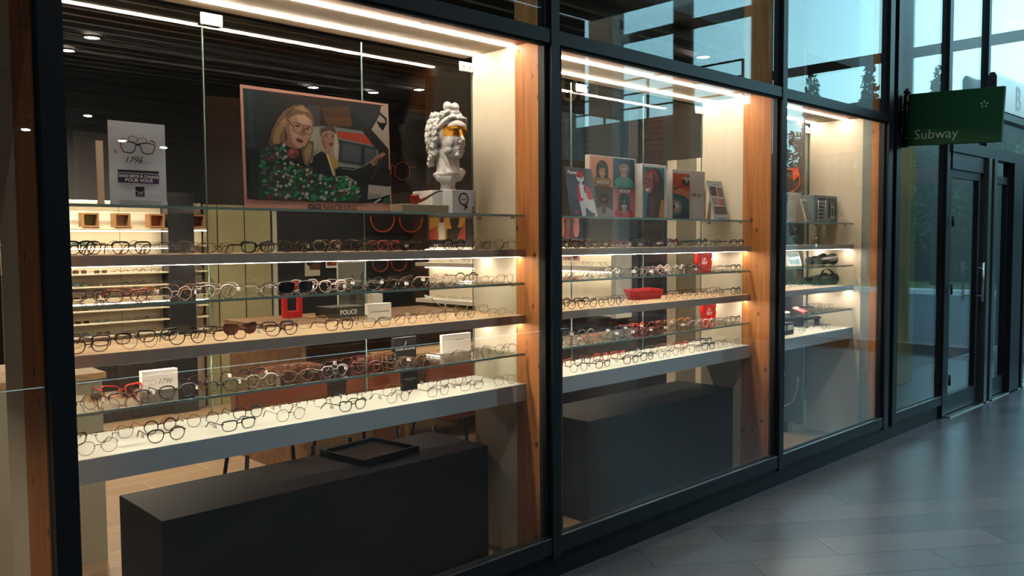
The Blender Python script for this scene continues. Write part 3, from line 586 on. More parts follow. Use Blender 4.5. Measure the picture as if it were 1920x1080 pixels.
# --- GIGI BARCELONA poster (a woman in a green floral top in a car, second woman behind)
t = tag(empty('poster', (1.768, .44, T0)), 'big pink-bordered GIGIBARCELONA poster of two women wearing glasses in a car', 'poster')
L = [
 P('#1b1f20', (0.014, 0.093), (0.989, 0.091), (0.993, 0.983), (0.014, 0.974)),
 P('#15242a', (0.014, 0.093), (0.083, 0.092), (0.118, 0.585), (0.103, 0.974), (0.014, 0.974)),
 P('#1d3037', (0.042, 0.303), (0.069, 0.487), (0.068, 0.974), (0.04, 0.974)),
 P('#30211d', (0.423, 0.913), (0.469, 0.901), (0.487, 0.729), (0.735, 0.753), (0.719, 0.963), (0.522, 0.969), (0.117, 0.972)),
 P('#4b3022', (0.552, 0.738), (0.732, 0.758), (0.717, 0.943), (0.508, 0.888)),
 P('#5b3a22', (0.553, 0.748), (0.728, 0.768), (0.717, 0.842), (0.525, 0.803)),
 P('#3a3c42', (0.448, 0.733), (0.496, 0.74), (0.501, 0.907), (0.415, 0.902)),
 P('#1c2226', (0.726, 0.742), (0.837, 0.732), (0.925, 0.878), (0.947, 0.976), (0.701, 0.955)),
 P('#242d33', (0.83, 0.746), (0.898, 0.828), (0.924, 0.92), (0.763, 0.879)),
 P('#a89e94', (0.925, 0.878), (0.865, 0.751), (0.991, 0.59), (0.993, 0.983), (0.947, 0.976)),
 P('#747f81', (0.438, 0.596), (0.59, 0.397), (0.897, 0.394), (0.915, 0.602), (0.82, 0.729), (0.617, 0.737), (0.504, 0.736), (0.448, 0.723)),
 P('#b5432f', (0.618, 0.648), (0.893, 0.605), (0.817, 0.703), (0.615, 0.707)),
 P('#2b3842', (0.61, 0.439), (0.898, 0.404), (0.896, 0.595), (0.621, 0.633)),
 P('#46525a', (0.641, 0.461), (0.774, 0.444), (0.782, 0.587), (0.648, 0.601)),
 P('#46525a', (0.804, 0.442), (0.892, 0.435), (0.89, 0.568), (0.812, 0.58)),
 P('#141a1f', (0.779, 0.424), (0.798, 0.421), (0.809, 0.6), (0.79, 0.603)),
 P('#979e9c', (0.603, 0.403), (0.776, 0.392), (0.784, 0.41), (0.605, 0.423)),
 P('#121517', (0.879, 0.603), (0.985, 0.464), (0.989, 0.569), (0.864, 0.735), (0.794, 0.731)),
 P('#0f1215', (0.921, 0.902), (0.97, 0.854), (0.974, 0.825), (0.936, 0.821), (0.9, 0.838), (0.924, 0.785), (0.948, 0.751), (0.962, 0.765), (0.938, 0.797), (0.916, 0.841), (0.929, 0.803), (0.983, 0.812), (0.985, 0.867), (0.934, 0.918)),
 P('#0c0f11', (0.583, 0.308), (0.633, 0.312), (0.755, 0.266), (0.998, 0.251), (0.998, 0.402), (0.856, 0.431), (0.773, 0.373), (0.598, 0.388)),
 P('#8c8a80', (0.378, 0.464), (0.402, 0.428), (0.432, 0.412), (0.491, 0.515), (0.501, 0.731), (0.456, 0.729), (0.414, 0.593)),
 P('#a7a294', (0.409, 0.525), (0.42, 0.469), (0.474, 0.552), (0.487, 0.719), (0.445, 0.694)),
 P('#a89c88', (0.478, 0.611), (0.479, 0.513), (0.533, 0.5), (0.591, 0.407), (0.607, 0.349), (0.625, 0.579), (0.601, 0.745), (0.502, 0.711)),
 P('#c2b8a6', (0.591, 0.615), (0.589, 0.486), (0.607, 0.409), (0.618, 0.588), (0.602, 0.705)),
 P('#54453c', (0.496, 0.632), (0.516, 0.684), (0.566, 0.705), (0.608, 0.676), (0.597, 0.744), (0.552, 0.743), (0.498, 0.711)),
 P('#a9806c', (0.504, 0.584), (0.521, 0.547), (0.56, 0.534), (0.588, 0.58), (0.598, 0.655), (0.573, 0.696), (0.523, 0.68), (0.502, 0.633)),
 P('#8e6654', (0.504, 0.584), (0.521, 0.547), (0.537, 0.539), (0.525, 0.597), (0.519, 0.669), (0.502, 0.633)),
 P('#8a2b2e', (0.567, 0.567), (0.587, 0.594), (0.574, 0.603), (0.547, 0.588)),
 P('#2a201e', (0.545, 0.656), (0.544, 0.659), (0.542, 0.66), (0.538, 0.661), (0.534, 0.66), (0.531, 0.659), (0.528, 0.656), (0.527, 0.654), (0.528, 0.651), (0.53, 0.65), (0.533, 0.649), (0.537, 0.649), (0.541, 0.651), (0.544, 0.653)),
 P('#2a201e', (0.587, 0.656), (0.586, 0.658), (0.584, 0.66), (0.582, 0.661), (0.578, 0.66), (0.575, 0.659), (0.573, 0.656), (0.572, 0.654), (0.573, 0.651), (0.575, 0.649), (0.577, 0.649), (0.581, 0.649), (0.584, 0.651), (0.586, 0.653)),
 P('#3b2c26', (0.523, 0.664), (0.547, 0.673), (0.547, 0.679), (0.522, 0.67)),
 P('#3b2c26', (0.571, 0.666), (0.591, 0.669), (0.592, 0.675), (0.571, 0.672)),
 P('#a88470', (0.533, 0.495), (0.564, 0.483), (0.565, 0.537), (0.513, 0.551)),
 P('#14161a', (0.426, 0.382), (0.472, 0.329), (0.591, 0.304), (0.533, 0.5), (0.499, 0.52), (0.444, 0.471)),
 P('#b79a45', (0.574, 0.347), (0.591, 0.309), (0.615, 0.449), (0.573, 0.484), (0.545, 0.496)),
 P('#d8cfc0', (0.574, 0.312), (0.584, 0.318), (0.545, 0.496), (0.53, 0.501)),
 P('#14181a', (0.591, 0.304), (0.753, 0.341), (0.863, 0.411), (0.841, 0.455), (0.704, 0.369), (0.589, 0.382)),
 P('#8a8a86', (0.638, 0.38), (0.722, 0.375), (0.795, 0.412), (0.847, 0.456), (0.843, 0.462), (0.792, 0.419), (0.722, 0.383), (0.639, 0.388)),
 P('#9a7460', (0.868, 0.417), (0.914, 0.488), (0.971, 0.538), (0.947, 0.556), (0.895, 0.522), (0.845, 0.459)),
 P('#7a5947', (0.869, 0.433), (0.914, 0.488), (0.926, 0.521), (0.868, 0.474)),
 P('#0a0b0d', (0.958, 0.529), (0.903, 0.44), (0.849, 0.332), (0.826, 0.266), (0.841, 0.262), (0.863, 0.326), (0.917, 0.432), (0.971, 0.52)),
 P('#4a545b', (0.94, 0.497), (0.881, 0.383), (0.847, 0.299), (0.852, 0.297), (0.885, 0.381), (0.944, 0.495)),
 P('#775c44', (0.222, 0.532), (0.265, 0.565), (0.265, 0.697), (0.279, 0.756), (0.316, 0.809), (0.393, 0.816), (0.449, 0.723), (0.459, 0.773), (0.434, 0.852), (0.384, 0.901), (0.321, 0.879), (0.265, 0.83), (0.22, 0.757), (0.179, 0.648), (0.157, 0.534)),
 P('#96784f', (0.231, 0.552), (0.228, 0.617), (0.259, 0.697), (0.28, 0.78), (0.249, 0.756), (0.202, 0.66), (0.18, 0.555)),
 P('#5d4632', (0.276, 0.775), (0.309, 0.818), (0.328, 0.868), (0.272, 0.821)),
 P('#a58a66', (0.379, 0.843), (0.425, 0.841), (0.383, 0.887), (0.328, 0.863)),
 P('#5d4632', (0.186, 0.547), (0.18, 0.611), (0.157, 0.534)),
 P('#6e5840', (0.369, 0.406), (0.402, 0.38), (0.444, 0.471), (0.45, 0.597), (0.411, 0.602), (0.367, 0.52)),
 P('#93805f', (0.393, 0.408), (0.424, 0.469), (0.436, 0.567), (0.413, 0.574), (0.381, 0.503)),
 P('#b48c75', (0.267, 0.679), (0.277, 0.6), (0.315, 0.543), (0.36, 0.529), (0.392, 0.557), (0.421, 0.623), (0.448, 0.704), (0.44, 0.775), (0.393, 0.821), (0.32, 0.805), (0.274, 0.746)),
 P('#936c58', (0.267, 0.679), (0.277, 0.6), (0.315, 0.543), (0.334, 0.536), (0.308, 0.575), (0.29, 0.672), (0.305, 0.774), (0.274, 0.746)),
 P('#caa58d', (0.349, 0.747), (0.421, 0.729), (0.428, 0.769), (0.392, 0.811), (0.342, 0.799)),
 P('#c29b84', (0.316, 0.61), (0.348, 0.623), (0.343, 0.661), (0.305, 0.665)),
 P('#b08468', (0.256, 0.698), (0.269, 0.698), (0.269, 0.762), (0.248, 0.747)),
 P('#8a6453', (0.252, 0.545), (0.275, 0.454), (0.325, 0.421), (0.356, 0.476), (0.36, 0.529), (0.315, 0.543), (0.275, 0.604)),
 P('#6b2b2d', (0.344, 0.577), (0.373, 0.573), (0.38, 0.595), (0.353, 0.612), (0.33, 0.607)),
 P('#936c5a', (0.36, 0.639), (0.379, 0.632), (0.396, 0.65), (0.386, 0.705), (0.375, 0.708)),
 P('#33241e', (0.359, 0.711), (0.358, 0.714), (0.355, 0.717), (0.351, 0.719), (0.346, 0.72), (0.341, 0.719), (0.337, 0.717), (0.335, 0.714), (0.335, 0.711), (0.338, 0.708), (0.343, 0.706), (0.348, 0.706), (0.353, 0.706), (0.357, 0.708)),
 P('#33241e', (0.42, 0.695), (0.42, 0.699), (0.418, 0.701), (0.414, 0.703), (0.41, 0.704), (0.406, 0.703), (0.403, 0.701), (0.401, 0.698), (0.401, 0.695), (0.403, 0.692), (0.407, 0.69), (0.411, 0.69), (0.415, 0.691), (0.419, 0.693)),
 P('#6a4c38', (0.315, 0.731), (0.341, 0.74), (0.365, 0.727), (0.369, 0.735), (0.342, 0.748), (0.314, 0.738)),
 P('#6a4c38', (0.396, 0.72), (0.427, 0.716), (0.429, 0.724), (0.398, 0.728)),
 P('#4a3729', (0.386, 0.698), (0.382, 0.683), (0.386, 0.682), (0.389, 0.697)),
 P('#4a3729', (0.382, 0.684), (0.373, 0.671), (0.376, 0.668), (0.385, 0.681)),
 P('#4a3729', (0.374, 0.672), (0.362, 0.662), (0.363, 0.658), (0.376, 0.668)),
 P('#4a3729', (0.362, 0.663), (0.348, 0.658), (0.349, 0.653), (0.363, 0.658)),
 P('#4a3729', (0.349, 0.658), (0.335, 0.659), (0.334, 0.654), (0.348, 0.653)),
 P('#4a3729', (0.336, 0.659), (0.325, 0.665), (0.323, 0.661), (0.334, 0.654)),
 P('#4a3729', (0.326, 0.665), (0.319, 0.676), (0.315, 0.672), (0.322, 0.661)),
 P('#4a3729', (0.319, 0.675), (0.317, 0.688), (0.313, 0.686), (0.315, 0.673)),
 P('#4a3729', (0.317, 0.687), (0.321, 0.701), (0.317, 0.702), (0.314, 0.688)),
 P('#4a3729', (0.321, 0.7), (0.329, 0.713), (0.326, 0.716), (0.318, 0.703)),
 P('#4a3729', (0.329, 0.713), (0.341, 0.722), (0.339, 0.726), (0.327, 0.717)),
 P('#4a3729', (0.34, 0.722), (0.354, 0.727), (0.354, 0.731), (0.34, 0.727)),
 P('#4a3729', (0.354, 0.726), (0.367, 0.726), (0.368, 0.731), (0.355, 0.732)),
 P('#4a3729', (0.367, 0.726), (0.378, 0.72), (0.38, 0.724), (0.369, 0.731)),
 P('#4a3729', (0.377, 0.72), (0.384, 0.709), (0.388, 0.713), (0.381, 0.724)),
 P('#4a3729', (0.384, 0.71), (0.386, 0.696), (0.39, 0.698), (0.388, 0.712)),
 P('#4a3729', (0.44, 0.686), (0.438, 0.673), (0.441, 0.673), (0.444, 0.685)),
 P('#4a3729', (0.438, 0.674), (0.432, 0.664), (0.435, 0.661), (0.441, 0.672)),
 P('#4a3729', (0.432, 0.664), (0.423, 0.656), (0.425, 0.653), (0.434, 0.66)),
 P('#4a3729', (0.424, 0.657), (0.414, 0.653), (0.414, 0.648), (0.424, 0.652)),
 P('#4a3729', (0.415, 0.653), (0.405, 0.654), (0.404, 0.649), (0.414, 0.648)),
 P('#4a3729', (0.406, 0.654), (0.398, 0.66), (0.395, 0.655), (0.403, 0.65)),
 P('#4a3729', (0.398, 0.659), (0.394, 0.669), (0.39, 0.665), (0.395, 0.656)),
 P('#4a3729', (0.394, 0.668), (0.393, 0.679), (0.389, 0.678), (0.39, 0.666)),
 P('#4a3729', (0.393, 0.678), (0.396, 0.69), (0.392, 0.691), (0.389, 0.679)),
 P('#4a3729', (0.395, 0.689), (0.401, 0.7), (0.398, 0.703), (0.392, 0.692)),
 P('#4a3729', (0.401, 0.7), (0.41, 0.707), (0.408, 0.711), (0.399, 0.703)),
 P('#4a3729', (0.409, 0.707), (0.419, 0.711), (0.419, 0.716), (0.409, 0.712)),
 P('#4a3729', (0.418, 0.711), (0.428, 0.71), (0.429, 0.715), (0.419, 0.716)),
 P('#4a3729', (0.427, 0.71), (0.435, 0.704), (0.438, 0.709), (0.43, 0.714)),
 P('#4a3729', (0.435, 0.705), (0.44, 0.696), (0.443, 0.699), (0.438, 0.708)),
 P('#4a3729', (0.439, 0.696), (0.44, 0.685), (0.444, 0.686), (0.443, 0.698)),
 P('#4a3729', (0.277, 0.755), (0.315, 0.702), (0.32, 0.707), (0.281, 0.76)),
 P('#4a3729', (0.384, 0.7), (0.393, 0.692), (0.396, 0.697), (0.387, 0.705)),
 P('#0d1615', (0.014, 0.093), (0.125, 0.091), (0.143, 0.44), (0.114, 0.529), (0.042, 0.502)),
 P('#14321f', (0.079, 0.092), (0.806, 0.094), (0.799, 0.223), (0.739, 0.27), (0.666, 0.316), (0.583, 0.303), (0.472, 0.324), (0.429, 0.383), (0.353, 0.385), (0.28, 0.416), (0.264, 0.561), (0.157, 0.532), (0.105, 0.51)),
 P('#13181a', (0.24, 0.502), (0.274, 0.435), (0.325, 0.416), (0.38, 0.388), (0.359, 0.519), (0.288, 0.53), (0.228, 0.57)),
 P('#7d3c40', (0.347, 0.488), (0.344, 0.506), (0.334, 0.52), (0.319, 0.527), (0.301, 0.525), (0.285, 0.515), (0.273, 0.499), (0.268, 0.479), (0.27, 0.461), (0.28, 0.447), (0.295, 0.44), (0.313, 0.442), (0.329, 0.452), (0.341, 0.468)),
 P('#a05a58', (0.318, 0.496), (0.317, 0.503), (0.313, 0.509), (0.307, 0.511), (0.299, 0.511), (0.292, 0.506), (0.287, 0.5), (0.285, 0.492), (0.286, 0.485), (0.291, 0.48), (0.297, 0.477), (0.304, 0.478), (0.311, 0.482), (0.316, 0.488)),
 P('#5a2a2e', (0.336, 0.469), (0.335, 0.476), (0.331, 0.481), (0.325, 0.483), (0.319, 0.482), (0.312, 0.479), (0.308, 0.473), (0.306, 0.466), (0.307, 0.46), (0.311, 0.455), (0.316, 0.453), (0.323, 0.453), (0.33, 0.457), (0.334, 0.463)),
 P('#161c23', (0.758, 0.092), (0.806, 0.1), (0.824, 0.255), (0.746, 0.26)),
 P('#a8a099', (0.812, 0.117), (0.921, 0.146), (0.995, 0.178), (0.993, 0.243), (0.824, 0.253)),
 P('#8b847e', (0.812, 0.117), (0.912, 0.142), (0.932, 0.169), (0.817, 0.173)),
 P('#1f5a3c', (0.925, 0.092), (0.989, 0.094), (0.986, 0.157), (0.938, 0.133)),
 P('#b9b3ad', (0.872, 0.089), (0.919, 0.127), (0.911, 0.137), (0.854, 0.094)),
 P('#b9b2a8', (0.582, 0.296), (0.665, 0.312), (0.736, 0.261), (0.74, 0.268), (0.667, 0.32), (0.582, 0.304)),
 [ P('#9d979a', (0.264, 0.486), (0.263, 0.496), (0.269, 0.503), (0.262, 0.504), (0.259, 0.512), (0.255, 0.503), (0.248, 0.501), (0.253, 0.495), (0.251, 0.485), (0.258, 0.49)),
 P('#185c38', (0.134, 0.333), (0.146, 0.333), (0.151, 0.339), (0.158, 0.35), (0.157, 0.359), (0.144, 0.362), (0.133, 0.359), (0.122, 0.349), (0.13, 0.34)),
 P('#185c38', (0.688, 0.212), (0.673, 0.201), (0.683, 0.189), (0.687, 0.18), (0.702, 0.179), (0.71, 0.186), (0.72, 0.198), (0.72, 0.21), (0.702, 0.215)),
 P('#185c38', (0.235, 0.489), (0.239, 0.501), (0.224, 0.508), (0.214, 0.507), (0.199, 0.499), (0.204, 0.488), (0.204, 0.478), (0.215, 0.474), (0.225, 0.479)),
 P('#5a3335', (0.227, 0.103), (0.233, 0.111), (0.224, 0.118), (0.218, 0.121), (0.207, 0.118), (0.207, 0.111), (0.204, 0.103), (0.209, 0.097), (0.218, 0.097)),
 P('#9d979a', (0.619, 0.202), (0.624, 0.189), (0.618, 0.175), (0.63, 0.179), (0.638, 0.169), (0.641, 0.184), (0.652, 0.191), (0.642, 0.197), (0.641, 0.211), (0.631, 0.2)),
 P('#aaa39e', (0.292, 0.274), (0.285, 0.263), (0.274, 0.263), (0.279, 0.252), (0.274, 0.239), (0.285, 0.244), (0.292, 0.235), (0.294, 0.249), (0.304, 0.257), (0.294, 0.261)),
 P('#aaa39e', (0.548, 0.173), (0.553, 0.161), (0.547, 0.146), (0.56, 0.151), (0.568, 0.141), (0.571, 0.156), (0.582, 0.165), (0.571, 0.17), (0.569, 0.185), (0.56, 0.172)),
 P('#aaa39e', (0.491, 0.261), (0.483, 0.255), (0.475, 0.259), (0.476, 0.248), (0.469, 0.239), (0.478, 0.239), (0.482, 0.229), (0.486, 0.24), (0.496, 0.242), (0.489, 0.249)),
 P('#227f4c', (0.696, 0.173), (0.686, 0.164), (0.697, 0.155), (0.703, 0.15), (0.717, 0.152), (0.719, 0.16), (0.724, 0.17), (0.719, 0.178), (0.707, 0.179)),
 P('#b8b0aa', (0.684, 0.159), (0.679, 0.171), (0.687, 0.184), (0.674, 0.182), (0.667, 0.192), (0.664, 0.177), (0.652, 0.171), (0.662, 0.165), (0.662, 0.151), (0.672, 0.161)),
 P('#5a3335', (0.442, 0.375), (0.435, 0.382), (0.423, 0.381), (0.411, 0.373), (0.404, 0.361), (0.417, 0.353), (0.425, 0.35), (0.439, 0.355), (0.439, 0.365)),
 P('#227f4c', (0.216, 0.398), (0.217, 0.406), (0.206, 0.409), (0.199, 0.407), (0.189, 0.4), (0.195, 0.393), (0.197, 0.387), (0.205, 0.386), (0.21, 0.39)),
 P('#227f4c', (0.128, 0.258), (0.115, 0.257), (0.111, 0.249), (0.104, 0.238), (0.107, 0.228), (0.121, 0.226), (0.132, 0.231), (0.143, 0.241), (0.133, 0.252)),
 P('#9d979a', (0.26, 0.302), (0.265, 0.294), (0.262, 0.283), (0.27, 0.288), (0.277, 0.282), (0.277, 0.293), (0.285, 0.3), (0.276, 0.302), (0.274, 0.312), (0.269, 0.303)),
 P('#185c38', (0.294, 0.201), (0.291, 0.189), (0.306, 0.182), (0.318, 0.183), (0.333, 0.191), (0.327, 0.203), (0.327, 0.213), (0.315, 0.217), (0.305, 0.212)),
 P('#9d979a', (0.283, 0.284), (0.291, 0.28), (0.293, 0.269), (0.299, 0.279), (0.308, 0.279), (0.304, 0.288), (0.308, 0.299), (0.299, 0.295), (0.292, 0.302), (0.291, 0.291)),
 P('#5a3335', (0.137, 0.411), (0.15, 0.412), (0.154, 0.42), (0.161, 0.431), (0.159, 0.441), (0.145, 0.443), (0.134, 0.438), (0.123, 0.428), (0.132, 0.418)),
 P('#aaa39e', (0.587, 0.293), (0.589, 0.283), (0.583, 0.274), (0.592, 0.274), (0.596, 0.265), (0.6, 0.276), (0.609, 0.279), (0.602, 0.286), (0.604, 0.297), (0.596, 0.29)),
 P('#b8b0aa', (0.258, 0.405), (0.251, 0.398), (0.243, 0.401), (0.245, 0.39), (0.239, 0.381), (0.248, 0.382), (0.252, 0.374), (0.255, 0.384), (0.264, 0.388), (0.257, 0.394)),
 P('#b8b0aa', (0.215, 0.316), (0.214, 0.325), (0.22, 0.332), (0.212, 0.332), (0.209, 0.34), (0.206, 0.331), (0.198, 0.329), (0.203, 0.323), (0.202, 0.314), (0.209, 0.319)),
 P('#565a5e', (0.108, 0.195), (0.116, 0.201), (0.124, 0.196), (0.123, 0.207), (0.13, 0.215), (0.122, 0.217), (0.119, 0.227), (0.114, 0.216), (0.105, 0.214), (0.111, 0.206)),
 P('#185c38', (0.677, 0.105), (0.69, 0.109), (0.688, 0.118), (0.69, 0.127), (0.682, 0.132), (0.672, 0.131), (0.662, 0.123), (0.656, 0.114), (0.668, 0.107)),
 P('#185c38', (0.568, 0.122), (0.558, 0.122), (0.553, 0.118), (0.547, 0.109), (0.547, 0.101), (0.559, 0.098), (0.568, 0.1), (0.578, 0.107), (0.571, 0.116)),
 P('#1f7a48', (0.119, 0.412), (0.105, 0.408), (0.104, 0.4), (0.1, 0.389), (0.105, 0.382), (0.117, 0.382), (0.128, 0.388), (0.136, 0.399), (0.125, 0.408)),
 P('#1f7a48', (0.717, 0.198), (0.729, 0.193), (0.741, 0.196), (0.755, 0.207), (0.761, 0.22), (0.744, 0.228), (0.732, 0.229), (0.714, 0.222), (0.718, 0.21)),
 P('#aaa39e', (0.329, 0.111), (0.335, 0.104), (0.334, 0.093), (0.342, 0.1), (0.349, 0.096), (0.348, 0.106), (0.354, 0.115), (0.345, 0.115), (0.342, 0.124), (0.338, 0.114)),
 P('#1f7a48', (0.5, 0.171), (0.505, 0.18), (0.494, 0.187), (0.486, 0.188), (0.474, 0.184), (0.476, 0.176), (0.475, 0.167), (0.482, 0.163), (0.491, 0.164)),
 P('#185c38', (0.132, 0.44), (0.143, 0.443), (0.145, 0.449), (0.149, 0.459), (0.146, 0.465), (0.135, 0.466), (0.126, 0.461), (0.119, 0.452), (0.127, 0.445)),
 P('#1f7a48', (0.254, 0.531), (0.242, 0.533), (0.234, 0.528), (0.224, 0.517), (0.222, 0.505), (0.236, 0.5), (0.247, 0.501), (0.261, 0.51), (0.255, 0.521)),
 P('#565a5e', (0.131, 0.325), (0.122, 0.315), (0.111, 0.318), (0.114, 0.305), (0.107, 0.292), (0.119, 0.294), (0.125, 0.283), (0.128, 0.298), (0.14, 0.304), (0.13, 0.311)),
 P('#5a3335', (0.184, 0.301), (0.176, 0.305), (0.167, 0.302), (0.158, 0.294), (0.154, 0.284), (0.166, 0.278), (0.174, 0.277), (0.186, 0.283), (0.183, 0.292)),
 P('#9d979a', (0.241, 0.362), (0.244, 0.352), (0.239, 0.341), (0.248, 0.344), (0.254, 0.336), (0.257, 0.348), (0.265, 0.354), (0.257, 0.358), (0.257, 0.37), (0.25, 0.361)),
 P('#565a5e', (0.118, 0.315), (0.125, 0.327), (0.136, 0.327), (0.131, 0.338), (0.136, 0.352), (0.125, 0.347), (0.117, 0.355), (0.116, 0.341), (0.106, 0.333), (0.116, 0.329)),
 P('#5a3335', (0.243, 0.141), (0.231, 0.139), (0.23, 0.132), (0.225, 0.123), (0.229, 0.116), (0.24, 0.115), (0.249, 0.12), (0.257, 0.129), (0.248, 0.137)),
 P('#b8b0aa', (0.266, 0.466), (0.258, 0.457), (0.249, 0.46), (0.251, 0.449), (0.245, 0.438), (0.255, 0.439), (0.26, 0.43), (0.263, 0.442), (0.273, 0.447), (0.266, 0.453)),
 P('#565a5e', (0.183, 0.509), (0.193, 0.506), (0.196, 0.493), (0.203, 0.506), (0.215, 0.507), (0.209, 0.518), (0.213, 0.533), (0.202, 0.526), (0.193, 0.534), (0.192, 0.519)),
 P('#aaa39e', (0.711, 0.267), (0.701, 0.275), (0.702, 0.291), (0.691, 0.281), (0.679, 0.284), (0.682, 0.27), (0.674, 0.257), (0.687, 0.259), (0.693, 0.247), (0.698, 0.262)),
 P('#1f7a48', (0.624, 0.224), (0.62, 0.231), (0.609, 0.232), (0.598, 0.227), (0.589, 0.218), (0.599, 0.21), (0.604, 0.205), (0.617, 0.207), (0.619, 0.214)),
 P('#227f4c', (0.207, 0.143), (0.198, 0.135), (0.206, 0.126), (0.21, 0.121), (0.222, 0.122), (0.225, 0.128), (0.23, 0.138), (0.228, 0.145), (0.216, 0.147)),
 P('#1f7a48', (0.294, 0.247), (0.288, 0.239), (0.296, 0.232), (0.302, 0.229), (0.312, 0.232), (0.312, 0.239), (0.315, 0.247), (0.311, 0.252), (0.302, 0.252)),
 P('#1f7a48', (0.639, 0.277), (0.633, 0.286), (0.618, 0.287), (0.604, 0.28), (0.593, 0.268), (0.607, 0.258), (0.614, 0.252), (0.631, 0.255), (0.633, 0.265)),
 P('#aaa39e', (0.527, 0.253), (0.518, 0.25), (0.511, 0.256), (0.51, 0.245), (0.502, 0.239), (0.51, 0.236), (0.512, 0.225), (0.518, 0.234), (0.527, 0.234), (0.522, 0.243)),
 P('#aaa39e', (0.261, 0.099), (0.258, 0.112), (0.265, 0.124), (0.255, 0.122), (0.249, 0.133), (0.245, 0.12), (0.234, 0.115), (0.243, 0.108), (0.242, 0.094), (0.251, 0.103)),
 P('#5a3335', (0.735, 0.101), (0.752, 0.109), (0.746, 0.121), (0.745, 0.131), (0.733, 0.135), (0.722, 0.131), (0.711, 0.12), (0.707, 0.108), (0.723, 0.101)),
],[ P('#1f7a48', (0.504, 0.282), (0.519, 0.286), (0.519, 0.295), (0.523, 0.306), (0.517, 0.313), (0.504, 0.313), (0.493, 0.305), (0.484, 0.294), (0.497, 0.286)),
 P('#b8b0aa', (0.261, 0.562), (0.251, 0.554), (0.241, 0.559), (0.243, 0.545), (0.234, 0.534), (0.245, 0.534), (0.25, 0.522), (0.255, 0.536), (0.266, 0.54), (0.259, 0.548)),
 P('#b8b0aa', (0.695, 0.219), (0.684, 0.218), (0.679, 0.227), (0.675, 0.215), (0.665, 0.21), (0.673, 0.204), (0.672, 0.191), (0.681, 0.2), (0.691, 0.196), (0.688, 0.208)),
 P('#b8b0aa', (0.398, 0.288), (0.403, 0.302), (0.414, 0.308), (0.405, 0.315), (0.407, 0.33), (0.397, 0.321), (0.386, 0.324), (0.389, 0.311), (0.381, 0.299), (0.392, 0.3)),
 P('#aaa39e', (0.664, 0.269), (0.671, 0.282), (0.684, 0.284), (0.676, 0.294), (0.68, 0.308), (0.669, 0.301), (0.659, 0.308), (0.659, 0.294), (0.649, 0.284), (0.661, 0.282)),
 P('#565a5e', (0.187, 0.355), (0.191, 0.364), (0.198, 0.366), (0.193, 0.372), (0.195, 0.382), (0.188, 0.376), (0.182, 0.38), (0.182, 0.371), (0.177, 0.363), (0.184, 0.363)),
 P('#5a3335', (0.239, 0.33), (0.227, 0.322), (0.232, 0.313), (0.232, 0.304), (0.242, 0.301), (0.25, 0.305), (0.259, 0.315), (0.261, 0.325), (0.249, 0.33)),
 P('#5a3335', (0.147, 0.24), (0.153, 0.232), (0.166, 0.232), (0.177, 0.239), (0.186, 0.25), (0.174, 0.26), (0.167, 0.264), (0.153, 0.261), (0.152, 0.252)),
 P('#9d979a', (0.359, 0.168), (0.355, 0.156), (0.346, 0.151), (0.353, 0.145), (0.352, 0.132), (0.361, 0.14), (0.37, 0.137), (0.367, 0.148), (0.374, 0.158), (0.364, 0.158)),
 P('#5a3335', (0.265, 0.167), (0.254, 0.157), (0.263, 0.146), (0.267, 0.139), (0.281, 0.139), (0.286, 0.146), (0.293, 0.158), (0.291, 0.167), (0.277, 0.171)),
 P('#5a3335', (0.347, 0.164), (0.359, 0.163), (0.364, 0.169), (0.371, 0.179), (0.37, 0.188), (0.357, 0.192), (0.347, 0.189), (0.336, 0.18), (0.344, 0.171)),
 P('#9d979a', (0.193, 0.152), (0.186, 0.141), (0.175, 0.142), (0.18, 0.131), (0.176, 0.118), (0.186, 0.122), (0.193, 0.114), (0.195, 0.127), (0.204, 0.135), (0.195, 0.139)),
 P('#1f7a48', (0.45, 0.129), (0.453, 0.141), (0.437, 0.148), (0.424, 0.147), (0.409, 0.138), (0.415, 0.127), (0.417, 0.116), (0.43, 0.113), (0.439, 0.118)),
 P('#aaa39e', (0.391, 0.203), (0.4, 0.21), (0.409, 0.206), (0.407, 0.218), (0.415, 0.228), (0.405, 0.228), (0.4, 0.238), (0.396, 0.226), (0.386, 0.223), (0.393, 0.215)),
 P('#227f4c', (0.53, 0.265), (0.544, 0.268), (0.545, 0.276), (0.55, 0.286), (0.545, 0.294), (0.533, 0.294), (0.522, 0.288), (0.513, 0.278), (0.524, 0.27)),
 P('#1f7a48', (0.281, 0.107), (0.292, 0.112), (0.29, 0.12), (0.291, 0.128), (0.283, 0.132), (0.275, 0.13), (0.267, 0.123), (0.263, 0.114), (0.274, 0.108)),
 P('#9d979a', (0.368, 0.127), (0.374, 0.121), (0.373, 0.11), (0.38, 0.117), (0.388, 0.114), (0.386, 0.124), (0.392, 0.132), (0.384, 0.132), (0.38, 0.141), (0.376, 0.13)),
 P('#565a5e', (0.15, 0.474), (0.154, 0.466), (0.151, 0.456), (0.158, 0.46), (0.164, 0.455), (0.165, 0.465), (0.172, 0.471), (0.165, 0.473), (0.163, 0.483), (0.158, 0.474)),
 P('#aaa39e', (0.196, 0.245), (0.198, 0.236), (0.193, 0.227), (0.2, 0.228), (0.205, 0.221), (0.207, 0.23), (0.215, 0.234), (0.209, 0.239), (0.209, 0.249), (0.203, 0.242)),
 P('#aaa39e', (0.615, 0.204), (0.61, 0.194), (0.602, 0.192), (0.607, 0.185), (0.605, 0.175), (0.613, 0.18), (0.62, 0.176), (0.62, 0.186), (0.627, 0.194), (0.618, 0.195)),
 P('#227f4c', (0.457, 0.127), (0.447, 0.127), (0.443, 0.122), (0.437, 0.114), (0.438, 0.106), (0.449, 0.103), (0.458, 0.106), (0.468, 0.114), (0.461, 0.122)),
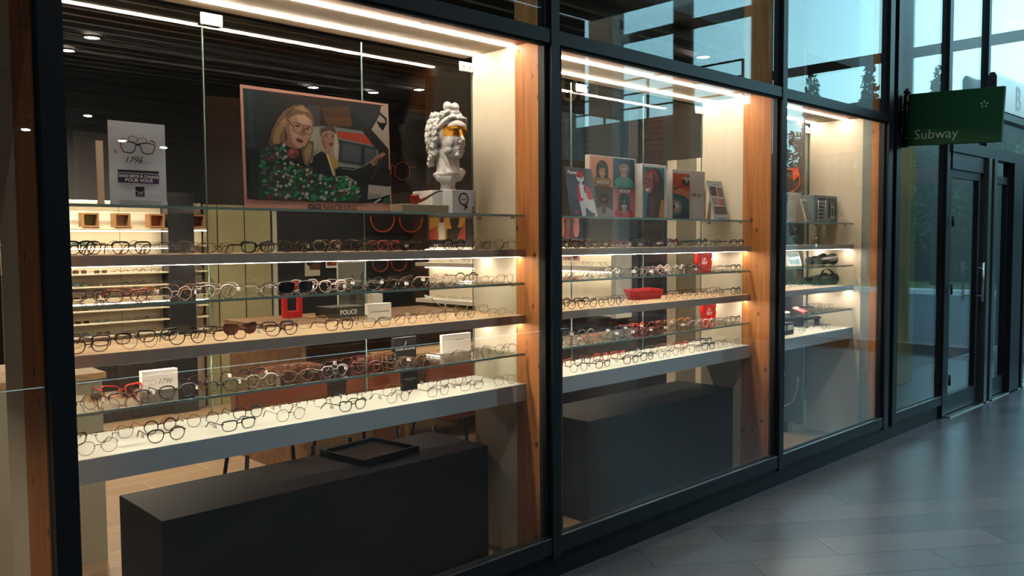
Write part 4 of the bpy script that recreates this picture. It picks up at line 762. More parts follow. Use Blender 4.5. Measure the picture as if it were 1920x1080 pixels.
 P('#aaa39e', (0.566, 0.089), (0.577, 0.096), (0.587, 0.089), (0.587, 0.104), (0.596, 0.114), (0.585, 0.116), (0.581, 0.129), (0.574, 0.116), (0.562, 0.113), (0.569, 0.103)),
 P('#185c38', (0.511, 0.207), (0.516, 0.199), (0.529, 0.198), (0.541, 0.204), (0.55, 0.215), (0.538, 0.224), (0.532, 0.229), (0.517, 0.226), (0.516, 0.218)),
 P('#b8b0aa', (0.34, 0.26), (0.349, 0.263), (0.355, 0.256), (0.356, 0.267), (0.365, 0.274), (0.357, 0.277), (0.356, 0.288), (0.349, 0.279), (0.341, 0.28), (0.344, 0.271)),
 P('#9d979a', (0.677, 0.263), (0.678, 0.248), (0.667, 0.236), (0.68, 0.234), (0.684, 0.22), (0.692, 0.235), (0.705, 0.237), (0.697, 0.248), (0.701, 0.264), (0.688, 0.256)),
 P('#5a3335', (0.35, 0.38), (0.337, 0.373), (0.342, 0.363), (0.342, 0.354), (0.352, 0.351), (0.361, 0.355), (0.37, 0.364), (0.374, 0.375), (0.36, 0.381)),
 P('#5a3335', (0.208, 0.301), (0.197, 0.295), (0.2, 0.287), (0.199, 0.279), (0.207, 0.276), (0.215, 0.278), (0.223, 0.286), (0.227, 0.295), (0.216, 0.3)),
 P('#5a3335', (0.323, 0.094), (0.332, 0.104), (0.321, 0.113), (0.315, 0.118), (0.301, 0.115), (0.3, 0.107), (0.295, 0.096), (0.3, 0.089), (0.312, 0.088)),
 P('#185c38', (0.733, 0.122), (0.749, 0.121), (0.756, 0.129), (0.766, 0.141), (0.766, 0.153), (0.748, 0.158), (0.734, 0.154), (0.719, 0.143), (0.729, 0.131)),
 P('#5a3335', (0.144, 0.414), (0.144, 0.403), (0.158, 0.399), (0.169, 0.402), (0.182, 0.411), (0.174, 0.422), (0.172, 0.43), (0.16, 0.431), (0.153, 0.425)),
 P('#5a3335', (0.179, 0.427), (0.178, 0.415), (0.194, 0.41), (0.205, 0.413), (0.22, 0.423), (0.212, 0.434), (0.21, 0.444), (0.197, 0.445), (0.189, 0.439)),
 P('#b8b0aa', (0.181, 0.184), (0.182, 0.173), (0.175, 0.164), (0.184, 0.163), (0.188, 0.153), (0.192, 0.164), (0.202, 0.167), (0.195, 0.174), (0.197, 0.186), (0.189, 0.18)),
 P('#5a3335', (0.185, 0.514), (0.192, 0.525), (0.182, 0.533), (0.175, 0.536), (0.162, 0.532), (0.162, 0.524), (0.158, 0.513), (0.163, 0.507), (0.175, 0.507)),
 P('#b8b0aa', (0.257, 0.144), (0.258, 0.131), (0.25, 0.122), (0.26, 0.121), (0.263, 0.109), (0.269, 0.121), (0.279, 0.124), (0.272, 0.132), (0.275, 0.145), (0.266, 0.139)),
 P('#aaa39e', (0.557, 0.213), (0.554, 0.222), (0.558, 0.232), (0.549, 0.229), (0.543, 0.236), (0.541, 0.225), (0.533, 0.22), (0.541, 0.216), (0.542, 0.205), (0.549, 0.214)),
 P('#b8b0aa', (0.522, 0.122), (0.51, 0.121), (0.504, 0.132), (0.5, 0.118), (0.489, 0.113), (0.498, 0.106), (0.497, 0.092), (0.507, 0.101), (0.517, 0.097), (0.514, 0.11)),
 P('#185c38', (0.438, 0.227), (0.444, 0.222), (0.453, 0.222), (0.462, 0.228), (0.467, 0.236), (0.458, 0.243), (0.452, 0.245), (0.44, 0.242), (0.441, 0.235)),
 P('#5a3335', (0.332, 0.22), (0.342, 0.22), (0.346, 0.225), (0.351, 0.233), (0.351, 0.24), (0.34, 0.243), (0.332, 0.241), (0.323, 0.233), (0.329, 0.226)),
 P('#b8b0aa', (0.187, 0.47), (0.195, 0.462), (0.193, 0.447), (0.203, 0.456), (0.213, 0.451), (0.211, 0.464), (0.22, 0.476), (0.209, 0.476), (0.204, 0.488), (0.199, 0.474)),
 P('#b8b0aa', (0.247, 0.269), (0.247, 0.282), (0.255, 0.29), (0.245, 0.292), (0.242, 0.304), (0.237, 0.292), (0.227, 0.291), (0.233, 0.282), (0.229, 0.27), (0.239, 0.275)),
 P('#5a3335', (0.202, 0.171), (0.188, 0.166), (0.189, 0.157), (0.186, 0.146), (0.193, 0.14), (0.205, 0.141), (0.216, 0.149), (0.222, 0.16), (0.21, 0.168)),
 P('#185c38', (0.711, 0.139), (0.702, 0.145), (0.689, 0.143), (0.677, 0.134), (0.671, 0.122), (0.686, 0.113), (0.696, 0.111), (0.712, 0.118), (0.71, 0.128)),
 P('#227f4c', (0.311, 0.143), (0.319, 0.138), (0.329, 0.139), (0.339, 0.147), (0.345, 0.157), (0.332, 0.165), (0.324, 0.167), (0.311, 0.161), (0.313, 0.152)),
 P('#1f7a48', (0.629, 0.288), (0.639, 0.282), (0.651, 0.284), (0.664, 0.294), (0.67, 0.306), (0.655, 0.314), (0.645, 0.316), (0.629, 0.31), (0.631, 0.299)),
 P('#227f4c', (0.489, 0.132), (0.494, 0.126), (0.504, 0.126), (0.513, 0.132), (0.52, 0.14), (0.51, 0.147), (0.504, 0.15), (0.493, 0.147), (0.492, 0.14)),
],[ P('#1f7a48', (0.676, 0.275), (0.665, 0.28), (0.654, 0.277), (0.642, 0.267), (0.637, 0.255), (0.652, 0.248), (0.663, 0.247), (0.679, 0.254), (0.675, 0.265)),
 P('#185c38', (0.613, 0.147), (0.612, 0.135), (0.629, 0.129), (0.643, 0.132), (0.658, 0.142), (0.649, 0.154), (0.646, 0.164), (0.631, 0.165), (0.623, 0.159)),
 P('#5a3335', (0.137, 0.217), (0.125, 0.211), (0.129, 0.201), (0.129, 0.192), (0.138, 0.189), (0.146, 0.192), (0.155, 0.201), (0.159, 0.211), (0.146, 0.217)),
 P('#5a3335', (0.399, 0.31), (0.391, 0.298), (0.404, 0.289), (0.412, 0.285), (0.428, 0.29), (0.428, 0.299), (0.431, 0.311), (0.424, 0.318), (0.411, 0.318)),
 P('#5a3335', (0.591, 0.123), (0.604, 0.125), (0.607, 0.132), (0.612, 0.142), (0.609, 0.15), (0.596, 0.152), (0.585, 0.147), (0.575, 0.137), (0.585, 0.128)),
 P('#b8b0aa', (0.762, 0.187), (0.75, 0.193), (0.75, 0.209), (0.74, 0.197), (0.727, 0.199), (0.731, 0.186), (0.724, 0.171), (0.737, 0.174), (0.746, 0.163), (0.749, 0.179)),
 P('#1f7a48', (0.315, 0.143), (0.304, 0.142), (0.302, 0.136), (0.297, 0.127), (0.3, 0.121), (0.311, 0.119), (0.319, 0.123), (0.327, 0.131), (0.319, 0.139)),
 P('#227f4c', (0.591, 0.178), (0.595, 0.188), (0.583, 0.195), (0.574, 0.195), (0.561, 0.189), (0.564, 0.18), (0.563, 0.171), (0.572, 0.167), (0.581, 0.17)),
 P('#227f4c', (0.272, 0.361), (0.276, 0.353), (0.288, 0.351), (0.299, 0.357), (0.308, 0.367), (0.299, 0.376), (0.293, 0.381), (0.28, 0.379), (0.278, 0.371)),
 P('#aaa39e', (0.262, 0.212), (0.273, 0.213), (0.279, 0.201), (0.284, 0.216), (0.295, 0.221), (0.286, 0.229), (0.287, 0.244), (0.277, 0.234), (0.267, 0.238), (0.269, 0.224)),
 P('#b8b0aa', (0.261, 0.294), (0.262, 0.303), (0.268, 0.31), (0.261, 0.311), (0.259, 0.32), (0.254, 0.312), (0.247, 0.311), (0.251, 0.304), (0.248, 0.295), (0.256, 0.299)),
 P('#1f7a48', (0.157, 0.181), (0.16, 0.174), (0.17, 0.172), (0.179, 0.176), (0.187, 0.185), (0.179, 0.192), (0.175, 0.197), (0.164, 0.196), (0.162, 0.19)),
 P('#aaa39e', (0.316, 0.321), (0.318, 0.332), (0.327, 0.337), (0.319, 0.342), (0.319, 0.353), (0.312, 0.344), (0.303, 0.346), (0.307, 0.336), (0.302, 0.326), (0.311, 0.328)),
 P('#185c38', (0.251, 0.164), (0.239, 0.167), (0.23, 0.162), (0.219, 0.151), (0.217, 0.139), (0.232, 0.133), (0.243, 0.133), (0.258, 0.142), (0.252, 0.153)),
 P('#1f7a48', (0.125, 0.154), (0.114, 0.145), (0.121, 0.136), (0.124, 0.129), (0.135, 0.128), (0.141, 0.133), (0.148, 0.143), (0.148, 0.152), (0.135, 0.156)),
 P('#aaa39e', (0.215, 0.202), (0.208, 0.209), (0.21, 0.222), (0.201, 0.215), (0.192, 0.219), (0.194, 0.207), (0.187, 0.197), (0.197, 0.197), (0.201, 0.187), (0.205, 0.198)),
 P('#227f4c', (0.206, 0.448), (0.202, 0.439), (0.213, 0.433), (0.221, 0.432), (0.233, 0.438), (0.23, 0.446), (0.232, 0.455), (0.224, 0.459), (0.215, 0.456)),
 P('#565a5e', (0.136, 0.377), (0.131, 0.384), (0.133, 0.395), (0.125, 0.389), (0.118, 0.393), (0.119, 0.383), (0.112, 0.375), (0.12, 0.374), (0.123, 0.365), (0.128, 0.375)),
 P('#9d979a', (0.726, 0.24), (0.731, 0.25), (0.74, 0.252), (0.735, 0.259), (0.737, 0.27), (0.728, 0.265), (0.721, 0.27), (0.721, 0.259), (0.713, 0.251), (0.723, 0.25)),
 P('#b8b0aa', (0.501, 0.162), (0.512, 0.158), (0.513, 0.144), (0.522, 0.155), (0.533, 0.155), (0.528, 0.167), (0.534, 0.18), (0.522, 0.176), (0.514, 0.185), (0.512, 0.17)),
 P('#565a5e', (0.176, 0.462), (0.169, 0.452), (0.159, 0.451), (0.164, 0.441), (0.16, 0.429), (0.169, 0.434), (0.177, 0.426), (0.178, 0.439), (0.187, 0.447), (0.177, 0.45)),
 P('#1f7a48', (0.174, 0.322), (0.168, 0.314), (0.175, 0.307), (0.18, 0.303), (0.19, 0.305), (0.191, 0.311), (0.195, 0.32), (0.192, 0.325), (0.183, 0.326)),
 P('#1f7a48', (0.438, 0.295), (0.449, 0.294), (0.455, 0.299), (0.462, 0.308), (0.462, 0.317), (0.45, 0.32), (0.44, 0.318), (0.429, 0.31), (0.436, 0.302)),
 P('#1f7a48', (0.657, 0.225), (0.648, 0.23), (0.637, 0.227), (0.626, 0.219), (0.62, 0.208), (0.634, 0.2), (0.644, 0.198), (0.659, 0.205), (0.656, 0.215)),
 P('#9d979a', (0.255, 0.444), (0.246, 0.441), (0.24, 0.449), (0.237, 0.437), (0.229, 0.431), (0.237, 0.427), (0.237, 0.415), (0.244, 0.424), (0.253, 0.423), (0.25, 0.433)),
 P('#227f4c', (0.343, 0.35), (0.33, 0.349), (0.326, 0.342), (0.319, 0.331), (0.321, 0.322), (0.334, 0.319), (0.346, 0.323), (0.357, 0.333), (0.348, 0.343)),
 P('#9d979a', (0.472, 0.297), (0.473, 0.283), (0.464, 0.273), (0.476, 0.272), (0.48, 0.26), (0.486, 0.273), (0.498, 0.276), (0.49, 0.285), (0.493, 0.3), (0.482, 0.292)),
 P('#1f7a48', (0.435, 0.122), (0.419, 0.119), (0.417, 0.11), (0.411, 0.098), (0.416, 0.089), (0.431, 0.087), (0.444, 0.094), (0.455, 0.106), (0.442, 0.116)),
 P('#1f7a48', (0.565, 0.302), (0.553, 0.301), (0.549, 0.294), (0.542, 0.285), (0.544, 0.276), (0.557, 0.274), (0.568, 0.278), (0.578, 0.287), (0.569, 0.296)),
 P('#9d979a', (0.504, 0.304), (0.496, 0.313), (0.498, 0.329), (0.487, 0.32), (0.476, 0.326), (0.478, 0.311), (0.468, 0.299), (0.481, 0.298), (0.486, 0.285), (0.492, 0.3)),
 P('#b8b0aa', (0.384, 0.125), (0.391, 0.137), (0.403, 0.138), (0.396, 0.15), (0.401, 0.164), (0.389, 0.158), (0.38, 0.166), (0.379, 0.151), (0.369, 0.141), (0.381, 0.138)),
 P('#1f7a48', (0.224, 0.334), (0.212, 0.327), (0.217, 0.318), (0.218, 0.31), (0.227, 0.307), (0.235, 0.311), (0.243, 0.32), (0.246, 0.33), (0.233, 0.335)),
 P('#5a3335', (0.736, 0.145), (0.745, 0.154), (0.735, 0.163), (0.73, 0.167), (0.717, 0.166), (0.715, 0.159), (0.71, 0.15), (0.713, 0.142), (0.725, 0.141)),
 P('#5a3335', (0.628, 0.168), (0.631, 0.157), (0.648, 0.153), (0.662, 0.158), (0.676, 0.17), (0.664, 0.181), (0.659, 0.189), (0.642, 0.189), (0.637, 0.18)),
 P('#227f4c', (0.62, 0.109), (0.626, 0.1), (0.641, 0.099), (0.655, 0.106), (0.666, 0.118), (0.652, 0.129), (0.644, 0.135), (0.627, 0.131), (0.625, 0.121)),
 P('#565a5e', (0.156, 0.165), (0.158, 0.177), (0.167, 0.184), (0.159, 0.188), (0.158, 0.2), (0.151, 0.19), (0.142, 0.191), (0.146, 0.181), (0.141, 0.17), (0.15, 0.173)),
 P('#9d979a', (0.295, 0.385), (0.303, 0.384), (0.306, 0.376), (0.31, 0.386), (0.318, 0.388), (0.313, 0.394), (0.314, 0.404), (0.307, 0.398), (0.3, 0.402), (0.301, 0.392)),
 P('#5a3335', (0.259, 0.26), (0.268, 0.259), (0.274, 0.263), (0.281, 0.271), (0.282, 0.279), (0.271, 0.283), (0.263, 0.282), (0.253, 0.275), (0.258, 0.267)),
 P('#5a3335', (0.392, 0.232), (0.408, 0.234), (0.412, 0.242), (0.42, 0.255), (0.417, 0.265), (0.401, 0.268), (0.388, 0.263), (0.375, 0.251), (0.386, 0.24)),
 P('#9d979a', (0.287, 0.379), (0.295, 0.391), (0.306, 0.391), (0.301, 0.403), (0.306, 0.416), (0.294, 0.411), (0.286, 0.419), (0.285, 0.405), (0.275, 0.397), (0.285, 0.393)),
 P('#aaa39e', (0.646, 0.201), (0.652, 0.193), (0.649, 0.182), (0.658, 0.187), (0.666, 0.182), (0.665, 0.193), (0.673, 0.201), (0.664, 0.203), (0.661, 0.213), (0.655, 0.203)),
 P('#185c38', (0.279, 0.155), (0.28, 0.147), (0.291, 0.145), (0.299, 0.147), (0.308, 0.155), (0.301, 0.162), (0.298, 0.168), (0.288, 0.168), (0.285, 0.163)),
 P('#aaa39e', (0.378, 0.223), (0.37, 0.218), (0.363, 0.222), (0.364, 0.212), (0.357, 0.204), (0.365, 0.203), (0.368, 0.193), (0.373, 0.203), (0.382, 0.205), (0.376, 0.213)),
 P('#1f7a48', (0.113, 0.349), (0.124, 0.36), (0.114, 0.37), (0.109, 0.377), (0.095, 0.376), (0.092, 0.368), (0.085, 0.356), (0.087, 0.347), (0.101, 0.344)),
 P('#aaa39e', (0.383, 0.119), (0.388, 0.111), (0.385, 0.101), (0.393, 0.106), (0.4, 0.1), (0.4, 0.111), (0.407, 0.117), (0.399, 0.119), (0.397, 0.129), (0.392, 0.12)),
],[ P('#5a3335', (0.555, 0.196), (0.567, 0.192), (0.579, 0.196), (0.591, 0.206), (0.595, 0.219), (0.578, 0.227), (0.567, 0.227), (0.55, 0.219), (0.555, 0.207)),
 P('#5a3335', (0.146, 0.126), (0.131, 0.12), (0.133, 0.109), (0.131, 0.098), (0.14, 0.092), (0.152, 0.093), (0.163, 0.102), (0.17, 0.114), (0.155, 0.123)),
 P('#227f4c', (0.658, 0.237), (0.659, 0.249), (0.644, 0.254), (0.632, 0.252), (0.617, 0.243), (0.625, 0.232), (0.627, 0.223), (0.64, 0.221), (0.648, 0.226)),
 P('#aaa39e', (0.471, 0.105), (0.483, 0.112), (0.493, 0.106), (0.493, 0.121), (0.502, 0.132), (0.49, 0.133), (0.486, 0.147), (0.479, 0.133), (0.467, 0.13), (0.475, 0.12)),
 P('#5a3335', (0.174, 0.141), (0.17, 0.147), (0.16, 0.147), (0.151, 0.142), (0.144, 0.133), (0.154, 0.125), (0.159, 0.122), (0.171, 0.125), (0.171, 0.132)),
 P('#9d979a', (0.249, 0.189), (0.257, 0.2), (0.268, 0.198), (0.264, 0.21), (0.27, 0.222), (0.259, 0.219), (0.252, 0.229), (0.249, 0.215), (0.239, 0.209), (0.248, 0.203)),
 P('#185c38', (0.593, 0.12), (0.58, 0.112), (0.588, 0.102), (0.59, 0.094), (0.603, 0.092), (0.609, 0.098), (0.618, 0.108), (0.618, 0.118), (0.604, 0.122)),
 P('#227f4c', (0.703, 0.242), (0.687, 0.233), (0.694, 0.222), (0.695, 0.212), (0.708, 0.209), (0.717, 0.214), (0.728, 0.225), (0.731, 0.237), (0.715, 0.243)),
 P('#9d979a', (0.317, 0.296), (0.32, 0.307), (0.328, 0.31), (0.322, 0.316), (0.323, 0.326), (0.316, 0.32), (0.308, 0.323), (0.31, 0.313), (0.304, 0.304), (0.313, 0.305)),
 P('#565a5e', (0.131, 0.497), (0.141, 0.495), (0.144, 0.483), (0.15, 0.495), (0.16, 0.497), (0.154, 0.507), (0.158, 0.52), (0.148, 0.514), (0.139, 0.52), (0.139, 0.506)),
 P('#565a5e', (0.099, 0.426), (0.109, 0.43), (0.116, 0.423), (0.117, 0.436), (0.125, 0.443), (0.117, 0.447), (0.115, 0.459), (0.108, 0.448), (0.099, 0.448), (0.103, 0.438)),
 P('#565a5e', (0.093, 0.302), (0.102, 0.3), (0.104, 0.289), (0.11, 0.3), (0.119, 0.301), (0.113, 0.31), (0.116, 0.321), (0.108, 0.316), (0.1, 0.321), (0.1, 0.31)),
 P('#227f4c', (0.301, 0.276), (0.304, 0.27), (0.315, 0.268), (0.324, 0.273), (0.332, 0.281), (0.323, 0.289), (0.319, 0.293), (0.308, 0.291), (0.306, 0.285)),
 P('#1f7a48', (0.351, 0.307), (0.343, 0.309), (0.337, 0.305), (0.33, 0.298), (0.329, 0.29), (0.339, 0.286), (0.347, 0.287), (0.357, 0.293), (0.352, 0.301)),
 P('#227f4c', (0.512, 0.288), (0.5, 0.282), (0.505, 0.274), (0.506, 0.266), (0.515, 0.264), (0.522, 0.268), (0.53, 0.276), (0.532, 0.285), (0.52, 0.289)),
 P('#aaa39e', (0.214, 0.184), (0.222, 0.193), (0.231, 0.191), (0.228, 0.202), (0.234, 0.212), (0.224, 0.21), (0.218, 0.219), (0.215, 0.207), (0.206, 0.202), (0.214, 0.196)),
 P('#5a3335', (0.172, 0.461), (0.168, 0.45), (0.181, 0.444), (0.19, 0.443), (0.203, 0.45), (0.2, 0.46), (0.2, 0.469), (0.191, 0.473), (0.182, 0.47)),
 P('#9d979a', (0.406, 0.333), (0.413, 0.325), (0.411, 0.313), (0.42, 0.32), (0.429, 0.316), (0.427, 0.328), (0.435, 0.338), (0.425, 0.338), (0.42, 0.348), (0.416, 0.336)),
 P('#9d979a', (0.205, 0.313), (0.197, 0.31), (0.192, 0.316), (0.19, 0.306), (0.183, 0.301), (0.19, 0.297), (0.191, 0.287), (0.197, 0.295), (0.204, 0.295), (0.201, 0.303)),
 P('#5a3335', (0.206, 0.378), (0.191, 0.369), (0.196, 0.358), (0.196, 0.347), (0.207, 0.343), (0.218, 0.348), (0.229, 0.359), (0.233, 0.371), (0.217, 0.378)),
 P('#227f4c', (0.272, 0.325), (0.288, 0.332), (0.284, 0.343), (0.285, 0.355), (0.275, 0.36), (0.264, 0.357), (0.252, 0.346), (0.247, 0.334), (0.262, 0.326)),
 P('#b8b0aa', (0.34, 0.405), (0.335, 0.396), (0.328, 0.394), (0.332, 0.387), (0.33, 0.377), (0.337, 0.382), (0.344, 0.378), (0.344, 0.387), (0.35, 0.394), (0.342, 0.396)),
 P('#185c38', (0.585, 0.215), (0.599, 0.216), (0.604, 0.223), (0.612, 0.235), (0.609, 0.244), (0.594, 0.247), (0.582, 0.243), (0.57, 0.232), (0.58, 0.222)),
 P('#5a3335', (0.316, 0.166), (0.326, 0.17), (0.325, 0.177), (0.326, 0.185), (0.321, 0.189), (0.312, 0.188), (0.305, 0.182), (0.3, 0.174), (0.309, 0.168)),
 P('#5a3335', (0.173, 0.255), (0.167, 0.245), (0.177, 0.238), (0.183, 0.235), (0.195, 0.238), (0.195, 0.246), (0.198, 0.255), (0.193, 0.261), (0.183, 0.261)),
 P('#185c38', (0.397, 0.196), (0.394, 0.183), (0.41, 0.176), (0.422, 0.177), (0.438, 0.186), (0.431, 0.198), (0.43, 0.208), (0.418, 0.212), (0.408, 0.207)),
 P('#565a5e', (0.191, 0.331), (0.191, 0.344), (0.201, 0.353), (0.191, 0.356), (0.188, 0.368), (0.182, 0.357), (0.171, 0.356), (0.177, 0.346), (0.173, 0.333), (0.183, 0.338)),
 P('#565a5e', (0.174, 0.269), (0.165, 0.275), (0.164, 0.289), (0.156, 0.279), (0.146, 0.281), (0.149, 0.269), (0.143, 0.256), (0.154, 0.259), (0.16, 0.249), (0.163, 0.263)),
 P('#aaa39e', (0.432, 0.24), (0.431, 0.251), (0.438, 0.261), (0.428, 0.261), (0.424, 0.27), (0.42, 0.259), (0.41, 0.256), (0.417, 0.249), (0.415, 0.237), (0.424, 0.244)),
 P('#1f7a48', (0.542, 0.126), (0.551, 0.134), (0.542, 0.142), (0.538, 0.146), (0.527, 0.145), (0.524, 0.139), (0.519, 0.131), (0.522, 0.124), (0.533, 0.122)),
 P('#185c38', (0.384, 0.345), (0.385, 0.355), (0.371, 0.36), (0.36, 0.358), (0.347, 0.349), (0.354, 0.339), (0.356, 0.331), (0.367, 0.329), (0.375, 0.334)),
 P('#185c38', (0.659, 0.137), (0.671, 0.144), (0.664, 0.154), (0.662, 0.161), (0.65, 0.162), (0.644, 0.157), (0.636, 0.148), (0.636, 0.139), (0.649, 0.135)),
 P('#565a5e', (0.162, 0.32), (0.158, 0.312), (0.15, 0.311), (0.154, 0.304), (0.151, 0.295), (0.158, 0.298), (0.164, 0.293), (0.165, 0.303), (0.171, 0.309), (0.164, 0.311)),
 P('#b8b0aa', (0.406, 0.335), (0.405, 0.349), (0.414, 0.359), (0.402, 0.36), (0.398, 0.372), (0.392, 0.359), (0.381, 0.356), (0.388, 0.347), (0.385, 0.332), (0.396, 0.34)),
 P('#227f4c', (0.354, 0.259), (0.351, 0.247), (0.366, 0.241), (0.376, 0.242), (0.39, 0.25), (0.385, 0.26), (0.384, 0.27), (0.373, 0.273), (0.364, 0.269)),
]]

picture('printed_sheet', .668, .468, L, t, (0, 0, 0), '#c48f7d', .004).rotation_euler = (R(-2), 0, 0)
lettering('GIGI', .030, inkK, t, (-.045, -.0065, .008), bold=.0012)
lettering('BARCELONA', .030, mat('plum ink', '#3a2230', .5), t, (.075, -.0065, .008), spacing=.9)
t.rotation_euler = (0, 0, R(0))

# --- bust with a yellow painted band, its plinth and neighbours
tag(box('white_block', 2.315, 2.54, .43, .575, T0+.0005, T0+.108, mat('white block', '#e9e5de', .5), bevel=.003), 'plain white block plinth carrying the classical bust', 'plinth')
def paint_mat():
    M = bpy.data.materials.new('white plaster with yellow band'); M.use_nodes = True; nt = M.node_tree; b = nt.nodes['Principled BSDF']; b.inputs['Roughness'].default_value = .6
    tc = N(nt, 'ShaderNodeTexCoord'); s = N(nt, 'ShaderNodeSeparateXYZ'); nt.links.new(tc.outputs['Object'], s.inputs[0])
    def cmp(sock, op, v):
        c = N(nt, 'ShaderNodeMath', operation=op); nt.links.new(sock, c.inputs[0]); c.inputs[1].default_value = v; return c.outputs[0]
    def mul(a, c):
        q = N(nt, 'ShaderNodeMath', operation='MULTIPLY'); nt.links.new(a, q.inputs[0]); nt.links.new(c, q.inputs[1]); return q.outputs[0]
    nz = N(nt, 'ShaderNodeTexNoise'); nz.inputs['Scale'].default_value = 30; nt.links.new(tc.outputs['Object'], nz.inputs[0])
    ad = N(nt, 'ShaderNodeMath', operation='MULTIPLY_ADD'); nt.links.new(nz.outputs[0], ad.inputs[0]); ad.inputs[1].default_value = .008; nt.links.new(s.outputs['Z'], ad.inputs[2])
    f = mul(mul(cmp(ad.outputs[0], 'GREATER_THAN', .252), cmp(ad.outputs[0], 'LESS_THAN', .296)), cmp(s.outputs['Y'], 'LESS_THAN', -.040))
    mx = N(nt, 'ShaderNodeMix', data_type='RGBA'); nt.links.new(f, mx.inputs[0]); mx.inputs[6].default_value = (*hexc('#dcdad6'), 1); mx.inputs[7].default_value = (*hexc('#e6a21c'), 1)
    nt.links.new(mx.outputs[2], b.inputs['Base Color']); return M
bm = bmesh.new()
E_ = lambda c, r, rot=None: bm_ell(bm, c, r, 22, 16, rot)
ryy = lambda a: Matrix.Rotation(R(a), 3, 'Y')
rxx = lambda a: Matrix.Rotation(R(a), 3, 'X')
# skull, face mask, jaw, chin
E_((0, .005, .272), (.068, .088, .084)); E_((0, -.036, .236), (.051, .058, .086)); E_((0, -.047, .188), (.038, .048, .038)); E_((0, -.083, .163), (.020, .017, .017)); E_((0, -.070, .292), (.050, .034, .030))
for s in (-1, 1):
    E_((s*.031, -.062, .220), (.018, .022, .032)); E_((s*.027, -.0915, .281), (.021, .010, .0055), ryy(s*10)); E_((s*.0255, -.0850, .2645), (.0130, .0100, .0080))
    E_((s*.0255, -.0885, .2705), (.0155, .0085, .0026), ryy(s*8)); E_((s*.0255, -.0865, .2575), (.0145, .0080, .0020)); E_((s*.0090, -.1040, .2205), (.0062, .0080, .0058)); E_((s*.034, -.046, .188), (.014, .032, .020), ryy(-s*25))
bm_tube(bm, [(0, -.090, .292), (0, -.096, .272), (0, -.105, .248), (0, -.1175, .2265), (0, -.1090, .2165)], [.0085, .0075, .0085, .0098, .006], 10)
E_((-.006, -.1015, .2010), (.0105, .0075, .0040)); E_((.006, -.1015, .2010), (.0105, .0075, .0040)); E_((0, -.0990, .1905), (.0150, .0085, .0052)); E_((0, -.094, .177), (.014, .012, .006))
# neck and cut chest
bm_tube(bm, [(0, .012, .200), (0, .010, .150), (0, .002, .105), (0, -.004, .075), (0, -.006, .050)], [.050, .048, .052, .062, .050], 22)
for s in (-1, 1): bm_tube(bm, [(s*.042, -.010, .190), (s*.026, -.038, .120), (s*.010, -.056, .078)], [.013, .012, .008], 8)
bm_tube(bm, [(-.070, .0, .066), (-.02, -.040, .058), (.03, -.044, .066), (.088, -.006, .098)], [.014, .020, .020, .012], 10); E_((.030, -.004, .085), (.055, .046, .022), ryy(-24)); E_((-.025, 0, .072), (.050, .046, .020), ryy(8))
bm_tube(bm, [(0, 0, .060), (0, 0, .030), (0, 0, .010), (0, 0, 0)], [.042, .033, .036, .048], 20)
rb = random.Random(11)
def curl(p, n, rad, th, turns=1.35):
    n = Vector(n).normalized(); u = n.cross(Vector((.1, .2, 1))).normalized(); v = n.cross(u); pts = []; rr_ = []
    for i in range(10):
        f = i/9; a = f*2*PI*turns; q = rad*(1-.72*f); pts.append(Vector(p)+(u*math.cos(a)+v*math.sin(a))*q+n*(.004+.008*f)); rr_.append(th*(.75+.25*math.sin(f*PI)))
    bm_tube(bm, pts, rr_, 6)
# curls around sides and back of the head, in rows
for zz, ex, cr in ((.345, .74, .016), (.318, .90, .017), (.290, 1.0, .018), (.262, 1.04, .018), (.234, 1.02, .018), (.206, .96, .017), (.180, .86, .015)):
    m_ = int(15*ex)
    for k in range(m_):
        a = 2*PI*(k+.5*(int(zz*1000) % 2))/m_; px_, py_ = .076*ex*math.cos(a), .012+.092*ex*math.sin(a)
        if py_ < (-.040 if zz > .33 else -.030 if zz > .28 else -.018): continue
        curl((px_, py_, zz+rb.uniform(-.004, .004)), (math.cos(a), math.sin(a)*1.1, .15), cr*rb.uniform(.9, 1.12), .0062, rb.choice((1.2, 1.4))*rb.choice((-1, 1)))
        E_((px_*.92, py_*.92, zz), (.016, .016, .018))
# waves sweeping back from the forehead parting
for s in (-1, 1):
    for k in range(9):
        f = k/8
        q0 = Vector((s*.003, -.066+.010*f, .330+.016*f)); q1 = Vector((s*(.030+.010*f), -.082+.020*f, .333-.002*f)); q2 = Vector((s*(.058+.006*f), -.064+.022*f, .318-.012*f)); q3 = Vector((s*(.072+.006*f), -.034+.018*f, .290-.014*f))
        w_ = .005*(1 if k % 2 else -1); bm_tube(bm, [q0, (q0+q1)/2+Vector((0, -.006, w_+.004)), q1, (q1+q2)/2+Vector((s*.004, -.004, -w_)), q2, (q2+q3)/2+Vector((s*.005, 0, w_)), q3], [.004, .0070, .0075, .0072, .0075, .0065, .005], 6)
    for k in range(7):      # bow-shaped top knot
        a = k*2*PI/7
        bm_tube(bm, [Vector((s*(.004+.034*f2), -.030-.013*math.cos(a)*math.sin(f2*PI*.9+.2), .382+.016*math.sin(a)*math.sin(f2*PI*.9+.2)+.006*f2)) for f2 in (0, .25, .5, .75, 1)], [.006, .0095, .0105, .0095, .006], 6)
    bm_tube(bm, [(s*.008, -.03, .375), (s*.03, -.045, .362), (s*.05, -.04, .350)], [.008, .010, .007], 6)
E_((0, -.032, .384), (.013, .017, .018)); E_((0, -.01, .355), (.045, .045, .02))
for (x_, y_, z_) in ((-.074, .030, .150), (-.066, .045, .130), (.072, .034, .150), (-.078, .012, .165)): curl((x_, y_, z_), (x_, .3*y_, 0), .016, .0065); E_((x_*.94, y_*.9, z_), (.015, .015, .016))
me = bpy.data.meshes.new('classical_bust'); bm.to_mesh(me); bm.free()
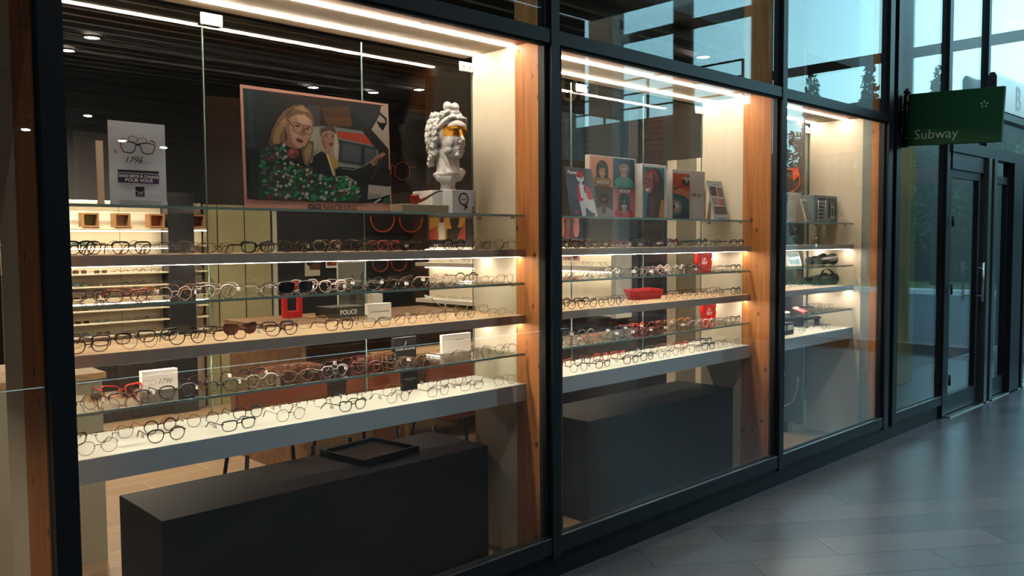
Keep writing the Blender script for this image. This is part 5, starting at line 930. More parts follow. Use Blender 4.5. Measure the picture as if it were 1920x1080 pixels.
b = obj('classical_bust', me, paint_mat(), None, (2.462, .497, T0+.1085))
rm = b.modifiers.new('remesh', 'REMESH'); rm.mode = 'VOXEL'; rm.voxel_size = .0019; rm.use_smooth_shade = True
sm = b.modifiers.new('smooth', 'SMOOTH'); sm.iterations = 7; sm.factor = .5
b.rotation_euler = (0, 0, R(-2)); tag(b, 'white plaster classical head with curly hair and a yellow band painted across its eyes', 'bust')
t = tag(empty('logo_box', (2.436, .385, T0)), 'white box printed with dark red beaded ring, standing in front of the bust', 'box')
cbox('carton', .140, .07, .108, mat('blue white carton', '#dfe3e6', .5), t, (0, .0, 0), .002)
bm = bmesh.new()
for i in range(16):
    a = 2*PI*i/16; bm_ell(bm, (.026*math.cos(a)-.006, -.0365, .068+.026*math.sin(a)), (.0052, .0012, .0052), 6, 4)
bm_ell(bm, (.007, -.0365, .034), (.010, .0012, .009), 8, 5); bm_ell(bm, (-.002, -.0365, .022), (.005, .0012, .003), 8, 5)
obj('emblem', bm, mat('dark red print', '#4e0e18', .5), t)
bm = bmesh.new()
for k in range(5): bm_box(bm, -.020+.0055*k, -.0165+.0055*k, -.0366, -.0355, .064, .069+.002*(k % 2))
obj('small_print', bm, inkG, t)
bm = bmesh.new(); bm_box(bm, .045, .048, -.0366, -.0355, .010, .034); bm_box(bm, .045, .058, -.0366, -.0355, .030, .033); bm_box(bm, .045, .066, -.0366, -.0355, .008, .011); obj('corner_mark', bm, inkK, t)
tag(box('flat_box', 2.085, 2.34, .345, .43, T0+.0005, T0+.038, mat('greige carton', '#b0a288', .6), bevel=.002), 'low beige box lying on the top glass left of the white logo box', 'box')
t = tag(empty('tobacco_pipe', (2.235, .40, T0+.0385), R(-8)), 'red tobacco pipe with curved black stem lying on the low beige box', 'pipe')
bm = bmesh.new()
bm_tube(bm, [(-.035, 0, .002), (-.035, 0, .010), (-.036, 0, .022), (-.037, 0, .036), (-.038, 0, .046)], [.010, .019, .022, .020, .017], 14)
bm_tube(bm, [(-.030, 0, .014), (-.005, 0, .020), (.020, 0, .030)], [.010, .008, .0065], 10); obj('bowl', bm, mat('red briar', '#7a1712', .25), t)
bm = bmesh.new(); bm_tube(bm, [(.020, 0, .030), (.045, 0, .044), (.072, 0, .058), (.105, 0, .066)], [.006, .005, .004, .0028], 8); obj('stem', bm, inkK, t)

# --- middle window, top glass
t = tag(empty('poster', (3.08, .42, T0)), 'dark red and black upright card, leftmost on the middle window top glass', 'poster')
picture('printed_sheet', .085, .245, [P('#7a1f22', (0, .30), (1, .30), (1, .62), (0, .66)), P('#17191c', (0, .62), (1, .58), (1, .9), (0, .9)), ell(.6, .42, .2, .06, '#d8d4cc'), ell(.6, .31, .25, .1, '#d8d4cc')], t, (0, 0, 0), '#23262b', .02)
t = tag(empty('poster', (3.265, .36, T0), R(6)), 'slate Paname poster of a drawn figure in red jacket and cap, white trousers', 'poster')
L = [P('#d2cfd4', (.42, .66), (.66, .66), (.72, .56), (.74, .30), (.42, .30)), P('#c2303c', (.36, .60), (.50, .68), (.54, .40), (.50, .28), (.34, .32)), P('#c2303c', (.62, .68), (.84, .58), (.92, .42), (.86, .36), (.80, .30), (.70, .40)),
     P('#d2cfd4', (.38, .32), (.92, .38), (1.0, .02), (.90, .02), (.88, .24), (.58, .20), (.56, .02), (.42, .02)), P('#d2cfd4', (.60, .20), (.80, .10), (.96, .10), (.90, .30)), ell(.52, .80, .14, .09, '#d6d4d6'), ell(.50, .865, .17, .065, '#c4303c'), P('#c4303c', (.34, .80), (.34, .90), (.44, .90)),
     ell(.47, .82, .03, .012, '#22252c'), ell(.58, .80, .03, .012, '#22252c'), P('#d2cfd4', (.44, .62), (.52, .76), (.60, .62), (.56, .40), (.46, .38)), ell(.22, .10, .08, .03, '#b23a50'), P('#2b303c', (.60, .60), (.64, .66), (.66, .50), (.62, .50))]
picture('printed_sheet', .245, .262, L, t, (0, 0, 0), '#3c4250', .004).rotation_euler = (R(-9), 0, 0)
lettering('Paname', .026, mat('poster white ink', (.8, .8, .8), .5), t, (-.075, .026, .222), rot=(PI/2-R(9), 0, 0), shear=.3)
t = tag(empty('poster_box', (3.605, .45, T0)), 'tall four-portrait WOOW poster block, coral, navy, slate and red quarters', 'poster')
def bust2(cx, y0, hair, skin, top, glass, wide=.13, kind='bob'):
    s = [ell(cx, y0+.05, wide*1.6, .10, top)]
    if kind == 'bob': s += [ell(cx, y0+.235, wide, .15, hair), P(hair, (cx-wide, y0+.10), (cx+wide, y0+.10), (cx+wide, y0+.24), (cx-wide, y0+.24))]
    else: s += [ell(cx, y0+.28, wide*.85, .085, hair)]
    s += [P(skin, (cx-.04, y0+.05), (cx+.04, y0+.05), (cx+.04, y0+.16), (cx-.04, y0+.16)), ell(cx, y0+.21, .072, .095, skin)]
    if kind == 'bob': s += [P(hair, (cx-.09, y0+.26), (cx+.09, y0+.26), (cx+.08, y0+.33), (cx-.08, y0+.33))]
    dk = {'#d6a08a': '#b07c68', '#c69276': '#9a6a50', '#7a5040': '#573628', '#d09a84': '#aa7560'}[skin]
    s += [P(dk, (cx+.015, y0+.13), (cx+.05, y0+.155), (cx+.066, y0+.22), (cx+.045, y0+.27), (cx+.04, y0+.19)), P(dk, (cx-.038, y0+.05), (cx+.038, y0+.05), (cx+.036, y0+.135), (cx, y0+.118), (cx-.036, y0+.135)),
          P(dk, (cx-.006, y0+.175), (cx+.012, y0+.175), (cx+.004, y0+.215)), P(hair, (cx-.058, y0+.250), (cx-.015, y0+.248), (cx-.018, y0+.256), (cx-.05, y0+.260)), P(hair, (cx+.015, y0+.248), (cx+.058, y0+.250), (cx+.05, y0+.260), (cx+.018, y0+.256)),
          ell(cx-.036, y0+.222, .009, .007, '#20161a', 8), ell(cx+.036, y0+.222, .009, .007, '#20161a', 8)]
    if kind == 'bob': s += [P('#3a3a48', (cx-.06, y0+.34), (cx+.02, y0+.36), (cx+.03, y0+.35), (cx-.06, y0+.325)), P(hair, (cx-.13, y0+.10), (cx-.070, y0+.10), (cx-.062, y0+.25), (cx-.12, y0+.27)), P(hair, (cx+.062, y0+.25), (cx+.070, y0+.10), (cx+.13, y0+.10), (cx+.12, y0+.27))]
    else: s += [ell(cx+.03*q, y0+.315+.012*(q % 2), .035, .028, hair, 8) for q in (-2, -1, 0, 1, 2)]
    s += [P('#6a1d22', (cx-.025, y0+.150), (cx+.025, y0+.150), (cx, y0+.138))]
    s += [ring(cx-.036, y0+.222, .032, .024, .007, glass)+ring(cx+.036, y0+.222, .032, .024, .007, glass)]
    return s
def sung(cx, y0): return [ell(cx-.036, y0+.222, .034, .028, '#0d0d10'), ell(cx+.036, y0+.222, .034, .028, '#0d0d10')]
L = [P('#d9967c', (.015, .51), (.5, .51), (.5, .985), (.015, .985)), P('#1d2436', (.5, .51), (.985, .51), (.985, .985), (.5, .985)), P('#474c58', (.015, .015), (.5, .015), (.5, .51), (.015, .51)), P('#c96668', (.5, .015), (.985, .015), (.985, .51), (.5, .51))]
L += bust2(.27, .545, '#15151a', '#d6a08a', '#a8752c', '#5a2a2a')+bust2(.74, .545, '#8b7560', '#c69276', '#3f8a78', '#3a2020', kind='short')+bust2(.30, .04, '#17151a', '#7a5040', '#8d8f9a', '#0d0d10', kind='short')+bust2(.74, .04, '#121216', '#d09a84', '#b3261f', '#0d0d10')
L += [P('#d9967c', (.015, .5), (.0151, .5), (.0151, .5001))]+sung(.30, .04)+sung(.74, .04)+[P('#a8752c', (.10, .512), (.44, .512), (.42, .59), (.12, .59)), P('#3f8a78', (.52, .512), (.97, .512), (.94, .59), (.56, .59))]
picture('printed_sheet', .400, .342, L, t, (0, 0, 0), '#d9cfc4', .03)
for s_, px, pz in (('WOOW', -.093, .187), ('WOOW', .10, .148)): lettering(s_, .026, inkW, t, (px, -.006, pz), spacing=1.05)
lettering('WOOW', .024, mat('brick ink', '#8a3a34', .5), t, (-.085, -.006, .150), spacing=1.05)
t = tag(empty('poster_box', (3.925, .40, T0)), 'white deep box with teal poster of laughing long-haired woman wearing glasses', 'poster')
cbox('carton', .235, .13, .315, mat('poster box white', '#dcdcda', .55), t, (0, .068, 0), .003)
L = [ell(.62, .48, .38, .50, '#3a1e1c'), ell(.42, .78, .38, .20, '#5a2a22'), P('#402220', (.10, 0), (.92, 0), (.92, .5), (.2, .5)), ell(.22, .70, .26, .22, '#c4745a'), P('#b0483a', (.12, .90), (.40, .98), (.62, .90), (.70, .74), (.60, .70), (.50, .84), (.34, .90), (.14, .84)), P('#9a5242', (.34, .52), (.47, .60), (.46, .78), (.38, .70)), P('#a25a48', (.20, .62), (.26, .62), (.25, .72)), P('#6e3a2c', (.30, .40), (.50, .40), (.52, .0), (.30, .0)), P('#b07a2e', (.72, 0), (1, 0), (1, .34), (.84, .36)),
     P('#f0e4dc', (.06, .56), (.30, .58), (.22, .52), (.10, .51)), ring(.13, .715, .13, .055, .02, '#2a1818')+ring(.42, .73, .12, .055, .02, '#2a1818'), P('#2a1818', (.24, .725), (.32, .73), (.32, .74), (.24, .74))]
picture('printed_sheet', .195, .285, L, t, (-.012, -.003, .012), '#3f7f82', .002)
t = tag(empty('poster_box', (4.315, .43, T0)), 'white box with red and teal eye picture, airtaQ logo on its right half', 'poster')
cbox('carton', .345, .06, .305, mat('poster box grey', '#bcbab6', .55), t, (0, .033, 0), .002)
L = [P('#b04a38', (0, .45), (1, .45), (1, 1), (0, 1)), P('#c0805c', (0, .40), (1, .40), (1, .60), (0, .74)), P('#0f5560', (0, 0), (1, 0), (1, .44), (.55, .52), (0, .56)), P('#0d3c50', (0, 0), (1, 0), (1, .16), (0, .2)), P('#7d3a34', (0, .62), (.5, .70), (1, .74), (1, .78), (.5, .74), (0, .68)), ell(.95, .82, .40, .085, '#24403e'), ell(.90, .88, .36, .04, '#9fb0a0', rot=-6), ell(.98, .83, .26, .035, '#8fa69c'), ell(.95, .815, .09, .05, '#10151a'),
     ell(.08, .27, .50, .20, '#3d5a60'), ell(.10, .27, .42, .155, '#6d6f72'), ell(.12, .27, .32, .115, '#8d7f7c'), P('#b9b9ae', (0, .24), (.30, .24), (.34, .29), (.22, .33), (0, .33)), ell(.02, .27, .10, .05, '#1a1a20')]
picture('printed_sheet', .165, .272, L, t, (-.088, -.003, .008), '#a04232', .002)
lettering('airtaQ', .0165, mat('maroon ink', '#5a2430', .5), t, (.052, .002, .155)); lettering('optique', .009, mat('maroon ink', '#5a2430', .5), t, (.107, .002, .157))
t = tag(empty('leaning_card', (4.61, .385, T0), R(-4)), 'light blue leaflet with photo collage leaning beside the airtaQ box', 'card')
L = [P('#3a3236', (.12, .62), (.52, .62), (.52, .86), (.12, .86)), P('#7a625c', (.58, .60), (.95, .60), (.95, .84), (.58, .84)), P('#8b8484', (.12, .40), (.50, .40), (.50, .58), (.12, .58)), P('#b05660', (.54, .38), (.80, .38), (.80, .56), (.54, .56)), P('#5b7a80', (.80, .38), (.95, .38), (.95, .56), (.80, .56)), P('#544a4a', (.12, .16), (.95, .16), (.95, .36), (.12, .36)), ell(.40, .06, .06, .012, '#17181f'), ell(.62, .06, .06, .012, '#17181f'), P('#8a96a0', (.3, .90), (.8, .90), (.8, .93), (.3, .93))]
picture('printed_sheet', .155, .262, L, t, (0, 0, 0), '#aab3bc', .003).rotation_euler = (R(-14), 0, 0)
bm = bmesh.new(); bm_poly(bm, [(-.065, .075, .252), (-.075, .075, .003), (-.045, .13, .003)], (.003, 0, 0)); bm_poly(bm, [(-.010, .075, .252), (-.02, .075, .003), (.01, .13, .003)], (.003, 0, 0)); obj('easel_back', bm, mat('cardboard strut', '#c4a68c', .7), t)

# --- cards standing among the glasses
def card(x, y, z, w, h, mt, label, lines, th=.012, rz=0):
    t = tag(empty('display_card', (x, y, z), R(rz)), label, 'card'); cbox('block', w, th, h, mt, t, (0, 0, 0), .0015)
    for s, sz, mm, zz, kw in lines: lettering(s, sz, mm, t, (0, -th/2-.0004, zz), **kw)
    return t
wb = mat('white block card', '#efe8dc', .5); bb = mat('black block card', (.015, .015, .016), .4)
t = card(1.12, .50, SH['g4']+.0004, .125, .072, wb, 'white block with looping glasses sign and 1796, lowest glass shelf of left window', [('    1796', .026, inkG, .022, dict(shear=.4))], .03)
bm = bmesh.new(); bm_tube(bm, [(-.048+.014*math.cos(q), -.0155, .030+.012*math.sin(q)) for q in [i*.5 for i in range(13)]], .0006, 4); bm_tube(bm, [(-.026+.010*math.cos(q), -.0155, .030+.009*math.sin(q)) for q in [PI+i*.5 for i in range(12)]], .0006, 4); obj('loop_mark', bm, inkG, t)
cA = card(2.065, .50, SH['s3']+.0004, .125, .078, wb, 'plain white block with a faint line of print on the oak shelf, left window', [], .02)
t = card(2.20, .50, SH['g4']+.0004, .122, .098, bb, 'black DANIEL HECHTER block on the lowest glass shelf, left window', [('DANIEL HECHTER', .0135, inkW, .040, {})], .02)
bm = bmesh.new(); bm_poly(bm, [(-.006, -.0108, .060), (.004, -.0108, .068), (.008, -.0108, .084), (.0, -.0108, .074)], (0, -.0006, 0)); obj('leaf_mark', bm, inkW, t)
cB = card(2.50, .50, SH['g4']+.0004, .175, .088, wb, 'wide white block with faint grey script, lowest glass shelf beside cream wall', [], .02)
cD = card(2.225, .50, SH['bottom']+.0004, .082, .092, bb, 'small black block with a pale line of print standing on the deep white shelf', [], .02)
def print_line(parent, x0, x1, z, h, y, m, seed):
    q = random.Random(seed); bm = bmesh.new(); x = x0
    while x < x1:
        wd = q.uniform(.0012, .0045); bm_box(bm, x, x+wd*.6, y, y+.0005, z, z+h*q.uniform(.6, 1)); x += wd
    obj('print_line', bm, m, parent)
print_line(cA, -.05, .05, .040, .006, -.0106, inkG, 1); print_line(cB, -.01, .04, .058, .006, -.0106, inkG, 2); print_line(cD, -.034, .034, .048, .008, -.0106, inkG, 3); print_line(cD, -.012, .012, .042, .002, -.0106, inkG, 4)

# --- red JF REY signs and the red holder
redm = mat('glossy red', '#c3140e', .35)
def rey(x, z, w, h, label, rz):
    t = tag(empty('brand_sign', (x, .46, z), R(rz)), label, 'sign'); rr = random.Random(int(h*1e4)); pts = []
    for k in range(9): pts.append((w*(-.5+k/8)*(1 if k in (0, 8) else .92), 0, h*(.88+.12*(k % 2)+.03*rr.random())))
    out = [(w*.5, 0, h*.70), (w*.44, 0, h*.60), (w*.50, 0, h*.45), (w*.46, 0, h*.2), (w*.42, 0, 0), (-w*.42, 0, 0), (-w*.44, 0, h*.3), (-w*.5, 0, h*.55), (-w*.46, 0, h*.75)]
    bm = bmesh.new(); bm_poly(bm, pts+out, (0, .03, 0)); obj('block', bm, redm, t, bevel=.001)
    lettering('J.F.', h*.20, inkW, t, (0, -.0006, h*.52), bold=.0008); lettering('REY', h*.20, inkW, t, (0, -.0006, h*.33), bold=.0008)
rey(4.53, SH['g2']+.0004, .112, .122, 'jagged red J.F. REY sign on the middle glass shelf, middle window', -25)
rey(4.59, SH['g4']+.0004, .106, .132, 'jagged red J.F. REY sign on the lowest glass shelf, middle window', -20)
t = tag(empty('glasses_holder', (3.925, .455, SH['s3']+.0004), R(0)), 'bright red open trough holder on the oak shelf, middle window', 'holder')
bm = bmesh.new(); bm_poly(bm, [(-.110, -.012, 0), (.110, -.012, 0), (.128, -.026, .052), (-.128, -.026, .052)], (0, .004, 0)); bm_poly(bm, [(-.110, .05, 0), (.110, .05, 0), (.128, .068, .062), (-.128, .068, .062)], (0, .004, 0)); bm_box(bm, -.110, .110, -.012, .054, 0, .004)
for s in (-1, 1): bm_poly(bm, [(s*.110, -.012, 0), (s*.110, .054, 0), (s*.128, .072, .062), (s*.128, -.026, .052)], (s*.004, 0, 0))
obj('trough', bm, redm, t)

# --- right window: low-vision aids
t = tag(empty('device_box', (6.00, .42, T0)), 'grey magnifier packaging box printed with a white device, right window top glass', 'box')
cbox('carton', .36, .10, .205, mat('slate blue carton', '#6d7881', .45), t, (0, .0, 0), .002)
picture('front_print', .35, .2, [P('#3e4f50', (.05, .12), (.38, .12), (.38, .72), (.05, .72)), P('#8d979c', (.42, .10), (.60, .1), (.55, .75), (.42, .8)), P('#2c3440', (.60, .2), (.72, .2), (.70, .9), (.60, .95)), P('#c3cbd0', (.72, .16), (.90, .14), (.88, .62), (.74, .64)), P('#2e4444', (.75, .28), (.85, .27), (.84, .56), (.76, .57)), P('#3a4048', (.72, .80), (.88, .80), (.88, .92), (.72, .92)), P('#39424e', (.90, .3), (.98, .3), (.98, .85), (.93, .9)), P('#3f474c', (.1, .84), (.5, .84), (.5, .92), (.1, .92))], t, (0, -.0532, .002), '#7b868d', .002)
t = tag(empty('device_box', (5.72, .50, T0)), 'pale carton standing behind the magnifier box, right window top glass', 'box')
cbox('carton', .30, .08, .225, mat('pale carton', '#cfc8b8', .55), t, (0, 0.04, 0), .002)
t = tag(empty('electronic_magnifier', (5.66, .33, T0), R(10)), 'leaning white-framed electronic magnifier with dark green screen, right window top glass', 'magnifier')
b_ = cbox('casing', .125, .014, .175, mat('silver white plastic', '#b9bcb9', .35), t, (0, 0, .0), .004); b_.rotation_euler = (R(-15), 0, 0)
b_ = cbox('screen', .085, .002, .135, mat('green black screen', '#2b403c', .15), t, (0, -.0025, .020)); b_.location = (0, -.0045, .022); b_.rotation_euler = (R(-15), 0, 0)
bm = bmesh.new(); bm_poly(bm, [(-.045, .012, .0), (-.045, .08, .0), (-.045, .05, .15)], (.09, 0, 0)); obj('stand', bm, mat('brown card stand', '#96846e', .6), t)
t = tag(empty('device_box', (5.36, .44, T0)), 'grey printed box at the left end of the right window top glass', 'box')
cbox('carton', .20, .10, .20, mat('slate blue carton 2', '#6f7a84', .5), t)
t = tag(empty('wire_rack', (5.86, .33, T0)), 'small rack of thin white wire bars before the magnifier box', 'rack')
bm = bmesh.new()
for k in range(6): bm_tube(bm, [(-.06, 0, .025+.026*k), (.06, 0, .025+.026*k)], .0022, 5)
for s in (-.06, .06): bm_tube(bm, [(s, 0, 0), (s, 0, .165)], .002, 5)
obj('bars', bm, mat('white wire', '#d8dadb', .3), t)
# stand magnifier, binocular loupes
t = tag(empty('desk_magnifier', (5.56, .40, SH['g2']+.0004), R(-12)), 'white and grey video magnifier with pale blue screen on the middle glass shelf', 'magnifier')
bm = bmesh.new(); bm_poly(bm, [(-.075, -.03, 0), (-.075, .05, 0), (-.075, .045, .105), (-.075, .005, .110)], (.15, 0, 0)); obj('casing', bm, mat('white grey plastic', '#c9ccca', .35), t, bevel=.008)
bm = bmesh.new(); bm_poly(bm, [(-.05, -.0265, .020), (.05, -.0265, .020), (.05, -.0035, .090), (-.05, -.0035, .090)], (0, -.002, 0)); obj('screen', bm, mat('pale blue screen', '#7fa7b0', .15), t)
bm = bmesh.new(); bm_cyl(bm, (0, .01, -.0), .03, .0008, 12); obj('foot', bm, inkK, t)
def binocular(x, y, z, rz, label, strap):
    t = tag(empty('binoculars', (x, y, z), R(rz)), label, 'binoculars'); blk = mat('black rubber', (.018, .018, .020), .4)
    for s in (-1, 1):
        bm = bmesh.new(); bm_tube(bm, [(-.085, s*.026, .026), (-.05, s*.026, .026), (-.045, s*.026, .026), (.02, s*.026, .030), (.03, s*.026, .030), (.085, s*.027, .032), (.09, s*.027, .032)], [.017, .018, .022, .024, .022, .031, .0315], 18); obj('barrel', bm, blk, t)
        bm = bmesh.new(); bm_cyl(bm, (.0905, s*.027, .032), .026, .001, 18, 'x'); obj('objective', bm, mat('dark coated glass', (.03, .04, .06), .05), t)
        bm = bmesh.new(); bm_tube(bm, [(-.086, s*.026, .026), (-.096, s*.026, .026)], [.019, .020], 16); obj('eyecup', bm, inkK, t)
    t.scale = (1.4, 1.4, 1.4)
    bm = bmesh.new(); bm_box(bm, -.04, .03, -.012, .012, .022, .044); bm_cyl(bm, (-.02, 0, .040), .012, .03, 14, 'x'); obj('bridge', bm, blk, t)
    if strap:
        bm = bmesh.new(); bm_tube(bm, [(-.05, -.045, .020), (-.09, -.055, .050), (-.05, -.05, .082), (.0, -.045, .088), (.045, -.045, .070), (.05, -.04, .050)], (.007, .0015), 6); obj('strap', bm, blk, t)
binocular(6.00, .40, SH['g2']+.0004, 3, 'black binoculars on the middle glass shelf of the right window', False)
binocular(6.03, .42, SH['s3']+.0004, -6, 'black binoculars with looped strap on the oak shelf, right window', True)
t = tag(empty('hand_magnifier', (5.62, .36, SH['g4']+.0004), R(15)), 'flat red magnifier tray on the lowest glass shelf, right window', 'magnifier')
bm = bmesh.new(); bm_poly(bm, [(-.09, -.03, 0), (.09, -.03, 0), (.075, .05, .028), (-.065, .05, .028)], (0, 0, .008)); obj('tray', bm, mat('salmon red plastic', '#e0424a', .35), t, bevel=.003)
bm = bmesh.new(); bm_tube(bm, [(.05, .02, .030), (.16, -.02, .034), (.22, -.04, .020)], .006, 8); obj('handle', bm, inkK, t)
for k, (x, lab) in enumerate(((5.28, 'thick white-rimmed magnifier lens, leftmost on the lowest glass shelf, right window'), (5.42, 'second white-rimmed magnifier lens on the lowest glass shelf, right window'))):
    t = tag(empty('hand_magnifier', (x, .40, SH['g4']+.0004)), lab, 'magnifier')
    bm = bmesh.new(); bm_tube(bm, [(.045*math.cos(a*PI/10), .045*math.sin(a*PI/10), .010) for a in range(20)], (.008, .009), 8, True); obj('rim', bm, mat('ivory plastic', '#d8d2c4', .4), t)
    bm = bmesh.new(); bm_ell(bm, (0, 0, .010), (.042, .042, .006), 18, 8); obj('lens', bm, M_lens, t)
t = tag(empty('device_case', (5.36, .40, SH['bottom']+.0004)), 'dark blue boxed instrument with two small windows on the deep white shelf', 'case')
cbox('case_body', .22, .13, .085, mat('dark blue case', '#1b2232', .4), t, (0, 0, 0), .005)
bm = bmesh.new(); bm_box(bm, -.08, -.01, -.0675, -.065, .035, .070); bm_box(bm, .015, .095, -.0675, -.065, .035, .070); obj('window', bm, mat('white insert', '#b9bbb8', .4), t)
for k, (x, y, z, n, lab) in enumerate(((5.35, .42, 's3', 'frame', 'leftmost wire trial frame lying on the oak shelf, right window'), (5.52, .40, 's3', 'frame', 'second wire trial frame from left on the oak shelf, right window'), (5.70, .43, 's3', 'frame', 'wire trial frame nearest the strapped binoculars, right window'))):
    t = spectacles(x, y, SH[z]+.0004, R(20-10*k), 'avi', 'D', 0); tag(t, lab, 'glasses', 'trial frames of the right window')
for k, (x, y, sty, c, z) in enumerate(((5.98, .32, 'round', 'D', 'g4'), (6.10, .46, 'rect', 'D', 'g4'), (5.60, .33, 'rect', 'S', 'bottom'), (5.78, .38, 'half', 'S', 'bottom'), (5.96, .33, 'rect', 'D', 'bottom'))):
    t = spectacles(x, y, SH[z]+.0003, R(8*(k % 3)-8), sty, c, 0)
    tag(t, '%s %s glasses, %s, right window' % (COLR[c][0], STY[sty][3], ['front ones on the lowest glass shelf', 'rear ones on the lowest glass shelf', 'leftmost on the deep white shelf', 'middle ones on the deep white shelf', 'rightmost on the deep white shelf'][k]), 'glasses')
t = tag(empty('loupe_arm', (6.06, .50, SH['bottom']+.0004)), 'flat black bar magnifier on clear legs above the deep white shelf', 'magnifier')
cbox('bar', .22, .05, .018, inkK, t, (0, 0, .055), .003)
bm = bmesh.new(); bm_box(bm, -.10, -.09, -.02, .02, 0, .055); bm_box(bm, .09, .10, -.02, .02, 0, .055); obj('leg', bm, M_steel, t)

# --- tray on the charcoal plinth
t = tag(empty('serving_tray', (2.09, .62, .5605), R(8)), 'black rectangular tray lying on the left charcoal plinth', 'tray')
bm = bmesh.new(); bm_box(bm, -.15, .15, -.14, .14, 0, .006)
for s in (-1, 1): bm_box(bm, -.16, .16, s*.145-.008, s*.145+.008, 0, .026); bm_box(bm, s*.155-.008, s*.155+.008, -.153, .153, 0, .026)
obj('tray_body', bm, mat('black plastic tray', (.012, .012, .014), .35), t, bevel=.003)
bm = bmesh.new(); bm_ell(bm, (-.02, -.08, .0065), (.035, .018, .002), 12, 6); obj('red_patch', bm, mat('dull red pad', '#5a1d18', .6), t)

# ================================================================== SHOP INTERIOR
struct(box('wall_back', 1.0, 6.0, 5.0, 5.08, .012, 3.0, M_dark2))
struct(box('wall_left', -1.5, -1.42, .06, 5.08, .012, 3.0, M_darkw))
struct(box('wall_back', -1.42, 1.0, 5.0, 5.08, .012, 3.0, M_darkw))
def slat_ceiling():
    M = mat('slatted dark ceiling', '#161413', .6); return M
struct(box('ceiling', -1.5, 7.29, .70, 5.08, 3.0, 3.1, slat_ceiling()))
struct(box('wall_sky_block', -1.5, 7.29, .70, .76, 3.1, 4.45, M_dark2))  # dark wall added above the ceiling to block sky behind the glass
bm = bmesh.new()
for k in range(24): bm_box(bm, -1.4, 5.9, .9+.17*k, .94+.17*k, 2.93, 2.998)
struct(obj('ceiling_slats', bm, mat('dark slat', '#26211f', .55)))
def downlight(x, y, n, lab, W=SPOT_W):
    t = tag(empty('downlight', (x, y, 2.925)), lab, 'light', 'ceiling downlights')
    bm = bmesh.new(); bm_tube(bm, [(.055*math.cos(a*PI/12), .055*math.sin(a*PI/12), 0) for a in range(24)], .008, 6, True); obj('bezel', bm, M_black, t)
    bm = bmesh.new(); bm_cyl(bm, (0, 0, .002), .050, .006, 24); obj('diffuser', bm, emit('downlight glow', (1, .93, .82), 40), t)
    L = bpy.data.lights.new('downlight_lamp', 'SPOT'); L.energy = W; L.color = (1, .86, .68); L.spot_size = R(130); L.spot_blend = .8; L.shadow_soft_size = .05
    o = bpy.data.objects.new('downlight_lamp', L); C.objects.link(o); o.parent = t; o.location = (0, 0, -.02)
DL = [(1.90, 4.15, 'lower of the two bright downlights at the far upper left'), (1.91, 3.63, 'upper of the two bright downlights at the far upper left'), (3.97, 4.24, 'small downlight above the pink-bordered poster, left'), (4.52, 4.09, 'downlight above the pink-bordered poster, right'), (4.75, 3.69, 'downlight just left of the classical bust'),
      (3.0, 1.6, 'downlight over the orange leather chairs, hidden by the soffit')]
for k, (x, y, lab) in enumerate(DL): downlight(x, y, k, lab, SPOT_W*(2.2 if k == 5 else 7 if k < 2 else 1))
downlight(5.55, 1.15, 8, 'fill light added just behind the right window, hidden by the soffit', SPOT_W*2.5)  # unseen lamp added to brighten the right window's low cream wall
downlight(5.35, 2.6, 7, 'single bright downlight seen above the middle window posters', SPOT_W*.8)
# rear illuminated eyewear wall
t = tag(empty('eyewear_wall_unit', (2.35, 4.86, .012)), 'cream illuminated wall unit with rows of sunglasses at the back left', 'shelving')
x0, x1 = -.75, .497
cbox('back_panel', x1-x0, .02, 1.87, M_cream, t, ((x0+x1)/2, .12, 0))
box('base_cabinet', x0, x1, -.02, .11, 0, .60, mat('dark cabinet base', '#2b2521', .5), t)
ROWZ = [.665, .75, .86, .965, 1.062, 1.165, 1.272, 1.50, 1.655]
for z in ROWZ:
    box('shelf_board', x0, x1, -.03, .11, z-.012-.012, z-.012, M_cream, t)
box('seam', .145, .148, .1085, .1095, .6, 1.86, inkK, t)
for z in (1.62, 1.868): box('led_strip', x0, x1, -.02, .0, z-.012, z-.004, M_led3, t)
box('led_strip', x0, x1, -.02, .0, 1.46, 1.468, M_led3, t)
t2 = tag(empty('mirror_column', (2.962, 4.88, .012)), 'dark mirrored column between the two cream eyewear shelves at the back', 'column')
cbox('column_body', .229, .14, 1.95, mat('dark mirror', (.05, .05, .055), .12, .4), t2)
t3 = tag(empty('eyewear_wall_unit', (3.145, 4.86, .012)), 'narrow cream strip of eyewear shelves right of the mirrored column', 'shelving')
cbox('back_panel', .133, .02, 1.87, M_cream, t3, (0, .12, 0))
for z in ROWZ: box('shelf_board', -.066, .066, -.03, .11, z-.024, z-.012, M_cream, t3)
box('led_strip', -.066, .066, -.02, 0, 1.615, 1.622, M_led3, t3)
for k, (x, z, c) in enumerate(((2.225, 1.655, 'green'), (2.475, 1.655, 'cream'), (2.76, 1.655, 'orange'), (3.12, 1.655, 'red'))):
    t = tag(empty('wooden_cube', (x, 4.87, z)), 'hollow wooden display cube with %s inside on the back wall shelf' % c, 'cube', 'hollow wooden cubes')
    bm = bmesh.new()
    for s in (-1, 1): bm_box(bm, s*.0575-.0075, s*.0575+.0075, -.05, .05, .012-.012, .118)
    bm_box(bm, -.05, .05, -.05, .05, 0, .014); bm_box(bm, -.05, .05, -.05, .05, .104, .118); bm_box(bm, -.05, .05, .044, .05, .014, .104, 1)
    obj('frame', bm, [mat('cube oak', '#a87848', .55), mat('cube back '+c, {'green': '#8a9a50', 'cream': '#c8b890', 'orange': '#d06a3a', 'red': '#8a3020'}[c], .6)], t)
rr = random.Random(5); k = 0
ST = [('rect', 'K'), ('square', 'D'), ('panto', 'B'), ('half', 'D'), ('round', 'S'), ('cat', 'K')]
RNAME = ['lowest', 'second lowest', 'third lowest', 'fourth from bottom', 'middle', 'fourth from top', 'third from top', 'second from top', 'topmost']
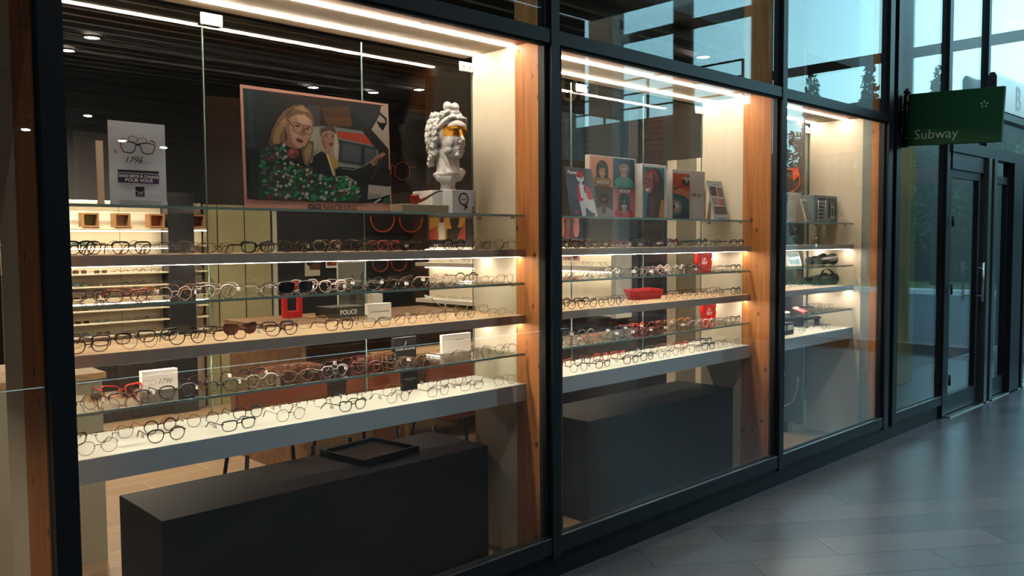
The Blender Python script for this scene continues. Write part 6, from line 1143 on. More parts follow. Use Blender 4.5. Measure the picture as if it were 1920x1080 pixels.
PL = ['far left', 'left', 'centre', 'right', 'far right']
for ri, z in enumerate(ROWZ[:8]):
    for ci, x in enumerate((2.14, 2.30, 2.47, 2.62, 2.765)):
        xx = x+rr.uniform(-.008, .008); sun = ci < 2; lens = rr.choice(['dark', 'brown', 'greenl', 'blue']) if sun else 'clear'
        sty = rr.choice(['avi', 'wide', 'square']) if sun else rr.choice(ST)[0]; c = rr.choice(['B', 'K', 'O', 'S']) if sun else rr.choice(['K', 'D', 'B', 'D'])
        if ci == 4: xx = min(xx, 2.768)
        t = spectacles(xx, 4.862, z-.0115, R(rr.uniform(-8, 8)), sty, c, 1 if sun else rr.randint(0, 1), lens, None, False, .80 if sty == 'wide' else .86)
        tag(t, '%s %s %s, %s place on the %s shelf of the back cream wall' % (COLR[c][0], STY[sty][3].split()[-1], 'sunglasses' if sun else 'glasses', PL[ci], RNAME[ri].split()[0] if ri not in (3, 4, 5, 6, 7, 1, 2) else RNAME[ri].replace(' from ', '-from-').replace('second lowest', 'second-lowest').replace('third lowest', 'third-lowest')), 'sunglasses' if sun else 'glasses', 'eyewear on the back cream wall')
for ri, z in enumerate(ROWZ[:8]):
    c = rr.choice(['K', 'D', 'B'])
    t = spectacles(3.140, 4.862, z-.0115, 0, rr.choice(['rect', 'square', 'half']), c, 1, 'dark' if ri == 4 else 'clear', None, False, .84)
    tag(t, '%s glasses on the narrow strip, %s shelf' % (COLR[c][0], RNAME[ri]), 'glasses', 'eyewear on the narrow cream strip')
# olive-cream glass cupboard doors right of the shelves
olive = mat('olive cream panel', '#a39a72', .5, noise=.05)
for k, (a, b) in enumerate(((3.215, 3.335), (3.345, 3.60), (3.61, 3.868))):
    t = tag(empty('cupboard_door', ((a+b)/2, 4.93, .012)), 'tall olive cream cupboard panel on the back wall, %s of three' % ['narrow left one', 'middle one', 'right one'][k], 'cupboard', 'olive cream panels')
    cbox('door_leaf', b-a, .03, 1.86, olive, t); box('edge_strip', (b-a)/2, (b-a)/2+.008, -.016, .016, 0, 1.86, inkK, t)
struct(box('trim_22', 3.885, 3.93, 4.90, 4.99, .012, 1.95, mat('pale post', '#b9b7a4', .5)))
# posters and decorations on the dark back wall
for k, (x, z, w, h, lab, L, bc) in enumerate((
    (4.36, 1.18, .17, .20, 'small poster with a cream lower border, behind the white glasses', [P('#5a3a2a', (.3, .3), (1, .3), (1, 1), (.3, 1)), ell(.3, .7, .2, .2, '#1d2220')], '#c9c0ac'),
    (4.61, 1.255, .19, .12, 'small portrait poster with white border on the dark back wall', [P('#7a2a22', (.08, .2), (.92, .2), (.92, 1), (.08, 1)), ell(.5, .7, .18, .35, '#b07a60')], '#e8e2d8'))):
    t = tag(empty('poster', (x, 4.985, z)), lab, 'poster'); picture('printed_sheet', w, h, L, t, (0, 0, 0), bc, .006)
t = tag(empty('wall_picture', (4.515, 3.02, 1.535)), 'bright yellow street photo poster with a man in white vest on the partition', 'poster')
o = picture('printed_sheet', .48, .30, [P('#d39a35', (0, .2), (1, .2), (1, 1), (0, 1)), P('#c9c4b4', (0, .85), (.5, .75), (.5, 1), (0, 1)), P('#d9d2c8', (.28, 0), (.44, 0), (.44, .48), (.28, .48)), ell(.36, .62, .07, .14, '#4a2f22'), P('#2a1c18', (.5, 0), (1, 0), (1, .35), (.5, .3)), ell(.72, .55, .13, .28, '#231c1a'), P('#a8402a', (0, 0), (.24, 0), (.22, .4), (0, .3)), P('#a8402a', (.8, .0), (1, .0), (1, .5), (.85, .2))], t, (0, 0, 0), '#b8802c', .01); o.rotation_euler = (0, 0, -PI/2)
# faint brown portrait painted in as the reflection of an ad, and the big orange 3D spectacles below
t = tag(empty('wall_picture', (5.42, 4.985, 1.62)), 'dim brown panel painted as the reflection of a portrait advert, beside the pink-bordered poster', 'poster')
picture('printed_sheet', .82, 1.15, [ell(.5, .52, .30, .34, '#3a2a20'), ell(.5, .70, .34, .24, '#33231b'), P('#2c211b', (.1, 0), (.9, 0), (.8, .3), (.2, .3))], t, (0, 0, 0), '#241d19', .01)
def big_specs(name, x, y, z, s, label, axis='x', rot=0, lean=0):
    t = tag(empty(name, (x, y, z), rot), label, 'decoration'); om = mat('orange decoration', '#c2502c', .4)
    bm = bmesh.new()
    for sd in (-1, 1):
        pts = []
        for i in range(24):
            a = 2*PI*i/24; c_, s_ = math.cos(a), math.sin(a)
            pts.append((sd*(.165+.135*math.copysign(abs(c_)**.85, c_))*s, 0, (.13*s_+(.02*c_ if s_ > 0 else 0)*sd)*s))
        bm_tube(bm, pts, .0075*s+.001, 6, True)
    bm_tube(bm, [(-.04*s, 0, .05*s), (0, -.01, .07*s), (.04*s, 0, .05*s)], .009*s, 6); obj('frame_front', bm, om, t)
    for sd in (-1, 1):
        bm = bmesh.new(); bm_tube(bm, [(sd*.30*s, 0, .06*s), (sd*.36*s, -.05*s, .07*s), (sd*.33*s, -.10*s, .06*s)], .009*s, 6); obj('temple', bm, om, t)
    return t
big_specs('giant_spectacles', 5.40, 4.962, 1.78, 1.15, 'giant orange spectacles outline hanging on the dark back wall')
big_specs('giant_spectacles', 5.36, 4.965, 2.30, .75, 'smaller faint orange spectacles outline, a modelled reflection high on the dark back wall')  # solid outline built in place of the reflected spectacles
big_specs('giant_spectacles', 5.30, 4.965, 1.30, .75, 'low orange spectacles outline behind the middle glass shelf')
# partition wall with cream lit niche, on the right of the shop
struct(box('wall_partition', 4.52, 4.62, 1.06, 3.30, .012, 3.0, mat('dark brown partition', '#2e2624', .6)))
t = tag(empty('eyewear_wall_unit', (4.50, 2.15, 1.0)), 'cream lit niche with two shelves of glasses on the side partition', 'shelving')
box('back_panel', 0, .018, -1.08, 1.10, 0, .47, M_cream, t)
for z in (.0, .31): box('shelf_board', -.15, 0, -1.08, 1.10, z, z+.03, M_whites, t)
for z in (.455, .30): box('led_strip', -.06, -.045, -1.05, 1.08, z-.008, z-.001, M_led3, t)
cbox('end_post', .17, .04, .50, mat('niche end post', '#bdb6a8', .5), t, (-.07, -1.10, -.01))
rr = random.Random(9)
for ri, zz in enumerate((1.0315, 1.3415)):
    for k in range(12):
        y = 1.17+.165*k; c = rr.choice(['K', 'D', 'B', 'S']); sty = rr.choice(['rect', 'half', 'square', 'panto'])
        t = spectacles(4.405, y, zz, -PI/2+R(rr.uniform(-8, 8)), sty, c, rr.randint(0, 1), 'clear', None, False, .62 if False else .75)
        tag(t, '%s %s glasses, %s from the near end on niche %s shelf' % (COLR[c][0], STY[sty][3], ORD[k], ['lower', 'upper'][ri]), 'glasses', 'eyewear on the partition niche')
t = tag(empty('poster', (4.515, 1.62, 1.53)), 'poster of red and flesh coloured figures on the partition, middle window upper left', 'poster')
o = picture('printed_sheet', .30, .20, [ell(.3, .4, .10, .35, '#b06a58'), ell(.55, .45, .10, .38, '#8c4a3c'), ell(.78, .4, .10, .34, '#b8786a'), P('#7a1d1a', (.4, 0), (.7, 0), (.66, .4), (.44, .4))], t, (0, 0, 0), '#20191a', .006); o.rotation_euler = (0, 0, -PI/2)
t = tag(empty('portrait_card', (4.44, 1.52, 1.373)), 'pink portrait card standing on the niche upper shelf', 'card')
o = picture('printed_sheet', .16, .075, [ell(.4, .5, .2, .4, '#c07a78'), ell(.75, .5, .15, .35, '#7c3a40')], t, (0, 0, 0), '#d9a6a0', .004); o.rotation_euler = (0, 0, -PI/2)
# right-hand wall of the shop
struct(box('wall_right', 5.965, 6.04, .66, 5.0, .012, 3.0, mat('deep brown wall', '#2b2725', .6)))  # one even deep brown
struct(box('trim_41', 6.0, 6.199, .615, .655, .012, 2.4, M_cream))
struct(box('trim_23', 5.94, 5.964, 1.68, 1.76, .012, 2.2, M_cream))
struct(box('trim_24', 5.955, 5.964, 1.47, 1.675, .012, 2.2, mat('grey beige panel', '#8a8272', .6)))
struct(box('trim_25', 5.94, 5.964, 1.385, 1.465, .012, 2.2, M_cream))
t = tag(empty('wall_panel', (5.955, 2.15, .80)), 'navy blackboard panel with faint chalk script behind the red J.F. REY shelf', 'panel')
box('board', -.01, .0, -.36, .36, 0, .80, mat('navy board', '#20242c', .45), t)
bm = bmesh.new()
for k in range(16):
    y = .20-.025*k; bm_tube(bm, [(-.0125, y, .50), (-.0125, y-.008, .535+.012*(k % 3)), (-.0125, y-.018, .505)], .0014, 4)
obj('chalk_script', bm, mat('faint chalk', '#59626e', .7), t)
t = tag(empty('wall_picture', (5.962, .98, .10)), 'dark grey advertising panel with orange glasses and grey lettering behind the right window', 'poster')
box('panel_body', -.016, 0, -.46, .32, 0, 2.85, mat('dark grey ad panel', '#4a4441', .5), t)
bm = bmesh.new(); om = mat('orange decoration', '#c2502c', .4)
def ypts(cy, cz, ry, rz_, n=26): return [(-.020, cy+ry*math.copysign(abs(math.cos(2*PI*i/n))**.8, math.cos(2*PI*i/n)), cz+rz_*math.copysign(abs(math.sin(2*PI*i/n))**.8, math.sin(2*PI*i/n))) for i in range(n)]
bm_tube(bm, ypts(-.27, 1.86, .165, .095), .006, 6, True); bm_tube(bm, ypts(.12, 1.86, .165, .095), .006, 6, True)
bm_tube(bm, [(-.020, -.155, 1.90), (-.020, -.13, 1.91), (-.020, -.105, 1.90)], .007, 6); obj('orange_spectacles', bm, om, t)
bm = bmesh.new(); bm_poly(bm, [(-.019, -.43, 1.90), (-.019, -.42, 1.96), (-.019, -.37, 1.96), (-.019, -.38, 1.86)], (-.004, 0, 0)); bm_poly(bm, [(-.019, .16, 1.86), (-.019, .18, 1.96), (-.019, .12, 1.94)], (-.004, 0, 0)); obj('orange_corner', bm, om, t)
bm = bmesh.new(); bm_cyl(bm, (-.019, -.30, .21+.16), .034, .006, 20, 'x'); obj('round_badge', bm, mat('badge grey', '#9a968a', .5), t)
bm = bmesh.new(); bm_tube(bm, [(-.019, -.44, .36), (-.019, -.435, .26), (-.019, -.40, .16), (-.019, -.30, .10), (-.019, -.10, .10)], .008, 6); obj('curved_line', bm, mat('badge grey', '#9a968a', .5), t)
bm = bmesh.new(); bm_box(bm, -.0200, -.0165, -.20, -.06, .415, .43); obj('small_print', bm, mat('badge grey', '#9a968a', .5), t)
for k, (yy, zz, a_, b_) in enumerate(((-.28, 1.45, .10, .28), (-.25, 1.25, .14, .2))):
    pass
# desks, chairs, boxes
deskm = wood('walnut desk', '#6a4a30', '#8f6a48', False, 'x', ring=4); desk2 = wood('oak desk top', '#b08a60', '#cfa87c', False, 'x', ring=4)
def desk(x0, x1, y0, y1, z, label, m):
    t = tag(empty('desk', ((x0+x1)/2, (y0+y1)/2, .012)), label, 'desk'); a, b = (x1-x0)/2, (y1-y0)/2
    box('worktop', -a, a, -b, b, z-.052, z-.012, m, t, .003)
    box('end_panel', -a+.02, -a+.05, -b+.03, b-.03, 0, z-.052, deskm, t); box('end_panel', a-.05, a-.02, -b+.03, b-.03, 0, z-.052, deskm, t)
    bm = bmesh.new()
    for k in range(5): bm_box(bm, -a+.05, a-.05, b-.06, b-.045, .30+.10*k, .39+.10*k)
    obj('slatted_front', bm, deskm, t); return t
desk(2.60, 4.40, 2.12, 3.20, .97, 'long walnut desk behind the left window, boxes standing on it', deskm)
desk(3.02, 4.30, 1.62, 2.02, .80, 'lower walnut desk at the right behind the left window', desk2)
t = tag(empty('document_box', (3.30, 2.78, .970), R(4)), 'dark POLICE box lying on the desk', 'box')
cbox('carton', .30, .20, .075, mat('dark olive box', '#23241f', .5), t); cbox('lid_top', .30, .20, .003, mat('box top grey', '#5c5e52', .5), t, (0, 0, .075)); lettering('POLICE', .046, inkW, t, (0, -.1006, .022), bold=.001)
t = tag(empty('paper_sheets', (2.62, 2.42, .9705)), 'white crumpled papers beside the dark box', 'paper') if False else None
t = tag(empty('box', (3.36, 2.42, .970)), 'purple and white carton standing on the desk', 'box')
cbox('carton', .085, .07, .09, mat('purple carton', '#2d2038', .5), t); cbox('carton_top', .085, .07, .09, mat('pale carton', '#cfc8b8', .55), t, (0, 0, .09))
t = tag(empty('arch_display', (3.00, 2.95, .970)), 'red arched display frame standing on the desk', 'display')
bm = bmesh.new(); bm_box(bm, -.075, -.045, -.02, .02, 0, .26); bm_box(bm, .045, .075, -.02, .02, 0, .26); bm_box(bm, -.045, .045, -.02, .02, .20, .26); bm_box(bm, -.045, .045, -.02, .02, 0, .05); obj('arch', bm, redm, t, bevel=.004)
t = tag(empty('easel_poster', (3.56, 3.02, .970)), 'grey photo poster of a suited man standing on the desk', 'poster')
picture('printed_sheet', .26, .40, [P('#7a7a72', (.03, .03), (.97, .03), (.97, .97), (.03, .97)), P('#4a4a46', (.03, .03), (.97, .03), (.97, .40), (.03, .45)), P('#1d1e20', (.38, .05), (.66, .05), (.62, .50), (.42, .50)), ell(.5, .62, .07, .10, '#3a2f2a'), P('#3a3c3c', (.75, .1), (.9, .1), (.9, .85), (.75, .6))], t, (0, 0, 0), '#d7d5cc', .01)
t = tag(empty('desk_lamp', (3.92, 2.32, .970)), 'slim chrome desk lamp with tilted head on the desk', 'lamp')
bm = bmesh.new(); bm_cyl(bm, (0, 0, .006), .04, .012, 20); obj('base', bm, M_steel, t)
bm = bmesh.new(); bm_tube(bm, [(0, 0, .01), (0, 0, .10)], .004, 6); bm_tube(bm, [(0, 0, .03), (-.14, 0, .135)], .0028, 6); obj('arm', bm, M_steel, t)
bm = bmesh.new(); bm_tube(bm, [(-.12, 0, .128), (-.19, 0, .15)], (.012, .005), 8); obj('lamp_head', bm, mat('lamp white', '#e8e6e0', .3), t)
leather = mat('cognac leather', '#7d3a1c', .45, noise=.15)
def chair(x, y, rz, label):
    t = tag(empty('chair', (x, y, .012), rz), label, 'chair', 'cognac leather chairs'); t.scale = (1.1, 1.1, 1.13)
    bm = bmesh.new()
    prof = [(-.20, .46), (-.10, .43), (.05, .425), (.16, .44), (.21, .50), (.235, .62), (.25, .74), (.26, .82)]
    grid = []
    for i, (yy, zz) in enumerate(prof):
        w_ = .20+.02*math.sin(i/7*PI); rowv = []
        for j in range(9):
            u = (j-4)/4; lift = .10*(abs(u)**3)*(1 if i < 5 else .3); rowv.append(bm.verts.new((w_*u, yy-(.05*u*u if i > 4 else 0), zz+lift*(1 if i < 5 else 0)-(.03*u**4 if i == 7 else 0))))
        grid.append(rowv)
    for i in range(7):
        for j in range(8): bm.faces.new((grid[i][j], grid[i][j+1], grid[i+1][j+1], grid[i+1][j])).smooth = True
    o = obj('shell_seat', bm, leather, t); s = o.modifiers.new('solid', 'SOLIDIFY'); s.thickness = .022; sb = o.modifiers.new('sub', 'SUBSURF'); sb.levels = 1; sb.render_levels = 1
    for sx in (-1, 1):
        for sy in (-1, 1):
            bm = bmesh.new(); bm_tube(bm, [(sx*.15, sy*.13+.01, .425), (sx*.20, sy*.19, .0)], .009, 6); obj('leg', bm, M_blackm, t)
    bm = bmesh.new(); bm_tube(bm, [(-.17, -.15, .25), (.17, -.15, .25)], .006, 5); bm_tube(bm, [(-.17, .16, .25), (.17, .16, .25)], .006, 5); bm_tube(bm, [(-.17, -.15, .25), (-.17, .16, .25)], .006, 5); bm_tube(bm, [(.17, -.15, .25), (.17, .16, .25)], .006, 5); obj('stretcher', bm, M_blackm, t)
chair(1.98, 1.35, R(172), 'cognac leather shell chair with thin black legs, left of the row')
chair(2.50, 1.36, R(186), 'cognac leather shell chair with thin black legs, middle of the row')
chair(3.05, 1.22, R(165), 'cognac leather shell chair with thin black legs, right of the row')
t = tag(empty('counter_pedestal', (1.06, 1.85, .012)), 'beige end pedestal of a counter behind the far left of the left window', 'counter')
box('pedestal_body', -.26, .22, -.22, .40, 0, .87, mat('beige pedestal', '#a39c88', .55), t); box('counter_top', -.26, .235, -.235, .40, .87, .90, desk2, t)
t = tag(empty('linear_lamp', (4.83, 2.9, 2.86)), 'thin white linear ceiling lamp glowing above the middle window posters', 'light')
box('light_bar', -.02, .02, -.8, .75, 0, .02, emit('linear lamp glow', (1, .93, .8), 10), t)
t = tag(empty('wall_lettering', (4.518, 1.75, 2.53)), 'pale metal capital letters IUM high on the dark partition, middle window', 'sign')
lettering('IUM', .235, mat('pale letter metal', '#b8afa0', .4), t, (-.006, 0, 0), rot=(PI/2, 0, -PI/2), align='LEFT', depth=.006, bold=.002, spacing=1.1)

# ================================================================== RIGHT-HAND ENTRANCE AND SIGNS
struct(box('wall_ochre', 8.2, 9.12, .88, .95, .012, 2.6, mat('ochre wall', '#8a7a3c', .7)))
struct(box('wall_entrance', 6.252, 6.262, .66, 1.2, 0, 4.2, mat('entrance dark wall', '#1e1a18', .6)))
struct(box('wall_right', 7.30, 7.36, 1.29, 5.0, .012, 4.2, mat('entrance dark wall', '#1e1a18', .6)))
struct(box('wall_vestibule', 6.27, 22, 1.2, 1.28, 0, 9, mat('vestibule dark', '#15171a', .5)))  # stretched and raised to block the sky behind the entrance glass
struct(box('floor', 6.27, 11.3, .031, 1.2, -.12, 0, mat('vestibule floor', '#33383c', .4)))
# entrance: box transom and two glazed leaves
d = struct(empty('door_1', (7.45, 0, 0)))
box('transom', 0, 2.9, -.03, .06, 2.24, 2.34, M_frame, d); box('closer_rail', .04, .86, -.015, .04, 2.10, 2.235, mat('closer grey', '#2c343c', .4, .2), d)
def leaf(name, x0, x1, lab):
    bm = bmesh.new(); bm_box(bm, x0, x0+.05, 0, .045, .02, 2.10); bm_box(bm, x1-.05, x1, 0, .045, .02, 2.10); bm_box(bm, x0+.05, x1-.05, 0, .045, .02, .18); bm_box(bm, x0+.05, x1-.05, 0, .045, 2.03, 2.10)
    o = obj(name, bm, M_frame, d); box('pane', x0+.05, x1-.05, .018, .026, .18, 2.03, M_glass, d)
leaf('door_leaf', .03, .80, ''); leaf('door_leaf', 1.14, 1.62, '')
for x0, x1, m_ in ((.86, .94, mat('brushed jamb', '#5b6266', .35, .6)), (1.02, 1.10, mat('brushed jamb', '#5b6266', .35, .6)), (1.62, 1.92, M_frame), (2.0, 2.06, M_frame)):
    box('jamb', x0, x1, -.05, .05, 0, 2.24, m_, d)
box('pane', .94, 1.02, .018, .026, .02, 2.24, M_glass, d); box('pane', 2.06, 2.9, .018, .026, .02, 2.24, M_glass, d)
box('threshold', 0, 2.9, -.05, .03, .0005, .012, M_steel, d)
for z in (.28, 1.05, 1.62): 
    bm = bmesh.new(); bm_cyl(bm, (.012, -.036, z+.04), .010, .09, 10); obj('hinge', bm, M_black, d)
bm = bmesh.new(); bm_tube(bm, [(.72, -.06, .95), (.72, -.06, 1.30)], .012, 8); bm_tube(bm, [(.72, 0, 1.0), (.72, -.06, 1.0)], .007, 6); bm_tube(bm, [(.72, 0, 1.25), (.72, -.06, 1.25)], .007, 6); obj('handle', bm, M_steel, d)
w = struct(empty('window_20', (7.45, 0, 0))); box('upper_pane', 0, 3.9, .020, .030, 2.34, 4.3, M_glass, w)
struct(box('trim_26', 10.4, 10.5, -.02, .05, 0, 4.3, M_frame)); struct(box('trim_27', 8.35, 8.41, -.012, .05, 2.34, 4.3, M_frame)); struct(box('trim_28', 10.5, 11.4, .0, .05, 0, 4.3, M_frame))
struct(box('trim_29', 6.412, 7.45, -.008, .05, 2.50, 2.58, M_frame))
# green blade sign, hung slightly out of true
t = tag(empty('hanging_sign', (6.45, -.055, 2.395)), 'dark green Subway sign with small white asterisk, jutting from the shop front', 'sign')
gm = mat('dark green sign face', '#114222', .6, spec=.2); 
p_ = box('sign_panel', -.02, .02, -.625, 0, -.19, .19, gm, t, .002)
box('side_plate', -.022, .025, .0, .045, -.20, .19, mat('sign side plate', '#14171c', .4), t)
lm = mat('sign lettering grey', '#9fb0a2', .5)
o = lettering('Subway', .100, lm, t, (-.0207, -.045, -.145), rot=(PI/2, 0, -PI/2), align='LEFT', bold=-.0012)
bm = bmesh.new()
for k in range(5):
    a = R(18+72*k); c_, s_ = math.cos(a), math.sin(a)
    pts = [(-.0205, -.505-(.006*c_-.0*s_), .075+.006*s_), (-.0205, -.505-(.020*c_-.006*s_), .075+.020*s_+.006*c_), (-.0205, -.505-.030*c_, .075+.030*s_), (-.0205, -.505-(.020*c_+.006*s_), .075+.020*s_-.006*c_)]
    bm_poly(bm, pts, (-.0008, 0, 0))
obj('asterisk_mark', bm, lm, t)
t.rotation_euler = (R(2.4), 0, 0)
t = tag(empty('sign_bracket', (6.36, -.03, 2.40)), 'black steel bracket holding the green sign to the frame', 'bracket')
box('arm', -.02, .064, -.01, .01, -.06, .06, M_blackm, t)
bm = bmesh.new(); bm_tube(bm, [(.03, -.025, -.16), (.03, -.025, .22)], .012, 8); bm_cyl(bm, (.03, -.025, .195), .024, .02, 12); bm_cyl(bm, (.03, -.025, .125), .022, .016, 12); bm_cyl(bm, (.03, -.025, -.145), .020, .016, 12); obj('rod', bm, M_blackm, t)
# rounded white shop sign above the entrance
t = tag(empty('shop_sign', (8.22, -.02, 2.66)), 'white rounded sign block with B lettering above the entrance, cut by the right edge', 'sign')
bm = bmesh.new(); prof = [(-.02, 0), (-.02, .25), (-.03, .30), (-.05, .325), (-.08, .325), (-.10, .29), (-.10, 0)]
a = [bm.verts.new((0, y, z)) for y, z in prof]; b_ = [bm.verts.new((2.2, y, z)) for y, z in prof]; n = len(prof)
bm.faces.new(a).material_index = 1; bm.faces.new(b_[::-1])
for i in range(n):
    f = bm.faces.new((a[i], a[(i+1) % n], b_[(i+1) % n], b_[i]))
obj('sign_case', bm, [mat('white sign acrylic', '#dff2f2', .3), mat('sign end cap', '#2a2530', .5)], t)
lettering('B', .30, mat('pale grey lettering', '#b9cdd0', .5), t, (.55, -.1012, .05), bold=.006, align='LEFT')
box('support_rail', -.05, 2.2, -.09, .0, -.07, -.005, M_blackm, t)

# ================================================================== THE MALL OPPOSITE (seen only as reflections and in the floor)
dkm = mat('opposite dark cladding', '#1d1c1d', .6); slm = mat('opposite slat', '#35302e', .6)
struct(box('wall_opposite', -6, 11.2, -7.35, -7.25, 0, 5.4, dkm))
bm = bmesh.new()
for k in range(22): bm_box(bm, -6, 11.0, -7.25, -7.20, 2.7+.12*k, 2.75+.12*k)
struct(obj('trim_30', bm, slm))
bm = bmesh.new(); bm_box(bm, -6, 11.5, -7.35, -.03, 5.45, 5.6)
struct(obj('ceiling', bm, mat('mall ceiling', '#3a3633', .7)))
struct(box('wall_light_block', -6.1, -6, -7.35, .0, 0, 5.45, dkm))  # unseen wall added to keep left-end sky light off the front
bm = bmesh.new()
for k in range(18): bm_box(bm, -6, 2.4, -6.9+.36*k, -6.82+.36*k, 5.33, 5.45)
struct(obj('ceiling_slats', bm, slm))
# end wall of the mall: glulam frame with open glazing, bright dusk beyond
for k, (y0, y1) in enumerate(((-7.8, -7.04), (-5.9, -5.55), (-4.42, -4.1), (-2.22, -1.97))):
    struct(box('trim_%d' % (31+k), 11.93, 12.03, y0, y1, 0, 8, M_pineo))
struct(box('trim_35', 11.93, 12.0, -7.0, -4.1, 5.06, 5.22, M_pineh)); struct(box('trim_36', 11.93, 12.0, -4.1, .0, 4.0, 4.13, M_pineh))
struct(box('trim_37', 11.8, 12.0, -4.1, .0, 2.27, 2.47, M_pineh)); struct(box('baseboard_end', 11.45, 11.7, -7.2, .0, 0, .12, mat('red brown plinth', '#4a2218', .6)))
w = struct(empty('window_30', (11.9, -3.6, 0))); box('pane', -.01, 0, -3.6, 3.5, .12, 8, glassy('mall end glass', (.93, .97, .97), .04), w)
bm = bmesh.new()
for k in range(34): bm_box(bm, 13.96, 14.0, -13, -5.62, .0+.12*k, .085+.12*k)
for k in range(26): bm_box(bm, 13.96, 14.0, -5.60, -4.9, .0+.12*k, .085+.12*k)
bm_box(bm, 14.0, 14.05, -13, -5.62, 0, 4.0); bm_box(bm, 14.0, 14.05, -5.62, -4.9, 0, 3.05)
fn = tag(empty('louvre_screen', (0, 0, 0)), 'dark louvred screen wall outside the hall end, mirrored in the middle window', 'screen')
obj('louvres', bm, mat('louvre grey', '#3a3633', .6), fn)
for k in range(7):
    bm = bmesh.new(); bm_tube(bm, [(14.02, -5.8-1.1*k, 4.0), (14.02, -5.8-1.1*k, 4.9)], .03, 6); obj('rail_post', bm, M_blackm, fn)
for z in (4.3, 4.6, 4.9):
    bm = bmesh.new(); bm_tube(bm, [(14.02, -5.8, z), (14.02, -12.6, z)], .02, 6); obj('rail', bm, M_blackm, fn)
struct(box('road', 11.7, 24.6, -60, 30, -.14, -.04, mat('asphalt', '#34373b', .85, noise=.15, nscale=40)))
struct(box('kerb', 24.6, 25.0, -60, 30, -.04, .10, mat('white kerb stone', '#c5c8c4', .7)))
def grass_mat(): return mat('verge grass', '#3c4720', .9, col2='#6a6e34', nscale=3)
struct(box('ground', 25.0, 70, -60, 30, -.14, .06, grass_mat()))
rt_ = random.Random(21)
def leaves(bm, k, fn, s0, s1):
    for _ in range(k):
        p = fn(); s = rt_.uniform(s0, s1); u = Vector((rt_.gauss(0, 1), rt_.gauss(0, 1), rt_.gauss(0, 1))).normalized(); v = u.orthogonal().normalized()
        bm.faces.new([bm.verts.new(p+u*s), bm.verts.new(p+v*s*.5), bm.verts.new(p-u*s), bm.verts.new(p-v*s*.5)])
t = tag(empty('hedge', (31, -6.4, .05)), 'tall dark hedge bank along the far side of the road, mirrored in the shop glass', 'hedge')
bm = bmesh.new(); n = 48; top = []
for i in range(n+1):
    y = 7.6-14.2*i/n; h = 5.75+.25*math.sin(i*.7)+.2*math.sin(i*1.9+1)+(.5 if y < -2 else 0)*(1 if y > -5.6 else 0); top.append((y, h))
for i in range(n):
    (y0, h0), (y1, h1) = top[i], top[i+1]; xf = -.6+.25*math.sin(i*1.3)
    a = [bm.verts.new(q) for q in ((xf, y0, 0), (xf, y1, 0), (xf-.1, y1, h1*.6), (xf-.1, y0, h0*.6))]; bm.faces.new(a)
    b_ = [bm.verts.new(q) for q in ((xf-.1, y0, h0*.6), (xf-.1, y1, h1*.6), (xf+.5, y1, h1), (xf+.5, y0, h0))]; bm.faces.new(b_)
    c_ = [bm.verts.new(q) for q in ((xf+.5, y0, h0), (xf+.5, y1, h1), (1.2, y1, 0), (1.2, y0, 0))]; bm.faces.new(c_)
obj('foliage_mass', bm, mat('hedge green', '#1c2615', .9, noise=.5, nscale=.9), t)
bm = bmesh.new()
def hp():
    i = rt_.randrange(n); y, h = top[i]; z = h*rt_.random()**.5+rt_.random()*.25; return Vector((-.8+rt_.uniform(-.3, .3)+(.6 if z > h*.7 else 0), y+rt_.uniform(-.3, .3), z))
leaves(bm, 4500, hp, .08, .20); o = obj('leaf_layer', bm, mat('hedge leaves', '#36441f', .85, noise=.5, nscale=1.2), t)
def tree(x, y, h, r, label, col, tuft=False):
    t = tag(empty('tree', (x, y, .05)), label, 'tree', 'trees along the street verge')
    bm = bmesh.new(); bm_tube(bm, [(0, 0, 0), (.05, .02, h*.4), (.0, .05, h*.75)], [.12, .08, .03], 7); obj('trunk', bm, mat('bark', '#3a2c22', .9), t)
    bm = bmesh.new()
    def fp():
        a, b, q = rt_.uniform(0, 2*PI), math.acos(rt_.uniform(-1, 1)), rt_.random()**.45
        z = h*.55+h*.45*q*math.cos(b); k = (1 if not tuft or z < h*.7 else .35); return Vector((r*k*q*math.sin(b)*math.cos(a), r*k*q*math.sin(b)*math.sin(a), z))
    leaves(bm, 2600, fp, .05, .15)
    obj('foliage', bm, mat('foliage '+col, col, .8, noise=.35, nscale=1.5), t)
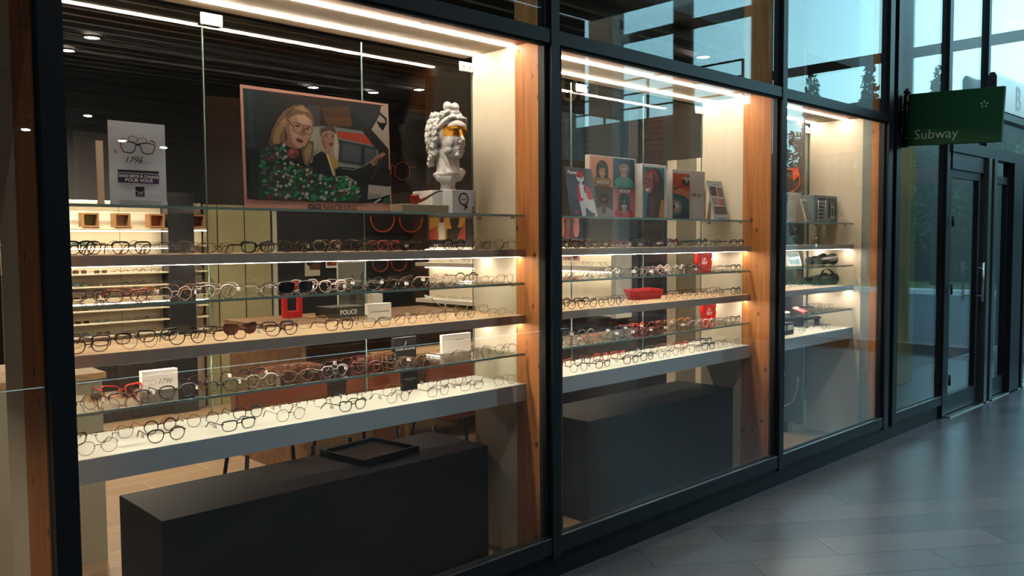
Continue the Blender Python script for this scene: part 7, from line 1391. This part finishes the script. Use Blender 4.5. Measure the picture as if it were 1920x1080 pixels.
for k, (y, h, r, tf, lab, col) in enumerate(((-2.2, 4.2, .9, 0, 'yellow green young tree reflected in the glazed entrance door', '#7a8230'), (-4.6, 4.4, .95, 0, 'olive tree reflected in the glass just right of the green sign', '#3c4a20'), (-7.2, 7.0, 1.0, 1, 'feathery dark tree reflected above the green sign', '#2a3a1e'), (-9.4, 7.6, 1.0, 1, 'feathery bare-topped shrub reflected at right of the right upper pane', '#33402a'), (-11.4, 7.5, 1.0, 1, 'feathery bare-topped shrub reflected at centre of the right upper pane', '#33402a'))):
    tree(28.0, y, h, r, lab, col, tf)
bl = tag(empty('building', (45, -26, 0)), 'low pale building with rooftop chimneys beyond the road', 'building')
box('walls', -3, 3, -14, 5, 0, 5.6, mat('pale render', '#8f8f8c', .8), bl); box('roof_block', -1, 1, -10, -7, 5.6, 6.8, mat('pale render', '#8f8f8c', .8), bl)
for k in range(6): box('window', -3.05, -3.0, -12+2.8*k, -11+2.8*k, 3.4, 4.8, mat('house pane', '#303a44', .2), bl)

# mall lighting: unseen fill lights added over the walkway and small wall spots on the opposite side
ml = emit('mall fill glow', (.9, .95, 1), 14)
for k, (x, y) in enumerate(((-3.0, -2.2), (0.2, -2.2), (3.4, -2.2), (6.6, -2.2), (9.4, -2.2))):
    t = tag(empty('mall_fill_light', (x, y, 5.44)), 'unseen round fill light added over the walkway, number %s from the dark end' % ORD[k], 'light', 'added walkway fill lights')
    bm = bmesh.new(); bm_cyl(bm, (0, 0, -.01), .11, .02, 24); obj('lamp_glass', bm, ml, t)
    bm = bmesh.new(); bm_tube(bm, [(.12*math.cos(a*PI/12), .12*math.sin(a*PI/12), -.01) for a in range(24)], .012, 6, True); obj('bezel', bm, M_black, t)
    L = bpy.data.lights.new('lamp', 'SPOT'); L.energy = MALL_FILL_W; L.color = (1.0, .93, .86); L.spot_size = R(150); L.spot_blend = .9; L.shadow_soft_size = .12
    o = bpy.data.objects.new('lamp', L); C.objects.link(o); o.parent = t; o.location = (0, 0, -.04)
for k, (x, z) in enumerate(((2.35, 2.70), (2.95, 2.90), (3.30, 2.66), (2.55, 2.44), (3.75, 2.62))):
    t = tag(empty('wall_spot', (x, -7.19, z)), 'tiny white spotlight on the opposite wall, seen as a glass glint, %s from left' % ORD[k], 'light', 'opposite wall spots')
    bm = bmesh.new(); bm_ell(bm, (0, .05, 0), (.045, .02, .012), 12, 6); obj('lens', bm, emit('spot glow', (1, .95, .9), 30), t); bm = bmesh.new(); bm_cyl(bm, (0, .02, 0), .03, .05, 10, 'y'); obj('stem', bm, M_black, t)
